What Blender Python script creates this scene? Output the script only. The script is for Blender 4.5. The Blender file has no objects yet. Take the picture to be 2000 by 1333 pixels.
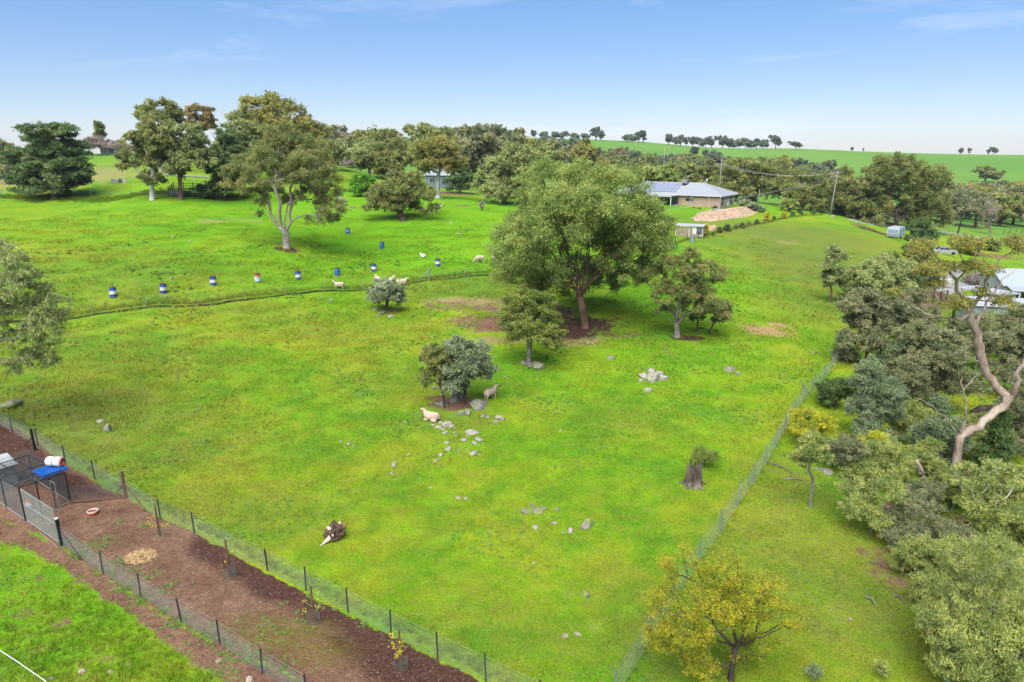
import bpy, bmesh, math, random
import numpy as np
from mathutils import Vector, Matrix
R = math.radians
scene = bpy.context.scene
COL = scene.collection

# ---------------------------------------------------------------- camera, sky, sun, exposure
CAM_Z = 17.0
PITCH = R(15.4)
FPX = 1333.33                       # focal length in photo pixels (24 mm on 36 mm, 2000 px wide)
cam_d = bpy.data.cameras.new('camera'); cam = bpy.data.objects.new('camera', cam_d); COL.objects.link(cam)
cam.location = (0, 0, CAM_Z); cam.rotation_euler = (R(90) - PITCH, 0, 0)
cam_d.sensor_width = 36; cam_d.lens = 24; cam_d.clip_start = 0.5; cam_d.clip_end = 30000
scene.camera = cam

SUN_EL, SUN_AZ = R(54), R(200)      # compass style: 0 = +Y, clockwise
world = bpy.data.worlds.new('World'); scene.world = world; world.use_nodes = True
wn = world.node_tree; wn.nodes.clear()
w_out = wn.nodes.new('ShaderNodeOutputWorld'); w_bg = wn.nodes.new('ShaderNodeBackground')
w_sky = wn.nodes.new('ShaderNodeTexSky'); w_sky.sky_type = 'NISHITA'; w_sky.sun_disc = False
w_sky.sun_elevation = SUN_EL; w_sky.sun_rotation = SUN_AZ
w_sky.altitude = 300; w_sky.air_density = 1.0; w_sky.dust_density = 0.2; w_sky.ozone_density = 2.2
w_bg.inputs['Strength'].default_value = 0.072
# thin high cloud: streaky noise over the direction of view, all round the sky
w_tc = wn.nodes.new('ShaderNodeTexCoord'); w_map = wn.nodes.new('ShaderNodeMapping')
w_map.inputs['Rotation'].default_value = (0.10, 0.16, 0.5); w_map.inputs['Scale'].default_value = (1.0, 1.6, 7.0)
w_no = wn.nodes.new('ShaderNodeTexNoise'); w_no.inputs['Scale'].default_value = 1.7; w_no.inputs['Detail'].default_value = 7
w_no.inputs['Roughness'].default_value = 0.62; w_no.inputs['Distortion'].default_value = 0.5
w_rp = wn.nodes.new('ShaderNodeValToRGB'); w_rp.color_ramp.elements[0].position = 0.56; w_rp.color_ramp.elements[1].position = 0.86
w_rp.color_ramp.elements[1].color = (0.55, 0.55, 0.55, 1)
w_hs = wn.nodes.new('ShaderNodeHueSaturation'); w_hs.inputs['Saturation'].default_value = 1.48; w_hs.inputs['Value'].default_value = 1.0
w_mx = wn.nodes.new('ShaderNodeMix'); w_mx.data_type = 'RGBA'
w_mx.inputs[7].default_value = (4.2, 4.7, 5.4, 1)
wn.links.new(w_tc.outputs['Generated'], w_map.inputs['Vector']); wn.links.new(w_map.outputs[0], w_no.inputs['Vector'])
wn.links.new(w_no.outputs[0], w_rp.inputs[0]); wn.links.new(w_rp.outputs[0], w_mx.inputs[0])
w_tn = wn.nodes.new('ShaderNodeMix'); w_tn.data_type = 'RGBA'; w_tn.blend_type = 'MULTIPLY'; w_tn.inputs[0].default_value = 1.0; w_tn.inputs[7].default_value = (.93, .96, 1.18, 1)
wn.links.new(w_sky.outputs[0], w_tn.inputs[6]); w_gm = wn.nodes.new('ShaderNodeGamma'); w_gm.inputs[1].default_value = .62; wn.links.new(w_tn.outputs[2], w_gm.inputs[0]); wn.links.new(w_gm.outputs[0], w_hs.inputs['Color']); wn.links.new(w_hs.outputs[0], w_mx.inputs[6]); wn.links.new(w_mx.outputs[2], w_bg.inputs['Color'])
wn.links.new(w_bg.outputs[0], w_out.inputs['Surface'])

sun_d = bpy.data.lights.new('sun', 'SUN'); sun = bpy.data.objects.new('sun', sun_d); COL.objects.link(sun)
sun_d.energy = 2.7; sun_d.angle = R(70); sun_d.color = (1.0, 0.955, 0.88)
_sd = Vector((math.sin(SUN_AZ) * math.cos(SUN_EL), math.cos(SUN_AZ) * math.cos(SUN_EL), math.sin(SUN_EL)))
sun.rotation_euler = _sd.to_track_quat('Z', 'Y').to_euler(); sun.location = (0, -20, 60)

vs = scene.view_settings
vs.view_transform = 'Standard'; vs.look = 'None'; vs.gamma = 1.0; vs.use_curve_mapping = False
vs.exposure = 1.85
scene.cycles.max_bounces = 5; scene.cycles.diffuse_bounces = 3; scene.cycles.transmission_bounces = 4; scene.cycles.transparent_max_bounces = 6; scene.cycles.glossy_bounces = 2

# ---------------------------------------------------------------- ground shape
CP, SP = math.cos(PITCH), math.sin(PITCH)
def ray(px, py):                    # direction (per unit of camera depth) of the sight line to a point of the photo
    u, v = (px - 1000) / FPX, (py - 666.5) / FPX
    return Vector((u, CP - v * SP, -(v * CP + SP)))
# surveyed spots: where on the photo, ground height there in metres
SURVEY = [(100,1320,0),(500,1320,0),(1000,1320,0),(1420,1320,-.3),(1900,1320,-.9),(10,1010,.5),(400,1000,.2),(900,1000,0),(1352,945,0),(1700,1050,-.7),
 (1980,1000,-1.6),(200,830,1.2),(20,800,1.5),(600,800,.6),(843,815,.2),(1275,745,.4),(1600,790,-.3),(1870,945,-1.3),(160,620,3.3),(5,640,3.6),(222,579,4.5),
 (400,700,2.0),(500,590,3.5),(659,540,3.7),(755,610,2.2),(830,550,3.2),(1010,533,3.2),(1143,640,1.5),(1325,655,1.2),(1500,640,.9),(1657,680,-.3),
 (680,458,6.1),(745,487,4.9),(855,520,4.0),(936,515,3.8),(560,485,6.0),(300,470,7.2),(20,470,8.0),(787,432,7.1),(900,460,6.0),(900,375,8.6),(1000,390,8.2),
 (50,385,9.6),(250,385,9.6),(450,385,9.4),(50,335,13.2),(300,345,13.0),(650,335,11.4),(700,385,9.2),(480,330,13.2),
 (1360,408,5.6),(1420,404,5.4),(1280,410,5.8),(1230,500,3.8),(1500,440,3.6),(1620,418,3.1),(1400,470,3.6),(1745,467,1.5),(1600,500,1.6),(1500,560,1.3),(1640,590,.2),
 (1843,495,-2.6),(1800,600,-2.0),(1950,610,-3.4),(1995,560,-3.8),(1970,640,-3.0),(1700,437,1.0),(1850,452,-1.6),(2000,475,-3.6),(1900,700,-2.0),
 (1300,345,1.5),(1700,385,-1.0),(1950,420,-5.0),(1950,352,1.2),(1800,350,2.5),(1600,345,3.2)]
SURVEY_FAR = [(1000,272,900),(1250,277,900),(1400,290,860),(1545,290,800),(1700,297,800),(1900,302,850),(2100,304,900),(680,272,700),(800,274,800),(300,306,600),(0,306,600),(500,299,600),(210,301,185),(60,306,190),(560,303,195),
 (1400,325,560),(1800,325,560),(1100,305,520)]
_pts = []
for x, y, z in SURVEY:
    d = ray(x, y); t = (z - CAM_Z) / d.z; _pts.append((d.x * t, d.y * t, z))
for x, y, dist in SURVEY_FAR:
    d = ray(x, y); t = dist / d.y; _pts.append((d.x * t, dist, CAM_Z + d.z * t))
for az in (-60, 60):
    for rr, z in ((15, 0), (40, 1.0 if az < 0 else -1.5), (90, 6 if az < 0 else -4), (200, 12 if az < 0 else -5), (500, 14 if az < 0 else 0), (1000, 14)):
        _pts.append((rr * math.sin(R(az)), rr * math.cos(R(az)), z))
for az in (-40, -20, 0, 20, 40):
    _pts.append((10 * math.sin(R(az)), 10 * math.cos(R(az)), 0)); _pts.append((1600 * math.sin(R(az)), 1600 * math.cos(R(az)), 8)); _pts.append((6000 * math.sin(R(az)), 6000 * math.cos(R(az)), 4))
_pts = np.array(_pts)
def _uv(x, y):
    az = np.clip(np.arctan2(x, y), -1.05, 1.05); lr = np.log(np.clip(np.hypot(x, y), 9, 7000))
    return np.stack([az * 1.5, lr], -1)
_C = _uv(_pts[:, 0], _pts[:, 1])
def _phi(r2): return r2 * np.log(r2 + 1e-12) * .5
_nc = len(_C)
_K = _phi(((_C[:, None] - _C[None]) ** 2).sum(-1)) + np.eye(_nc) * 0.003
_Pm = np.concatenate([np.ones((_nc, 1)), _C], 1)
_A = np.zeros((_nc + 3, _nc + 3)); _A[:_nc, :_nc] = _K; _A[:_nc, _nc:] = _Pm; _A[_nc:, :_nc] = _Pm.T
_W = np.linalg.solve(_A, np.concatenate([_pts[:, 2], np.zeros(3)]))
def height(x, y):
    x = np.asarray(x, float); y = np.asarray(y, float); sh = x.shape
    x = x.ravel(); y = y.ravel(); out = np.empty(len(x))
    for i in range(0, len(x), 20000):
        q = _uv(x[i:i+20000], y[i:i+20000])
        k = _phi(((q[:, None] - _C[None]) ** 2).sum(-1))
        out[i:i+20000] = k @ _W[:_nc] + _W[_nc] + q @ _W[_nc+1:]
    a = np.abs(np.arctan2(x, y)); f = np.clip((a - 1.05) / 1.2, 0, 1); f = f * f * (3 - 2 * f)
    out = out * (1 - f)
    out = out + .05 * np.sin(x * .9 + y * .35) * np.sin(y * .7 - x * .2) + .03 * np.sin(x * 2.1 - y * 1.3) + .10 * np.sin(x * .21 + 1) * np.sin(y * .19)
    return out.reshape(sh)
def gz(x, y): return float(height(np.array([x]), np.array([y]))[0])
_ts = np.geomspace(12, 3000, 900)
_hit = {}
def G(px, py):                      # the ground spot seen at a point of the photo
    k = (px, py)
    if k in _hit: return _hit[k].copy()
    d = ray(px, py); X, Y, Z = d.x * _ts, d.y * _ts, CAM_Z + d.z * _ts
    below = np.nonzero(Z - height(X, Y) < 0)[0]
    if len(below) == 0: t = 600
    else:
        i = below[0]; a, b = _ts[max(i - 1, 0)], _ts[i]
        for _ in range(14):
            m = (a + b) / 2
            if CAM_Z + d.z * m - gz(d.x * m, d.y * m) < 0: b = m
            else: a = m
        t = (a + b) / 2
    v = Vector((d.x * t, d.y * t, 0)); v.z = gz(v.x, v.y); _hit[k] = v
    return v.copy()
def up(px, py, Y):                  # the point above the ground seen at px, py on the upright plane at distance Y
    d = ray(px, py); t = Y / d.y
    return Vector((d.x * t, Y, CAM_Z + d.z * t))
def project(x, y, z):
    q = np.asarray(z) - CAM_Z
    zc = y * CP - q * SP; yc = -q * CP - y * SP
    return 1000 + FPX * x / zc, 666.5 + FPX * yc / zc

# ---------------------------------------------------------------- helpers
def put(o, parent=None):
    COL.objects.link(o)
    if parent is not None: o.parent = parent
    return o
def tag(o, label, cat, group=None, kind=None):
    if label: o['label'] = label
    if cat: o['category'] = cat
    if group: o['group'] = group
    if kind: o['kind'] = kind
    return o
def empty(name, loc, rz=0.0, label=None, cat=None, group=None):
    o = bpy.data.objects.new(name, None); o.empty_display_size = .3
    o.location = loc; o.rotation_euler = (0, 0, rz)
    return tag(put(o), label, cat, group)
def mesh_obj(name, verts, faces, mat, parent=None, smooth=False):
    me = bpy.data.meshes.new(name); me.from_pydata([tuple(v) for v in verts], [], faces); me.update()
    if mat is not None: me.materials.append(mat)
    if smooth: me.polygons.foreach_set('use_smooth', [True] * len(me.polygons))
    return put(bpy.data.objects.new(name, me), parent)
def np_mesh(name, V, F, mat):       # V (n,3), F (m,k)
    me = bpy.data.meshes.new(name); V = np.asarray(V, np.float32); F = np.asarray(F, np.int32); k = F.shape[1]
    me.vertices.add(len(V)); me.vertices.foreach_set('co', V.ravel())
    me.loops.add(F.size); me.loops.foreach_set('vertex_index', F.ravel())
    me.polygons.add(len(F)); me.polygons.foreach_set('loop_start', np.arange(0, F.size, k, dtype=np.int32))
    try: me.polygons.foreach_set('loop_total', np.full(len(F), k, np.int32))
    except Exception: pass
    if mat is not None: me.materials.append(mat)
    me.update(calc_edges=True); return me
class MB:                           # collects boxes, tubes, prisms; build() links them as one mesh
    def __init__(s): s.v = []; s.f = []
    def add(s, vs, fs):
        n = len(s.v); s.v += [tuple(v) for v in vs]; s.f += [tuple(i + n for i in f) for f in fs]; return s
    def box(s, x0, x1, y0, y1, z0, z1, top=1.0):
        cx, cy = (x0 + x1) / 2, (y0 + y1) / 2; q = lambda a, c: c + (a - c) * top
        return s.add([(x0,y0,z0),(x1,y0,z0),(x1,y1,z0),(x0,y1,z0),(q(x0,cx),q(y0,cy),z1),(q(x1,cx),q(y0,cy),z1),(q(x1,cx),q(y1,cy),z1),(q(x0,cx),q(y1,cy),z1)],
              [(3,2,1,0),(4,5,6,7),(0,1,5,4),(1,2,6,5),(2,3,7,6),(3,0,4,7)])
    def tube(s, pts, rs, n=6, cap=True):
        pts = [Vector(p) for p in pts]
        if not hasattr(rs, '__len__'): rs = [rs] * len(pts)
        ring = []; base = len(s.v); side = None
        for i, p in enumerate(pts):
            d = (pts[min(i + 1, len(pts) - 1)] - pts[max(i - 1, 0)])
            d = d.normalized() if d.length > 1e-9 else Vector((0, 0, 1))
            if side is None: side = d.orthogonal().normalized()
            side = (side - d * side.dot(d)); side = side.normalized() if side.length > 1e-6 else d.orthogonal().normalized()
            b = d.cross(side)
            for k in range(n):
                a = 2 * math.pi * k / n; s.v.append(tuple(p + (side * math.cos(a) + b * math.sin(a)) * rs[i]))
        for i in range(len(pts) - 1):
            for k in range(n):
                a, c = base + i * n + k, base + i * n + (k + 1) % n; s.f.append((a, c, c + n, a + n))
        if cap:
            s.f.append(tuple(base + k for k in reversed(range(n)))); e = base + (len(pts) - 1) * n; s.f.append(tuple(e + k for k in range(n)))
        return s
    def prism(s, poly, y0, y1):     # polygon in x,z pushed along y
        n = len(poly); vs = [(x, y0, z) for x, z in poly] + [(x, y1, z) for x, z in poly]
        return s.add(vs, [tuple(range(n)), tuple(range(2 * n - 1, n - 1, -1))] + [(i, i + n, (i + 1) % n + n, (i + 1) % n) for i in range(n)])
    def lathe(s, prof, n=16, axis='z', c=(0, 0, 0), cap=True):
        base = len(s.v)
        for r, h in prof:
            for k in range(n):
                a = 2 * math.pi * k / n; p = (r * math.cos(a), r * math.sin(a), h) if axis == 'z' else (h, r * math.cos(a), r * math.sin(a)) if axis == 'x' else (r * math.sin(a), h, r * math.cos(a))
                s.v.append((p[0] + c[0], p[1] + c[1], p[2] + c[2]))
        for i in range(len(prof) - 1):
            for k in range(n):
                a, b = base + i * n + k, base + i * n + (k + 1) % n; s.f.append((a, b, b + n, a + n))
        if cap:
            s.f.append(tuple(base + k for k in reversed(range(n)))); e = base + (len(prof) - 1) * n; s.f.append(tuple(e + k for k in range(n)))
        return s
    def build(s, name, mat, parent=None, bevel=0, smooth=False):
        o = mesh_obj(name, s.v, s.f, mat, parent, smooth)
        bm = bmesh.new(); bm.from_mesh(o.data); bmesh.ops.recalc_face_normals(bm, faces=bm.faces)
        if bevel: bmesh.ops.bevel(bm, geom=list(bm.edges), offset=bevel, segments=1, affect='EDGES', clamp_overlap=True)
        bm.to_mesh(o.data); bm.free(); return o
def copy_tree(o, parent=None):
    c = o.copy(); COL.objects.link(c)
    if parent is not None: c.parent = parent
    for ch in list(o.children): copy_tree(ch, c)
    return c

# ---------------------------------------------------------------- materials
def nodes(m):
    m.use_nodes = True; nt = m.node_tree; nt.nodes.clear(); return nt
def _n(nt, t, **k):
    x = nt.nodes.new(t)
    for a, b in k.items(): setattr(x, a, b)
    return x
def noise(nt, vec, scale, detail=3, rough=.55, dist=0):
    x = _n(nt, 'ShaderNodeTexNoise'); x.inputs['Scale'].default_value = scale; x.inputs['Detail'].default_value = detail
    x.inputs['Roughness'].default_value = rough; x.inputs['Distortion'].default_value = dist
    if vec is not None: nt.links.new(vec, x.inputs['Vector'])
    return x.outputs[0]
def ramp(nt, fac, stops):
    x = _n(nt, 'ShaderNodeValToRGB'); e = x.color_ramp.elements
    while len(e) < len(stops): e.new(.5)
    for el, (p, c) in zip(e, stops): el.position = p; el.color = (c, c, c, 1) if not hasattr(c, '__len__') else (*c, 1)
    nt.links.new(fac, x.inputs[0]); return x.outputs[0]
def mixc(nt, fac, a, b, mode='MIX'):
    x = _n(nt, 'ShaderNodeMix', data_type='RGBA', blend_type=mode)
    for s, v in ((0, fac), (6, a), (7, b)):
        if hasattr(v, 'is_linked'): nt.links.new(v, x.inputs[s])
        elif s == 0: x.inputs[0].default_value = v
        else: x.inputs[s].default_value = (*v, 1)
    return x.outputs[2]
def math_(nt, op, a, b=None, c=None, clamp=False):
    x = _n(nt, 'ShaderNodeMath', operation=op, use_clamp=clamp)
    for i, v in enumerate((a, b, c)):
        if v is None: continue
        if hasattr(v, 'is_linked'): nt.links.new(v, x.inputs[i])
        else: x.inputs[i].default_value = v
    return x.outputs[0]
def attr(nt, name, kind='GEOMETRY'):
    x = _n(nt, 'ShaderNodeAttribute', attribute_name=name, attribute_type=kind); return x.outputs['Fac']
def finish(nt, col, rough=.8, spec=.3, metal=0, bump=None, bump_d=.02, extra=None):
    b = _n(nt, 'ShaderNodeBsdfPrincipled'); o = _n(nt, 'ShaderNodeOutputMaterial')
    if hasattr(col, 'is_linked'): nt.links.new(col, b.inputs['Base Color'])
    else: b.inputs['Base Color'].default_value = (*col, 1)
    b.inputs['Roughness'].default_value = rough; b.inputs['Metallic'].default_value = metal; b.inputs['Specular IOR Level'].default_value = spec
    if bump is not None:
        k = _n(nt, 'ShaderNodeBump'); k.inputs['Distance'].default_value = bump_d; k.inputs['Strength'].default_value = 1.0
        nt.links.new(bump, k.inputs['Height']); nt.links.new(k.outputs[0], b.inputs['Normal'])
    nt.links.new(b.outputs[0], o.inputs['Surface']); return b
_mats = {}
def M(name, col, rough=.7, metal=0, var=.18, scale=6.0, spec=.3, col2=None, bump=0.0):
    if name in _mats: return _mats[name]
    col = tuple(c * .62 for c in col)
    m = bpy.data.materials.new(name); nt = nodes(m); tc = _n(nt, 'ShaderNodeTexCoord').outputs['Object']
    n1 = noise(nt, tc, scale, 5, .65); n2 = noise(nt, tc, scale * .23, 2)
    f = math_(nt, 'MULTIPLY_ADD', n2, .5, math_(nt, 'MULTIPLY', n1, .5))
    lo = tuple(c * (1 - var) for c in col); hi = tuple(min(1, c * (1 + var)) for c in (col2 or col))
    c = ramp(nt, f, [(.34, lo), (.66, hi)])
    finish(nt, c, rough, spec, metal, n1 if bump else None, bump)
    _mats[name] = m; return m
def leaf_mat(name, lo, mid, hi, trans=.45, pos=(.12, .5, .92)):
    if name in _mats: return _mats[name]
    m = bpy.data.materials.new(name); nt = nodes(m)
    c = ramp(nt, attr(nt, 'tone'), [(pos[0], lo), (pos[1], mid), (pos[2], hi)])
    d = _n(nt, 'ShaderNodeBsdfPrincipled'); t = _n(nt, 'ShaderNodeBsdfTranslucent'); x = _n(nt, 'ShaderNodeMixShader'); o = _n(nt, 'ShaderNodeOutputMaterial')
    ge = _n(nt, 'ShaderNodeNewGeometry'); va = _n(nt, 'ShaderNodeVectorMath', operation='ADD'); va.inputs[1].default_value = (0, 0, .9); vn = _n(nt, 'ShaderNodeVectorMath', operation='NORMALIZE')
    nt.links.new(ge.outputs['Normal'], va.inputs[0]); nt.links.new(va.outputs[0], vn.inputs[0]); nt.links.new(vn.outputs[0], d.inputs['Normal'])
    d.inputs['Roughness'].default_value = .55; d.inputs['Specular IOR Level'].default_value = .25
    nt.links.new(c, d.inputs['Base Color']); nt.links.new(c, t.inputs['Color']); x.inputs[0].default_value = trans
    nt.links.new(d.outputs[0], x.inputs[1]); nt.links.new(t.outputs[0], x.inputs[2]); nt.links.new(x.outputs[0], o.inputs['Surface'])
    _mats[name] = m; return m
def bark_mat(name, a, b, scale=3.0):
    if name in _mats: return _mats[name]
    m = bpy.data.materials.new(name); nt = nodes(m); tc = _n(nt, 'ShaderNodeTexCoord').outputs['Object']
    mp = _n(nt, 'ShaderNodeMapping'); mp.inputs['Scale'].default_value = (1, 1, .25); nt.links.new(tc, mp.inputs['Vector'])
    n1 = noise(nt, mp.outputs[0], scale * 2.5, 5, .7); n2 = noise(nt, tc, scale * .3, 2)
    f = math_(nt, 'MULTIPLY_ADD', n2, .55, math_(nt, 'MULTIPLY', n1, .45))
    finish(nt, ramp(nt, f, [(.38, a), (.62, b)]), .85, .15, 0, n1, .05)
    _mats[name] = m; return m

# ---------------------------------------------------------------- grass colours shared by the ground and the grass on it
def grass_colour(nt, P, dry, dull, lush):
    n1 = noise(nt, P, .11, 4, .6, .4); n2 = noise(nt, P, .55, 4, .65, .3); n3 = noise(nt, P, 3.2, 3, .7)
    g = ramp(nt, math_(nt, 'MULTIPLY_ADD', n1, .6, math_(nt, 'MULTIPLY', n2, .4)), [(.41, (.078, .222, .006)), (.50, (.152, .268, .007)), (.585, (.238, .285, .013))])
    g = mixc(nt, math_(nt, 'MULTIPLY', ramp(nt, n2, [(.55, 0.), (.72, 1.)]), .45), g, (0.081, 0.189, 0.021))
    thin = math_(nt, 'MULTIPLY_ADD', noise(nt, P, 1.5, 4, .7), .55, math_(nt, 'MULTIPLY', n3, .45))
    g = mixc(nt, math_(nt, 'MULTIPLY', ramp(nt, thin, [(.49, 0.), (.62, 1.)]), .55), g, (.195, .222, .036))
    g = mixc(nt, math_(nt, 'MULTIPLY', lush, .85), g, (0.091, 0.280, 0.003))
    d = ramp(nt, math_(nt, 'MULTIPLY_ADD', n2, .5, math_(nt, 'MULTIPLY', n3, .5)), [(.38, (0.095, 0.130, 0.020)), (.62, (0.140, 0.158, 0.035))])
    g = mixc(nt, math_(nt, 'MULTIPLY', dull, ramp(nt, math_(nt, 'MULTIPLY_ADD', n2, .6, math_(nt, 'MULTIPLY', n3, .4)), [(.30, .35), (.62, 1.)])), g, d)
    s = ramp(nt, n3, [(.35, (0.210, 0.168, 0.070)), (.65, (0.322, 0.245, 0.119))])
    f = math_(nt, 'ADD', dry, math_(nt, 'MULTIPLY', math_(nt, 'SUBTRACT', math_(nt, 'MULTIPLY_ADD', n2, .5, math_(nt, 'MULTIPLY', n3, .5)), .5), 1.6))
    g = mixc(nt, ramp(nt, f, [(.40, 0.), (.70, 1.)]), g, s)
    return g, n1, n2, n3

# ---------------------------------------------------------------- the ground sheet
def seg_dist(X, Y, pts, closed=False):
    d = np.full(X.shape, 1e9); n = len(pts)
    for i in range(n if closed else n - 1):
        a, b = pts[i], pts[(i + 1) % n]; ax, ay, bx, by = a[0], a[1], b[0], b[1]
        L = (bx - ax) ** 2 + (by - ay) ** 2 + 1e-9; t = np.clip(((X - ax) * (bx - ax) + (Y - ay) * (by - ay)) / L, 0, 1)
        d = np.minimum(d, np.hypot(X - ax - t * (bx - ax), Y - ay - t * (by - ay)))
    return d
def inside(X, Y, pts):
    r = np.zeros(X.shape, bool); n = len(pts)
    for i in range(n):
        (ax, ay), (bx, by) = pts[i][:2], pts[(i + 1) % n][:2]
        if ay == by: continue
        c = ((ay > Y) != (by > Y)) & (X < (bx - ax) * (Y - ay) / (by - ay) + ax); r ^= c
    return r
def poly_mask(X, Y, px, soft, inset=0.0):      # 1 inside, falling to 0 over 'soft' metres each side of the edge
    pts = [tuple(G(*p))[:2] for p in px]; d = seg_dist(X, Y, pts, True); s = np.where(inside(X, Y, pts), d, -d) - inset
    return np.clip(.5 + s / (2 * soft), 0, 1)
def blob(X, Y, c, rx, ry, val=1., ang=0.):
    g = G(*c); dx, dy = X - g.x, Y - g.y; ca, sa = math.cos(ang), math.sin(ang)
    q = np.sqrt(((dx * ca + dy * sa) / rx) ** 2 + ((-dx * sa + dy * ca) / ry) ** 2)
    return val * np.clip(1.5 - q, 0, 1)
BED = [(-220, 700), (30, 830), (120, 900), (248, 972), (420, 1062), (520, 1118), (765, 1240), (958, 1338), (1080, 1400), (690, 1400), (560, 1318), (430, 1262), (275, 1175), (122, 1072), (40, 1030), (-220, 940)]
VERGE = [(-220, 940), (40, 1030), (122, 1072), (275, 1175), (430, 1262), (560, 1318), (690, 1400), (560, 1400), (455, 1335), (375, 1290), (285, 1222), (205, 1172), (125, 1112), (55, 1075), (0, 1058), (-220, 990)]
MIDFENCE = [(-60, 640), (165, 620), (420, 597), (620, 571), (830, 550), (1010, 533), (1120, 520), (1232, 500)]
HOUSEFENCE = [(1232, 500), (1330, 476), (1420, 453), (1510, 434), (1612, 420)]
LEFTFENCE = [(-40, 384), (100, 386), (250, 387), (400, 386), (490, 382)]
ROAD = [(1672, 432), (1720, 437), (1790, 447), (1860, 456), (1930, 466), (2010, 476), (2110, 492)]
DRIVE = [(1872, 520), (1862, 538), (1842, 552), (1826, 564), (1845, 572), (1880, 562), (1910, 545)]
def wpts(px): return [tuple(G(*p))[:2] for p in px]
W_MID = wpts(MIDFENCE); W_HF = wpts(HOUSEFENCE); W_LF = wpts(LEFTFENCE); W_ROAD = wpts(ROAD)
def zones(X, Y):
    z = {}
    bed = poly_mask(X, Y, BED, .30, .02); z['bedx'] = poly_mask(X, Y, BED, .2, -.42); verge = poly_mask(X, Y, VERGE, .45, -.1)
    soil = np.maximum(bed, verge * .95)
    for c, rx, ry, v in [((900, 600), 6.5, 2.6, .56), ((955, 632), 6, 3.4, .66), ((1010, 660), 4, 2.5, .45), ((765, 608), 1.3, 1.0, .85), ((890, 790), 2.3, 1.2, .85), ((1042, 712), 1.3, .8, .85), ((850, 778), .9, .6, .8),
                      ((560, 487), 2.0, 1.6, .75), ((1135, 636), 3.6, 2.8, .85), ((1180, 632), 4.5, 3, .52), ((1075, 612), 3.5, 3.5, .7), ((1215, 655), 3.0, 1.2, .62), ((1345, 660), 2.2, .9, .75), ((1115, 655), 3.2, 1.6, .75), ((1275, 655), 3, .5, .55), ((1305, 685), .5, 2.2, .5),
                      ((1715, 455), 6, 4, .75), ((1690, 445), 4, 5, .62), ((1590, 475), 9, 2, .42), ((1520, 465), 6, 2, .42), ((902, 402), 2.2, 1.2, .75), ((865, 378), 9, 5, .7), ((1720, 585), 5, 2.4, .55), ((1790, 592), 5, 3, .75), ((1840, 580), 5, 5, .7), ((1880, 530), 8, 6, .55), ((1935, 500), 9, 5, .6), ((1870, 462), 14, 3, .4),
                      ((1760, 430), 20, 12, .62), ((1880, 440), 16, 9, .55), ((1600, 412), 10, 5, .5), ((1740, 1120), 2.2, 1.6, .55), ((1820, 1010), 4, 2.5, .6), ((1700, 1080), 2, 1.4, .5), ((1900, 1120), 4, 3, .6), ((1650, 700), 3, 1.6, .4), ((1760, 690), 5, 4, .5),
                      ((215, 832), .7, .4, .5), ((140, 805), .5, .4, .5), ((350, 808), .4, .3, .5), ((135, 1090), .8, .5, .6), ((30, 1200), 1.0, .6, .55), ((120, 1220), .6, .5, .55), ((90, 1130), .7, .5, .55), ((210, 1290), .8, .4, .5)]:
        soil = np.maximum(soil, blob(X, Y, c, rx, ry, v))
    soil = np.maximum(soil, poly_mask(X, Y, [(-300, 960), (60, 1075), (210, 1170), (400, 1300), (470, 1400), (-400, 1400)], 1.0) * .40)
    z['soil'] = soil
    dark = np.zeros(X.shape)        # mulch rather than bare clay
    for c, rx, ry, v in [((1140, 636), 4, 3, .8), ((1180, 630), 6, 5, .55), ((1115, 655), 3, 2, .9), ((1345, 660), 2.5, 1.2, .9), ((560, 487), 2.2, 1.8, .8), ((1700, 450), 9, 6, .8), ((1760, 430), 26, 14, .6)]:
        dark = np.maximum(dark, blob(X, Y, c, rx, ry, v))
    near_fence = [(420, 1062), (520, 1118), (765, 1240), (958, 1338), (1080, 1400)]
    dark = np.maximum(dark, np.clip(1.25 - seg_dist(X, Y, wpts(near_fence)) / 1.5, 0, 1) * (bed > .4))
    dark = np.maximum(dark, poly_mask(X, Y, [(600, 1230), (760, 1250), (960, 1345), (1080, 1400), (800, 1400)], .8))
    dark = np.maximum(dark, poly_mask(X, Y, [(-220, 700), (30, 838), (120, 905), (240, 972), (130, 965), (-220, 880)], .4) * .85)
    z['dark'] = dark
    moss = np.zeros(X.shape)
    for c, rx, ry, v in [((560, 1240), 1.6, .9, 1.), ((620, 1275), 1.3, .8, .8), ((500, 1215), 1.2, .6, .6)]: moss = np.maximum(moss, blob(X, Y, c, rx, ry, v))
    z['moss'] = moss
    dry = np.zeros(X.shape)
    for c, rx, ry, v in [((920, 590), 5, 1.6, .85), ((985, 605), 3.5, 1.4, .8), ((1120, 665), 3.2, 2.0, .75), ((975, 665), 3.6, 1.3, .65), ((1490, 646), 2.3, 1.5, 1.), ((1520, 636), 1.2, .7, .9), ((1476, 603), 1.0, .5, .85), ((275, 1085), .55, .4, .0),
                      ((413, 432), 3, 2.4, .55), ((470, 430), 5, 2.4, .5), ((1480, 462), 5, 1, .5), ((60, 345), 30, 22, .66), ((210, 298), 24, 30, .85), ((560, 365), 8, 6, .45), ((730, 320), 14, 20, .45), ((1535, 475), 4, 1, .55), ((1310, 448), 4, 2, .6), ((1840, 354), 20, 5, .7), ((1950, 1100), 5, 5, .3)]:
        dry = np.maximum(dry, blob(X, Y, c, rx, ry, v))
    z['dry'] = dry
    dull = np.zeros(X.shape)
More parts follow.
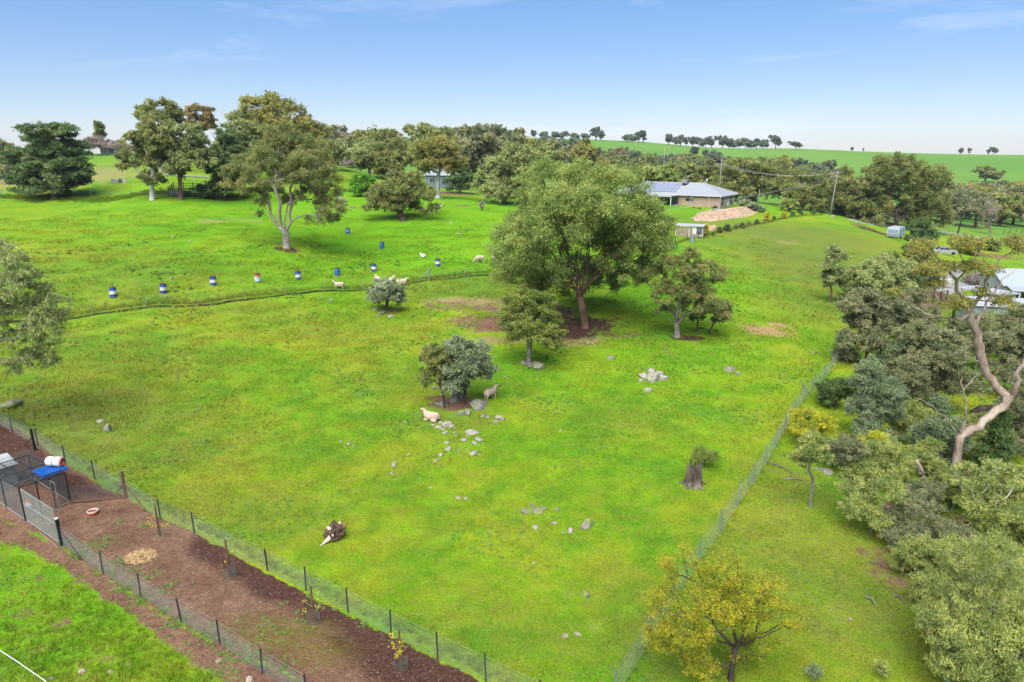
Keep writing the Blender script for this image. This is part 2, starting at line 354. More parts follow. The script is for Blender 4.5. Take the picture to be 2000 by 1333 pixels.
    for c, rx, ry, v in [((60, 830), 9, 7, .95), ((220, 870), 7, 4, .75), ((380, 1000), 6, 3, .5), ((140, 700), 10, 6, .55), ((900, 560), 10, 5, .6), ((1600, 520), 14, 24, 1.), ((1560, 460), 20, 16, 1.), ((1700, 520), 9, 22, 1.), ((1620, 600), 7, 10, .7), ((880, 820), 3, 2, .6), ((800, 740), 5, 4, .4),
                      ((1640, 1100), 5, 5, .75), ((1750, 1200), 5, 4, .8), ((1560, 960), 2.5, 4, .6), ((1340, 1250), 3, 2.4, .6), ((1250, 1150), 2.2, 1.6, .4), ((500, 1020), 4, 2, .3), ((960, 1230), 3, 2, .3), ((1200, 820), 4, 3, .25), ((1850, 1250), 4, 3, .6), ((230, 530), 12, 8, .45), ((350, 590), 12, 3, .5), ((120, 560), 8, 9, .4), ((640, 640), 10, 4, .3)]:
        dull = np.maximum(dull, blob(X, Y, c, rx, ry, v))
    far = np.clip((np.hypot(X, Y) - 165) / 60, 0, 1); z['far'] = far
    z['dull'] = dull * (1 - far)
    lush = np.zeros(X.shape)
    for c, rx, ry, v in [((700, 420), 40, 34, .75), ((900, 470), 22, 20, .8), ((500, 520), 20, 10, .55), ((1450, 560), 12, 16, .55), ((1330, 560), 10, 18, .6), ((1200, 720), 14, 6, .45), ((1150, 850), 10, 6, .35), ((100, 1200), 5, 3, .35), ((1380, 420), 16, 10, .6), ((1510, 410), 14, 8, .6)]:
        lush = np.maximum(lush, blob(X, Y, c, rx, ry, v))
    z['lush'] = lush * (1 - dull * .6)
    road = np.clip(1.9 - seg_dist(X, Y, W_ROAD) / 1.9, 0, 1); road = np.maximum(road, np.clip(1.7 - seg_dist(X, Y, wpts(DRIVE)) / 1.1, 0, 1))
    z['road'] = road
    # cut edge of the longer pasture along the fence line
    z['cut'] = np.clip(1.4 - np.minimum(seg_dist(X, Y, W_MID), seg_dist(X, Y, W_HF)) / .30, 0, 1)
    return z
_r = np.concatenate([[.5, 2, 4, 6, 8], np.geomspace(10, 200, 255), np.geomspace(206, 6500, 90)[0:]])
_az = np.concatenate([np.arange(-180, -52, 4.), np.arange(-48, 48.01, .2), np.arange(52, 180.1, 4.)])
_RR, _AA = np.meshgrid(_r, R(1) * _az, indexing='ij')
gX, gY = _RR * np.sin(_AA), _RR * np.cos(_AA); gZ = height(gX, gY)
nr, na = gX.shape
idx = np.arange(nr * na).reshape(nr, na)
gF = np.stack([idx[:-1, :-1], idx[:-1, 1:], idx[1:, 1:], idx[1:, :-1]], -1).reshape(-1, 4)[:, ::-1]
Z = zones(gX.ravel(), gY.ravel())
gZ = gZ.ravel() - Z['cut'] * .0
def ground_material():
    m = bpy.data.materials.new('pasture_ground'); nt = nodes(m); P = _n(nt, 'ShaderNodeNewGeometry').outputs['Position']
    g, n1, n2, n3 = grass_colour(nt, P, attr(nt, 'dry'), attr(nt, 'dull'), attr(nt, 'lush'))
    fine = noise(nt, P, 11, 3, .7)
    g = mixc(nt, math_(nt, 'MULTIPLY', ramp(nt, fine, [(.34, 1.), (.56, 0.)]), .5), g, (.04, .085, .010))
    # far cropping hills: even blue green
    crop = ramp(nt, noise(nt, P, .006, 3), [(.35, (.075, .185, .024)), (.65, (.108, .215, .030))])
    wv = _n(nt, 'ShaderNodeTexWave'); wv.inputs['Scale'].default_value = .012; wv.inputs['Distortion'].default_value = 6; wv.inputs['Detail'].default_value = 3; wv.inputs['Detail Scale'].default_value = .6; nt.links.new(P, wv.inputs['Vector'])
    crop = mixc(nt, math_(nt, 'MULTIPLY', ramp(nt, wv.outputs[1], [(.2, 0.), (.8, 1.)]), .35), crop, (.125, .19, .028))
    g = mixc(nt, attr(nt, 'far'), g, crop)
    clay = ramp(nt, math_(nt, 'MULTIPLY_ADD', n2, .45, math_(nt, 'MULTIPLY', noise(nt, P, 5, 5, .7), .55)), [(.34, (.075, .036, .022)), (.5, (.135, .076, .048)), (.66, (.205, .125, .084))])
    mulch = ramp(nt, noise(nt, P, 9, 5, .8), [(.34, (.026, .013, .009)), (.66, (.090, .046, .032))])
    dk = math_(nt, 'ADD', attr(nt, 'dark'), math_(nt, 'MULTIPLY', math_(nt, 'SUBTRACT', n2, .5), 1.2))
    earth = mixc(nt, ramp(nt, dk, [(.35, 0.), (.75, 1.)]), clay, mulch)
    earth = mixc(nt, math_(nt, 'MULTIPLY', attr(nt, 'moss'), ramp(nt, n3, [(.35, .2), (.6, .85)])), earth, (.105, .092, .012))
    brk = math_(nt, 'MULTIPLY_ADD', noise(nt, P, 1.6, 5, .7), .6, math_(nt, 'MULTIPLY', n2, .4))
    sf = math_(nt, 'ADD', attr(nt, 'soil'), math_(nt, 'MULTIPLY', math_(nt, 'SUBTRACT', brk, .5), 1.5))
    c = mixc(nt, ramp(nt, sf, [(.46, 0.), (.62, 1.)]), g, earth)
    rd = math_(nt, 'ADD', attr(nt, 'road'), math_(nt, 'MULTIPLY', math_(nt, 'SUBTRACT', n3, .5), .5))
    c = mixc(nt, ramp(nt, rd, [(.72, 0.), (.88, 1.)]), c, ramp(nt, n3, [(.4, (.19, .185, .18)), (.6, (.26, .255, .25))]))
    bump = math_(nt, 'MULTIPLY_ADD', fine, .5, math_(nt, 'MULTIPLY', n3, 1.0))
    finish(nt, c, .95, .08, 0, bump, .10); return m
gme = np_mesh('ground', np.stack([gX.ravel(), gY.ravel(), gZ], -1), gF, ground_material())
for k in ('soil', 'moss', 'dark', 'dry', 'dull', 'lush', 'far', 'road', 'cut'):
    a = gme.attributes.new(k, 'FLOAT', 'POINT'); a.data.foreach_set('value', Z[k].astype(np.float32))
gme.polygons.foreach_set('use_smooth', [True] * len(gme.polygons))
ground = put(bpy.data.objects.new('ground', gme)); ground['kind'] = 'structure'

# ---------------------------------------------------------------- grass standing on it: blades in tufts, scattered as stuff
def tuft(name, n, h, spread, w, mat, seed, lean=.5, bend=0):
    rng = random.Random(seed); V = []; F = []
    for i in range(n):
        a = rng.uniform(0, 6.283); r = spread * math.sqrt(rng.random()); x, y = r * math.cos(a), r * math.sin(a)
        a2 = rng.uniform(0, 6.283); hh = h * rng.uniform(.55, 1.15); l = lean * rng.uniform(.2, 1.2) * hh
        dx, dy = math.cos(a2), math.sin(a2); ww = w * rng.uniform(.7, 1.3); b = len(V)
        V += [(x - dy * ww, y + dx * ww, 0), (x + dy * ww, y - dx * ww, 0), (x + dx * l, y + dy * l, hh)]; F.append((b, b + 1, b + 2))
    me = bpy.data.meshes.new(name); me.from_pydata(V, [], F); me.materials.append(mat); me.update()
    return bpy.data.objects.new(name + '_source', me)
def scatter(name, P, tilt, scale, src, attrs, label=None):
    me = bpy.data.meshes.new(name); me.vertices.add(len(P)); me.vertices.foreach_set('co', np.asarray(P, np.float32).ravel())
    for k, v in dict(attrs, size=scale, turn=tilt).items():
        a = me.attributes.new(k, 'FLOAT', 'POINT'); a.data.foreach_set('value', np.asarray(v, np.float32))
    o = put(bpy.data.objects.new(name, me)); o['kind'] = 'stuff'
    if label: o['label'] = label
    ng = bpy.data.node_groups.new(name, 'GeometryNodeTree')
    ng.interface.new_socket('Geometry', in_out='INPUT', socket_type='NodeSocketGeometry'); ng.interface.new_socket('Geometry', in_out='OUTPUT', socket_type='NodeSocketGeometry')
    L = ng.links.new; gi = ng.nodes.new('NodeGroupInput'); go = ng.nodes.new('NodeGroupOutput'); ip = ng.nodes.new('GeometryNodeInstanceOnPoints')
    oi = ng.nodes.new('GeometryNodeObjectInfo'); oi.inputs['Object'].default_value = src; oi.inputs['As Instance'].default_value = True
    s = ng.nodes.new('GeometryNodeInputNamedAttribute'); s.data_type = 'FLOAT'; s.inputs['Name'].default_value = 'size'
    t = ng.nodes.new('GeometryNodeInputNamedAttribute'); t.data_type = 'FLOAT'; t.inputs['Name'].default_value = 'turn'
    cx = ng.nodes.new('ShaderNodeCombineXYZ'); er = ng.nodes.new('FunctionNodeEulerToRotation')
    L(gi.outputs[0], ip.inputs['Points']); L(oi.outputs['Geometry'], ip.inputs['Instance']); L(t.outputs[0], cx.inputs[2]); L(cx.outputs[0], er.inputs[0]); L(er.outputs[0], ip.inputs['Rotation'])
    L(s.outputs[0], ip.inputs['Scale']); L(ip.outputs[0], go.inputs[0])
    md = o.modifiers.new('scatter', 'NODES'); md.node_group = ng
    return o
def blade_material(name, kind):
    m = bpy.data.materials.new(name); nt = nodes(m); P = _n(nt, 'ShaderNodeNewGeometry').outputs['Position']
    ia = lambda k: attr(nt, k, 'INSTANCER')
    g, n1, n2, n3 = grass_colour(nt, P, ia('dry'), ia('dull'), ia('lush'))
    rnd = ia('tone')
    bl = noise(nt, P, 34, 1, .5)
    g = mixc(nt, math_(nt, 'MULTIPLY', ramp(nt, bl, [(.56, 0.), (.64, 1.)]), .75), g, (.235, .215, .085))
    g = mixc(nt, math_(nt, 'MULTIPLY', ramp(nt, bl, [(.36, 1.), (.46, 0.)]), .28), g, (.065, .150, .012))
    if kind == 'weed': g = mixc(nt, .75, g, ramp(nt, rnd, [(.2, (.08, .18, .04)), (.8, (.13, .235, .07))]))
    else: g = mixc(nt, 1.0, g, ramp(nt, rnd, [(.0, (.90, .92, .92)), (1., (1.45, 1.36, 1.2))]), 'MULTIPLY')
    b = _n(nt, 'ShaderNodeBsdfDiffuse'); t = _n(nt, 'ShaderNodeBsdfTranslucent'); x = _n(nt, 'ShaderNodeMixShader'); o = _n(nt, 'ShaderNodeOutputMaterial')
    nt.links.new(g, b.inputs['Color']); nt.links.new(g, t.inputs['Color']); x.inputs[0].default_value = .0
    cz = _n(nt, 'ShaderNodeCombineXYZ'); cz.inputs[2].default_value = 1.0; nt.links.new(cz.outputs[0], b.inputs['Normal'])
    nt.links.new(b.outputs[0], x.inputs[1]); nt.links.new(t.outputs[0], x.inputs[2]); nt.links.new(x.outputs[0], o.inputs['Surface']); return m
rngn = np.random.default_rng(7)
def polar_points(n, r0, r1, azmax=44, power=0.0):
    r = np.exp(rngn.uniform(math.log(r0), math.log(r1), n)); a = R(1) * rngn.uniform(-azmax, azmax, n)
    return r * np.sin(a), r * np.cos(a)
def sparse_noise(X, Y):
    return .5 + .25 * np.sin(X * .31 + 2 * np.sin(Y * .17)) + .25 * np.sin(Y * .43 - X * .23 + 1.7 * np.sin(X * .29))
def scatter_grass(name, n, r0, r1, src, size, keep, sizef=None):
    X, Y = polar_points(n, r0, r1); z = zones(X, Y); k = keep(z, X, Y); X, Y = X[k], Y[k]; z = {q: v[k] for q, v in z.items()}
    r = np.hypot(X, Y); s = size * rngn.uniform(.6, 1.35, len(X)) * np.clip(r / 34, .75, 2.6)
    if sizef is not None: s = s * sizef(z, X, Y)
    P = np.stack([X, Y, height(X, Y) - .012], -1)
    return scatter(name, P, rngn.uniform(0, 6.283, len(X)), s, src, dict(dry=z['dry'], dull=z['dull'], lush=z['lush'], tone=rngn.random(len(X))))
GM = blade_material('grass_blades', 'grass'); WM = blade_material('weed_leaves', 'weed')
src_grass = tuft('grass_tuft', 80, .085, .48, .013, GM, 3, .9)
src_tall = tuft('tall_grass_tuft', 18, .32, .16, .012, GM, 5, .5)
src_weed = tuft('weed_rosette', 12, .07, .05, .03, WM, 9, 2.2)
def grassy(z, X, Y):
    u = rngn.random(len(X)); return (z['soil'] + (u - .5) * .5 < .50) & (z['bedx'] < .5) & (z['road'] < .6) & (z['cut'] < .9) & (z['dry'] + (u - .5) * .6 < .8)
scatter_grass('pasture_grass', 34000, 17, 130, src_grass, 1.0, lambda z, X, Y: grassy(z, X, Y) & (rngn.random(len(X)) < np.clip(1.25 - np.hypot(X, Y) / 100, 0, 1)))
def _weedy(z, X, Y):
    q = sparse_noise(X * 1.7, Y * 1.7); u = rngn.random(len(X)); return (z['soil'] < .95) & (z['road'] < .5) & (q + (u - .5) * .5 > .80) & (np.hypot(X, Y) < 90)
scatter_grass('broadleaf_weeds', 32000, 17, 90, src_weed, 1.0, _weedy)
def _lines(z, X, Y):                # long grass left standing along the fences
    return np.zeros(len(X), bool)
def strip(name, wp, width, per_m, size, side=0.0):
    XX = []; YY = []
    for (ax, ay), (bx, by) in zip(wp[:-1], wp[1:]):
        L = math.hypot(bx - ax, by - ay); n = int(L * per_m); t = rngn.random(n); nx, ny = -(by - ay) / L, (bx - ax) / L
        o = np.abs(rngn.normal(0, width, n)) + side if side else rngn.normal(0, width, n)
        XX.append(ax + (bx - ax) * t + nx * o); YY.append(ay + (by - ay) * t + ny * o)
    X = np.concatenate(XX); Y = np.concatenate(YY); z = zones(X, Y)
    P = np.stack([X, Y, height(X, Y) - .02], -1)
    return scatter(name, P, rngn.uniform(0, 6.283, len(X)), size * rngn.uniform(.55, 1.3, len(X)), src_tall, dict(dry=z['dry'], dull=z['dull'], lush=z['lush'], tone=rngn.random(len(X)) * .6))
strip('long_grass', W_MID, .55, 60, 1.0, .25)
strip('long_grass', W_HF, .4, 30, .8, .2)
strip('long_grass', W_LF, 1.0, 45, 1.5)
W_NF = wpts([(-100, 770), (30, 832), (120, 893), (248, 966), (420, 1055), (520, 1110), (765, 1232), (958, 1330), (1060, 1385)])
strip('long_grass', W_NF, .28, 22, .55, .12)
W_SF = wpts([(122, 1070), (275, 1172), (430, 1258), (560, 1314), (690, 1396)]); strip('long_grass', W_SF, .25, 9, .5)
W_RF = wpts([(1200, 1370), (1222, 1333), (1300, 1195), (1405, 1045), (1485, 925), (1555, 800), (1615, 735), (1657, 678)]); strip('long_grass', W_RF, .22, 9, .5)
# tussocks on the lower left turf
X, Y = polar_points(26000, 17, 30, 46); z = zones(X, Y); inn = poly_mask(X, Y, [(-200, 1000), (60, 1075), (210, 1170), (400, 1300), (470, 1400), (-300, 1400)], .8) > rngn.random(len(X)) * .8 + .1
inn &= (z['soil'] < .45); X, Y = X[inn], Y[inn]; z = {q: v[inn] for q, v in z.items()}
scatter('yard_grass', np.stack([X, Y, height(X, Y) - .02], -1), rngn.uniform(0, 6.283, len(X)), rngn.uniform(.28, .75, len(X)), src_tall, dict(dry=z['dry'], dull=z['dull'] * .3, lush=z['lush'], tone=rngn.random(len(X))))
# fallen leaves and twigs
LM = M('dry_leaf', (.42, .36, .27), .8, var=.4, scale=2)
src_leaf = tuft('fallen_leaf', 2, .02, .05, .022, LM, 4, 3.0)
X, Y = polar_points(40000, 17, 80, 44); z = zones(X, Y); u = rngn.random(len(X)); k = (z['dull'] * .5 + z['soil'] * .45 + z['dry'] * .25 + .06 > u); X, Y = X[k], Y[k]
scatter('leaf_litter', np.stack([X, Y, height(X, Y) + .03], -1), rngn.uniform(0, 6.283, len(X)), rngn.uniform(.5, 1.2, len(X)) * np.clip(np.hypot(X, Y) / 36, .8, 1.6), src_leaf, dict(tone=u[k]))
# clods and chips on the bare garden bed
CL = bpy.data.materials.new('soil_clod'); cnt = nodes(CL); finish(cnt, ramp(cnt, attr(cnt, 'tone', 'INSTANCER'), [(.0, (.035, .018, .012)), (.6, (.115, .064, .042)), (.93, (.17, .105, .07)), (1., (.34, .27, .19))]), .95, .1)
cm = bpy.data.meshes.new('clod'); cm.from_pydata([(-.5, -.4, -.1), (.5, -.35, -.1), (.3, .5, -.1), (-.4, .4, -.1), (.05, 0, .4), (.3, .1, .28)], [], [(0, 1, 5, 4), (1, 2, 5), (2, 3, 4, 5), (3, 0, 4)]); cm.materials.append(CL); src_clod = bpy.data.objects.new('clod_source', cm)
X, Y = polar_points(60000, 15, 45, 48); z = zones(X, Y); k = (z['soil'] > .6) & (np.hypot(X, Y) < 45); X, Y = X[k], Y[k]
scatter('soil_clods', np.stack([X, Y, height(X, Y)], -1), rngn.uniform(0, 6.283, len(X)), .02 + .05 * rngn.random(len(X)) ** 3, src_clod, dict(tone=rngn.random(len(X))))
# low cut bank where the short paddock meets the long pasture
BK = M('cut_bank_earth', (.055, .060, .016), .95, 0, .4, 3)
def cut_bank(wp):
    pts = [p[:2] for p in resample_line(wp, .45)]; V = []; F = []; rg = random.Random(5)
    for i, (x, y) in enumerate(pts):
        (ax, ay), (bx, by) = pts[max(i - 1, 0)], pts[min(i + 1, len(pts) - 1)]; L = math.hypot(bx - ax, by - ay); nx, ny = -(by - ay) / L, (bx - ax) / L; z = gz(x, y); j = rg.uniform(-.06, .06); hh = .17 + .03 * math.sin(i * .31) + rg.uniform(-.03, .03)
        V += [(x + nx * j, y + ny * j, z - .05), (x + nx * (j + .05), y + ny * (j + .05), z + hh), (x + nx * .45, y + ny * .45, gz(x + nx * .45, y + ny * .45) + hh * .85), (x + nx * 2.2, y + ny * 2.2, gz(x + nx * 2.2, y + ny * 2.2) - .03)]
    for i in range(len(pts) - 1): F += [(i * 4 + k, (i + 1) * 4 + k, (i + 1) * 4 + k + 1, i * 4 + k + 1) for k in range(3)]
    o = mesh_obj('pasture_bank', V, F, BK); o.data.materials.append(gme.materials[0]); o['kind'] = 'structure'
    for p in o.data.polygons: p.material_index = 0 if p.index % 3 == 0 else 1
    VV = np.array(V); zz = zones(VV[:, 0], VV[:, 1])
    for k in ('soil', 'moss', 'dark', 'dry', 'dull', 'lush', 'far', 'road', 'cut'):
        a = o.data.attributes.new(k, 'FLOAT', 'POINT'); a.data.foreach_set('value', (zz[k] * (0 if k in ('soil', 'cut') else 1)).astype(np.float32))
def resample_line(wp, step):
    out = []; carry = 0
    for (ax, ay), (bx, by) in zip(wp[:-1], wp[1:]):
        L = math.hypot(bx - ax, by - ay); u = carry
        while u < L: out.append((ax + (bx - ax) * u / L, ay + (by - ay) * u / L)); u += step
        carry = u - L
    return out
cut_bank(W_MID)

# ---------------------------------------------------------------- trees: limbs grown towards leaf clumps, leaves as small faces
LEAF = dict(
 gum=leaf_mat('gum_leaves', (0.092, 0.133, 0.032), (0.192, 0.242, 0.057), (0.346, 0.322, 0.100)),
 gum_green=leaf_mat('green_gum_leaves', (0.092, 0.154, 0.032), (0.208, 0.298, 0.061), (0.384, 0.435, 0.108)),
 gum_brown=leaf_mat('rusty_gum_leaves', (0.140, 0.161, 0.034), (0.260, 0.266, 0.058), (0.392, 0.324, 0.085)),
 gum_rust=leaf_mat('red_gum_leaves', (0.164, 0.144, 0.046), (0.297, 0.237, 0.079), (0.418, 0.288, 0.103)),
 gum_grey=leaf_mat('grey_gum_leaves', (0.129, 0.174, 0.050), (0.257, 0.317, 0.096), (0.420, 0.467, 0.167)),
 gum_drab=leaf_mat('drab_gum_leaves', (0.100, 0.130, 0.055), (0.200, 0.227, 0.103), (0.343, 0.325, 0.150)),
 silver=leaf_mat('silver_leaves', (0.091, 0.125, 0.055), (0.193, 0.251, 0.114), (0.464, 0.529, 0.326)),
 pine=leaf_mat('pine_needles', (.050, .105, .030), (.105, .185, .050), (.210, .250, .080)),
 dark=leaf_mat('dark_leaves', (0.036, 0.078, 0.023), (0.091, 0.163, 0.039), (0.182, 0.260, 0.065)),
 bright=leaf_mat('bright_leaves', (0.066, 0.187, 0.013), (0.121, 0.319, 0.020), (0.209, 0.407, 0.033)),
 kurra=leaf_mat('kurrajong_leaves', (0.073, 0.128, 0.024), (0.168, 0.232, 0.041), (0.349, 0.374, 0.076)),
 cypress=leaf_mat('cypress_leaves', (0.103, 0.155, 0.075), (0.196, 0.270, 0.132), (0.299, 0.368, 0.184)),
 wattle=leaf_mat('wattle_leaves', (0.110, 0.164, 0.041), (0.241, 0.307, 0.076), (0.466, 0.493, 0.117)),
 yellow=leaf_mat('yellow_leaves', (0.187, 0.253, 0.017), (0.462, 0.418, 0.020), (0.682, 0.495, 0.024), .35),
 golden=leaf_mat('golden_wattle_leaves', (0.143, 0.198, 0.013), (0.308, 0.330, 0.018), (0.495, 0.462, 0.022), .35),
 locust=leaf_mat('locust_leaves', (.130, .200, .014), (.285, .310, .018), (.500, .400, .022), .40),
 far=leaf_mat('distant_leaves', (0.057, 0.097, 0.044), (0.114, 0.156, 0.075), (0.186, 0.218, 0.111)),
 bare=leaf_mat('dry_twig_leaves', (0.169, 0.130, 0.104), (0.286, 0.234, 0.182), (0.416, 0.351, 0.286)))
BARK = dict(
 gum=bark_mat('gum_bark', (0.150, 0.124, 0.101), (0.345, 0.300, 0.255)), brown=bark_mat('brown_bark', (0.056, 0.034, 0.022), (0.165, 0.101, 0.068)), dark=bark_mat('dark_bark', (0.026, 0.020, 0.017), (0.083, 0.064, 0.053)),
 pale=bark_mat('pale_bark', (0.270, 0.247, 0.225), (0.495, 0.473, 0.443)), grey=bark_mat('grey_bark', (0.098, 0.086, 0.075), (0.225, 0.203, 0.180)), dead=bark_mat('dead_limb_bark', (0.120, 0.075, 0.056), (0.390, 0.315, 0.262), 2.0))

class Skel:
    def __init__(s): s.p = []; s.par = []; s.tip = []; s.lim = []
    def add(s, p, par): s.p.append(np.array(p, float)); s.par.append(par); return len(s.p) - 1
def _bez(a, c, b, n): return [a * (1 - t) ** 2 + c * 2 * t * (1 - t) + b * t * t for t in [(i + 1) / n for i in range(n)]]
def grow(sk, targets, rng, wob=.12, seg=.9, pull=.35, fixed=0):
    fork = sk.p[fixed]
    order = sorted(range(len(targets)), key=lambda i: np.linalg.norm(targets[i] - fork))
    ends = []
    depth = [0.0] * len(sk.p)
    for i in range(len(sk.p)):
        j = sk.par[i]; depth[i] = 0 if j < 0 else depth[j] + np.linalg.norm(sk.p[i] - sk.p[j])
    lo = fixed
    for i in order:
        t = targets[i]; A = np.array(sk.p[lo:]); d = np.linalg.norm(A - t, axis=1)
        cost = d * 1.0 + np.array(depth[lo:]) * pull + np.maximum(A[:, 2] - t[2] + .1, 0) * 1.1
        k = lo + int(np.argmin(cost)); a = sk.p[k]; j = sk.par[k]
        dr = a - sk.p[j] if j >= 0 else np.array([0, 0, 1.]); dr = dr / (np.linalg.norm(dr) + 1e-9)
        L = np.linalg.norm(t - a); n = max(2, min(7, int(L / seg) + 1))
        c = a + dr * L * .38 + np.array([0, 0, L * .08])
        q = k
        for m, p in enumerate(_bez(a, c, t, n)):
            if m < n - 1: p = p + np.array([rng.gauss(0, 1), rng.gauss(0, 1), rng.gauss(0, 1) * .7]) * wob * L / n
            dd = depth[q] + np.linalg.norm(p - sk.p[q]); q = sk.add(p, q); depth.append(dd)
        ends.append(q)
    return ends
def limb_mesh(name, sk, mat, r_tip, r_base, expo=2.35, flare=1.5, rough=.0, sides=6, rmin_draw=0, rng=None, lim_r=None):
    n = len(sk.p); kids = [[] for _ in range(n)]
    for i in range(n):
        if sk.par[i] >= 0: kids[sk.par[i]].append(i)
    acc = np.zeros(n); rad = np.zeros(n)
    for i in range(n - 1, -1, -1):
        acc[i] = sum(acc[k] for k in kids[i]) if kids[i] else r_tip ** expo
        rad[i] = acc[i] ** (1 / expo)
    f = math.log(max(r_base, r_tip * 1.2) / r_tip) / max(math.log(rad[0] / r_tip), .05)
    rad = r_tip * (rad / r_tip) ** f
    if lim_r:
        for i, r in lim_r.items(): rad[i] = max(rad[i], r) if r else rad[i]
    mb = MB(); done = [False] * n
    starts = [(0, -1)]
    while starts:
        i, frm = starts.pop()
        pts, rs = ([sk.p[frm]], [rad[i]]) if frm >= 0 else ([], [])
        while True:
            pts.append(sk.p[i]); rs.append(rad[i])
            if not kids[i]: break
            kk = sorted(kids[i], key=lambda q: -rad[q])
            for q in kk[1:]: starts.append((q, i))
            i = kk[0]
        kr = random.Random(len(pts) * 31 + len(mb.v)); rs = [r * (1 + kr.uniform(-.10, .12)) for r in rs]
        if frm < 0: rs[0] *= flare
        rs[-1] *= .5
        if max(rs) > rmin_draw and len(pts) > 1:
            mb.tube(pts, rs, sides if max(rs) > r_base * .3 else 4, cap=False)
    me = bpy.data.meshes.new(name); me.from_pydata(mb.v, [], mb.f); me.materials.append(mat); me.update()
    me.polygons.foreach_set('use_smooth', [True] * len(me.polygons)); return me
def leaf_mesh(name, centers, radii, n, ll, lw, mat, rng, flat=.75, droop=.4, shell=.25, tone_c=None, jit=.22, updir=0.0):
    n = int(n * 1.7); lw = lw * 1.5; ll = ll * 1.0
    nc = len(centers); C = np.asarray(centers); w = np.asarray(radii) ** 2; w = w / w.sum(); K = 10
    k = rng.choice(nc, n, p=w)
    D_ = rng.normal(size=(nc, K, 3)); D_[:, :, 2] += .15; D_ /= np.linalg.norm(D_, axis=2)[:, :, None]; D_ *= rng.uniform(.55, 1.3, (nc, K))[:, :, None]   # each clump is a spray of twigs
    j = rng.integers(0, K, n); t = rng.random(n) ** .7; d = D_[k, j]
    off = d * (shell + (1 - shell) * t)[:, None] + rng.normal(0, .20, (n, 3)); off[:, 2] -= .22 * droop * t * t
    off *= np.asarray(radii)[k][:, None]; off[:, 2] *= flat
    P = C[k] + off
    a = rng.normal(size=(n, 3)) * .75 + d * .55; a[:, 2] += -droop + updir; a /= np.linalg.norm(a, axis=1)[:, None]
    b = np.cross(a, rng.normal(size=(n, 3))); b /= np.linalg.norm(b, axis=1)[:, None] + 1e-9
    L = ll * rng.uniform(.6, 1.35, n)[:, None]; W = lw * rng.uniform(.6, 1.35, n)[:, None]
    V = np.stack([P - a * L * .4 + b * W * .5, P - a * L * .4 - b * W * .5, P + a * L * .6], 1).reshape(-1, 3)
    F = np.arange(3 * n).reshape(n, 3); me = np_mesh(name, V, F, mat)
    tc = tone_c if tone_c is not None else rng.random(nc)
    tone = np.clip(np.asarray(tc)[k] * .55 + .225 + rng.normal(0, jit, n), 0, 1)
    at = me.attributes.new('tone', 'FLOAT', 'FACE'); at.data.foreach_set('value', tone.astype(np.float32)); return me
def sample_lobes(lobes, n, rng, shell=.55, mind=.6, low=-.75):
    vol = np.array([l[3] * l[4] * l[5] for l in lobes]) ** .75; vol = vol / vol.sum(); out = []; tries = 0
    while len(out) < n and tries < n * 14:
        tries += 1; l = lobes[rng.choice(len(lobes), p=vol)]; d = rng.normal(size=3); d /= np.linalg.norm(d)
        if d[2] < low and rng.random() < .8: continue
        q = (shell + (1 - shell) * rng.random()) ** (1 / 1.6)
        p = np.array(l[:3]) + d * q * np.array(l[3:6])
        if p[2] < .25: continue
        if out and min(np.linalg.norm(np.array(out) - p, axis=1)) < mind: continue
        out.append(p)
    return out
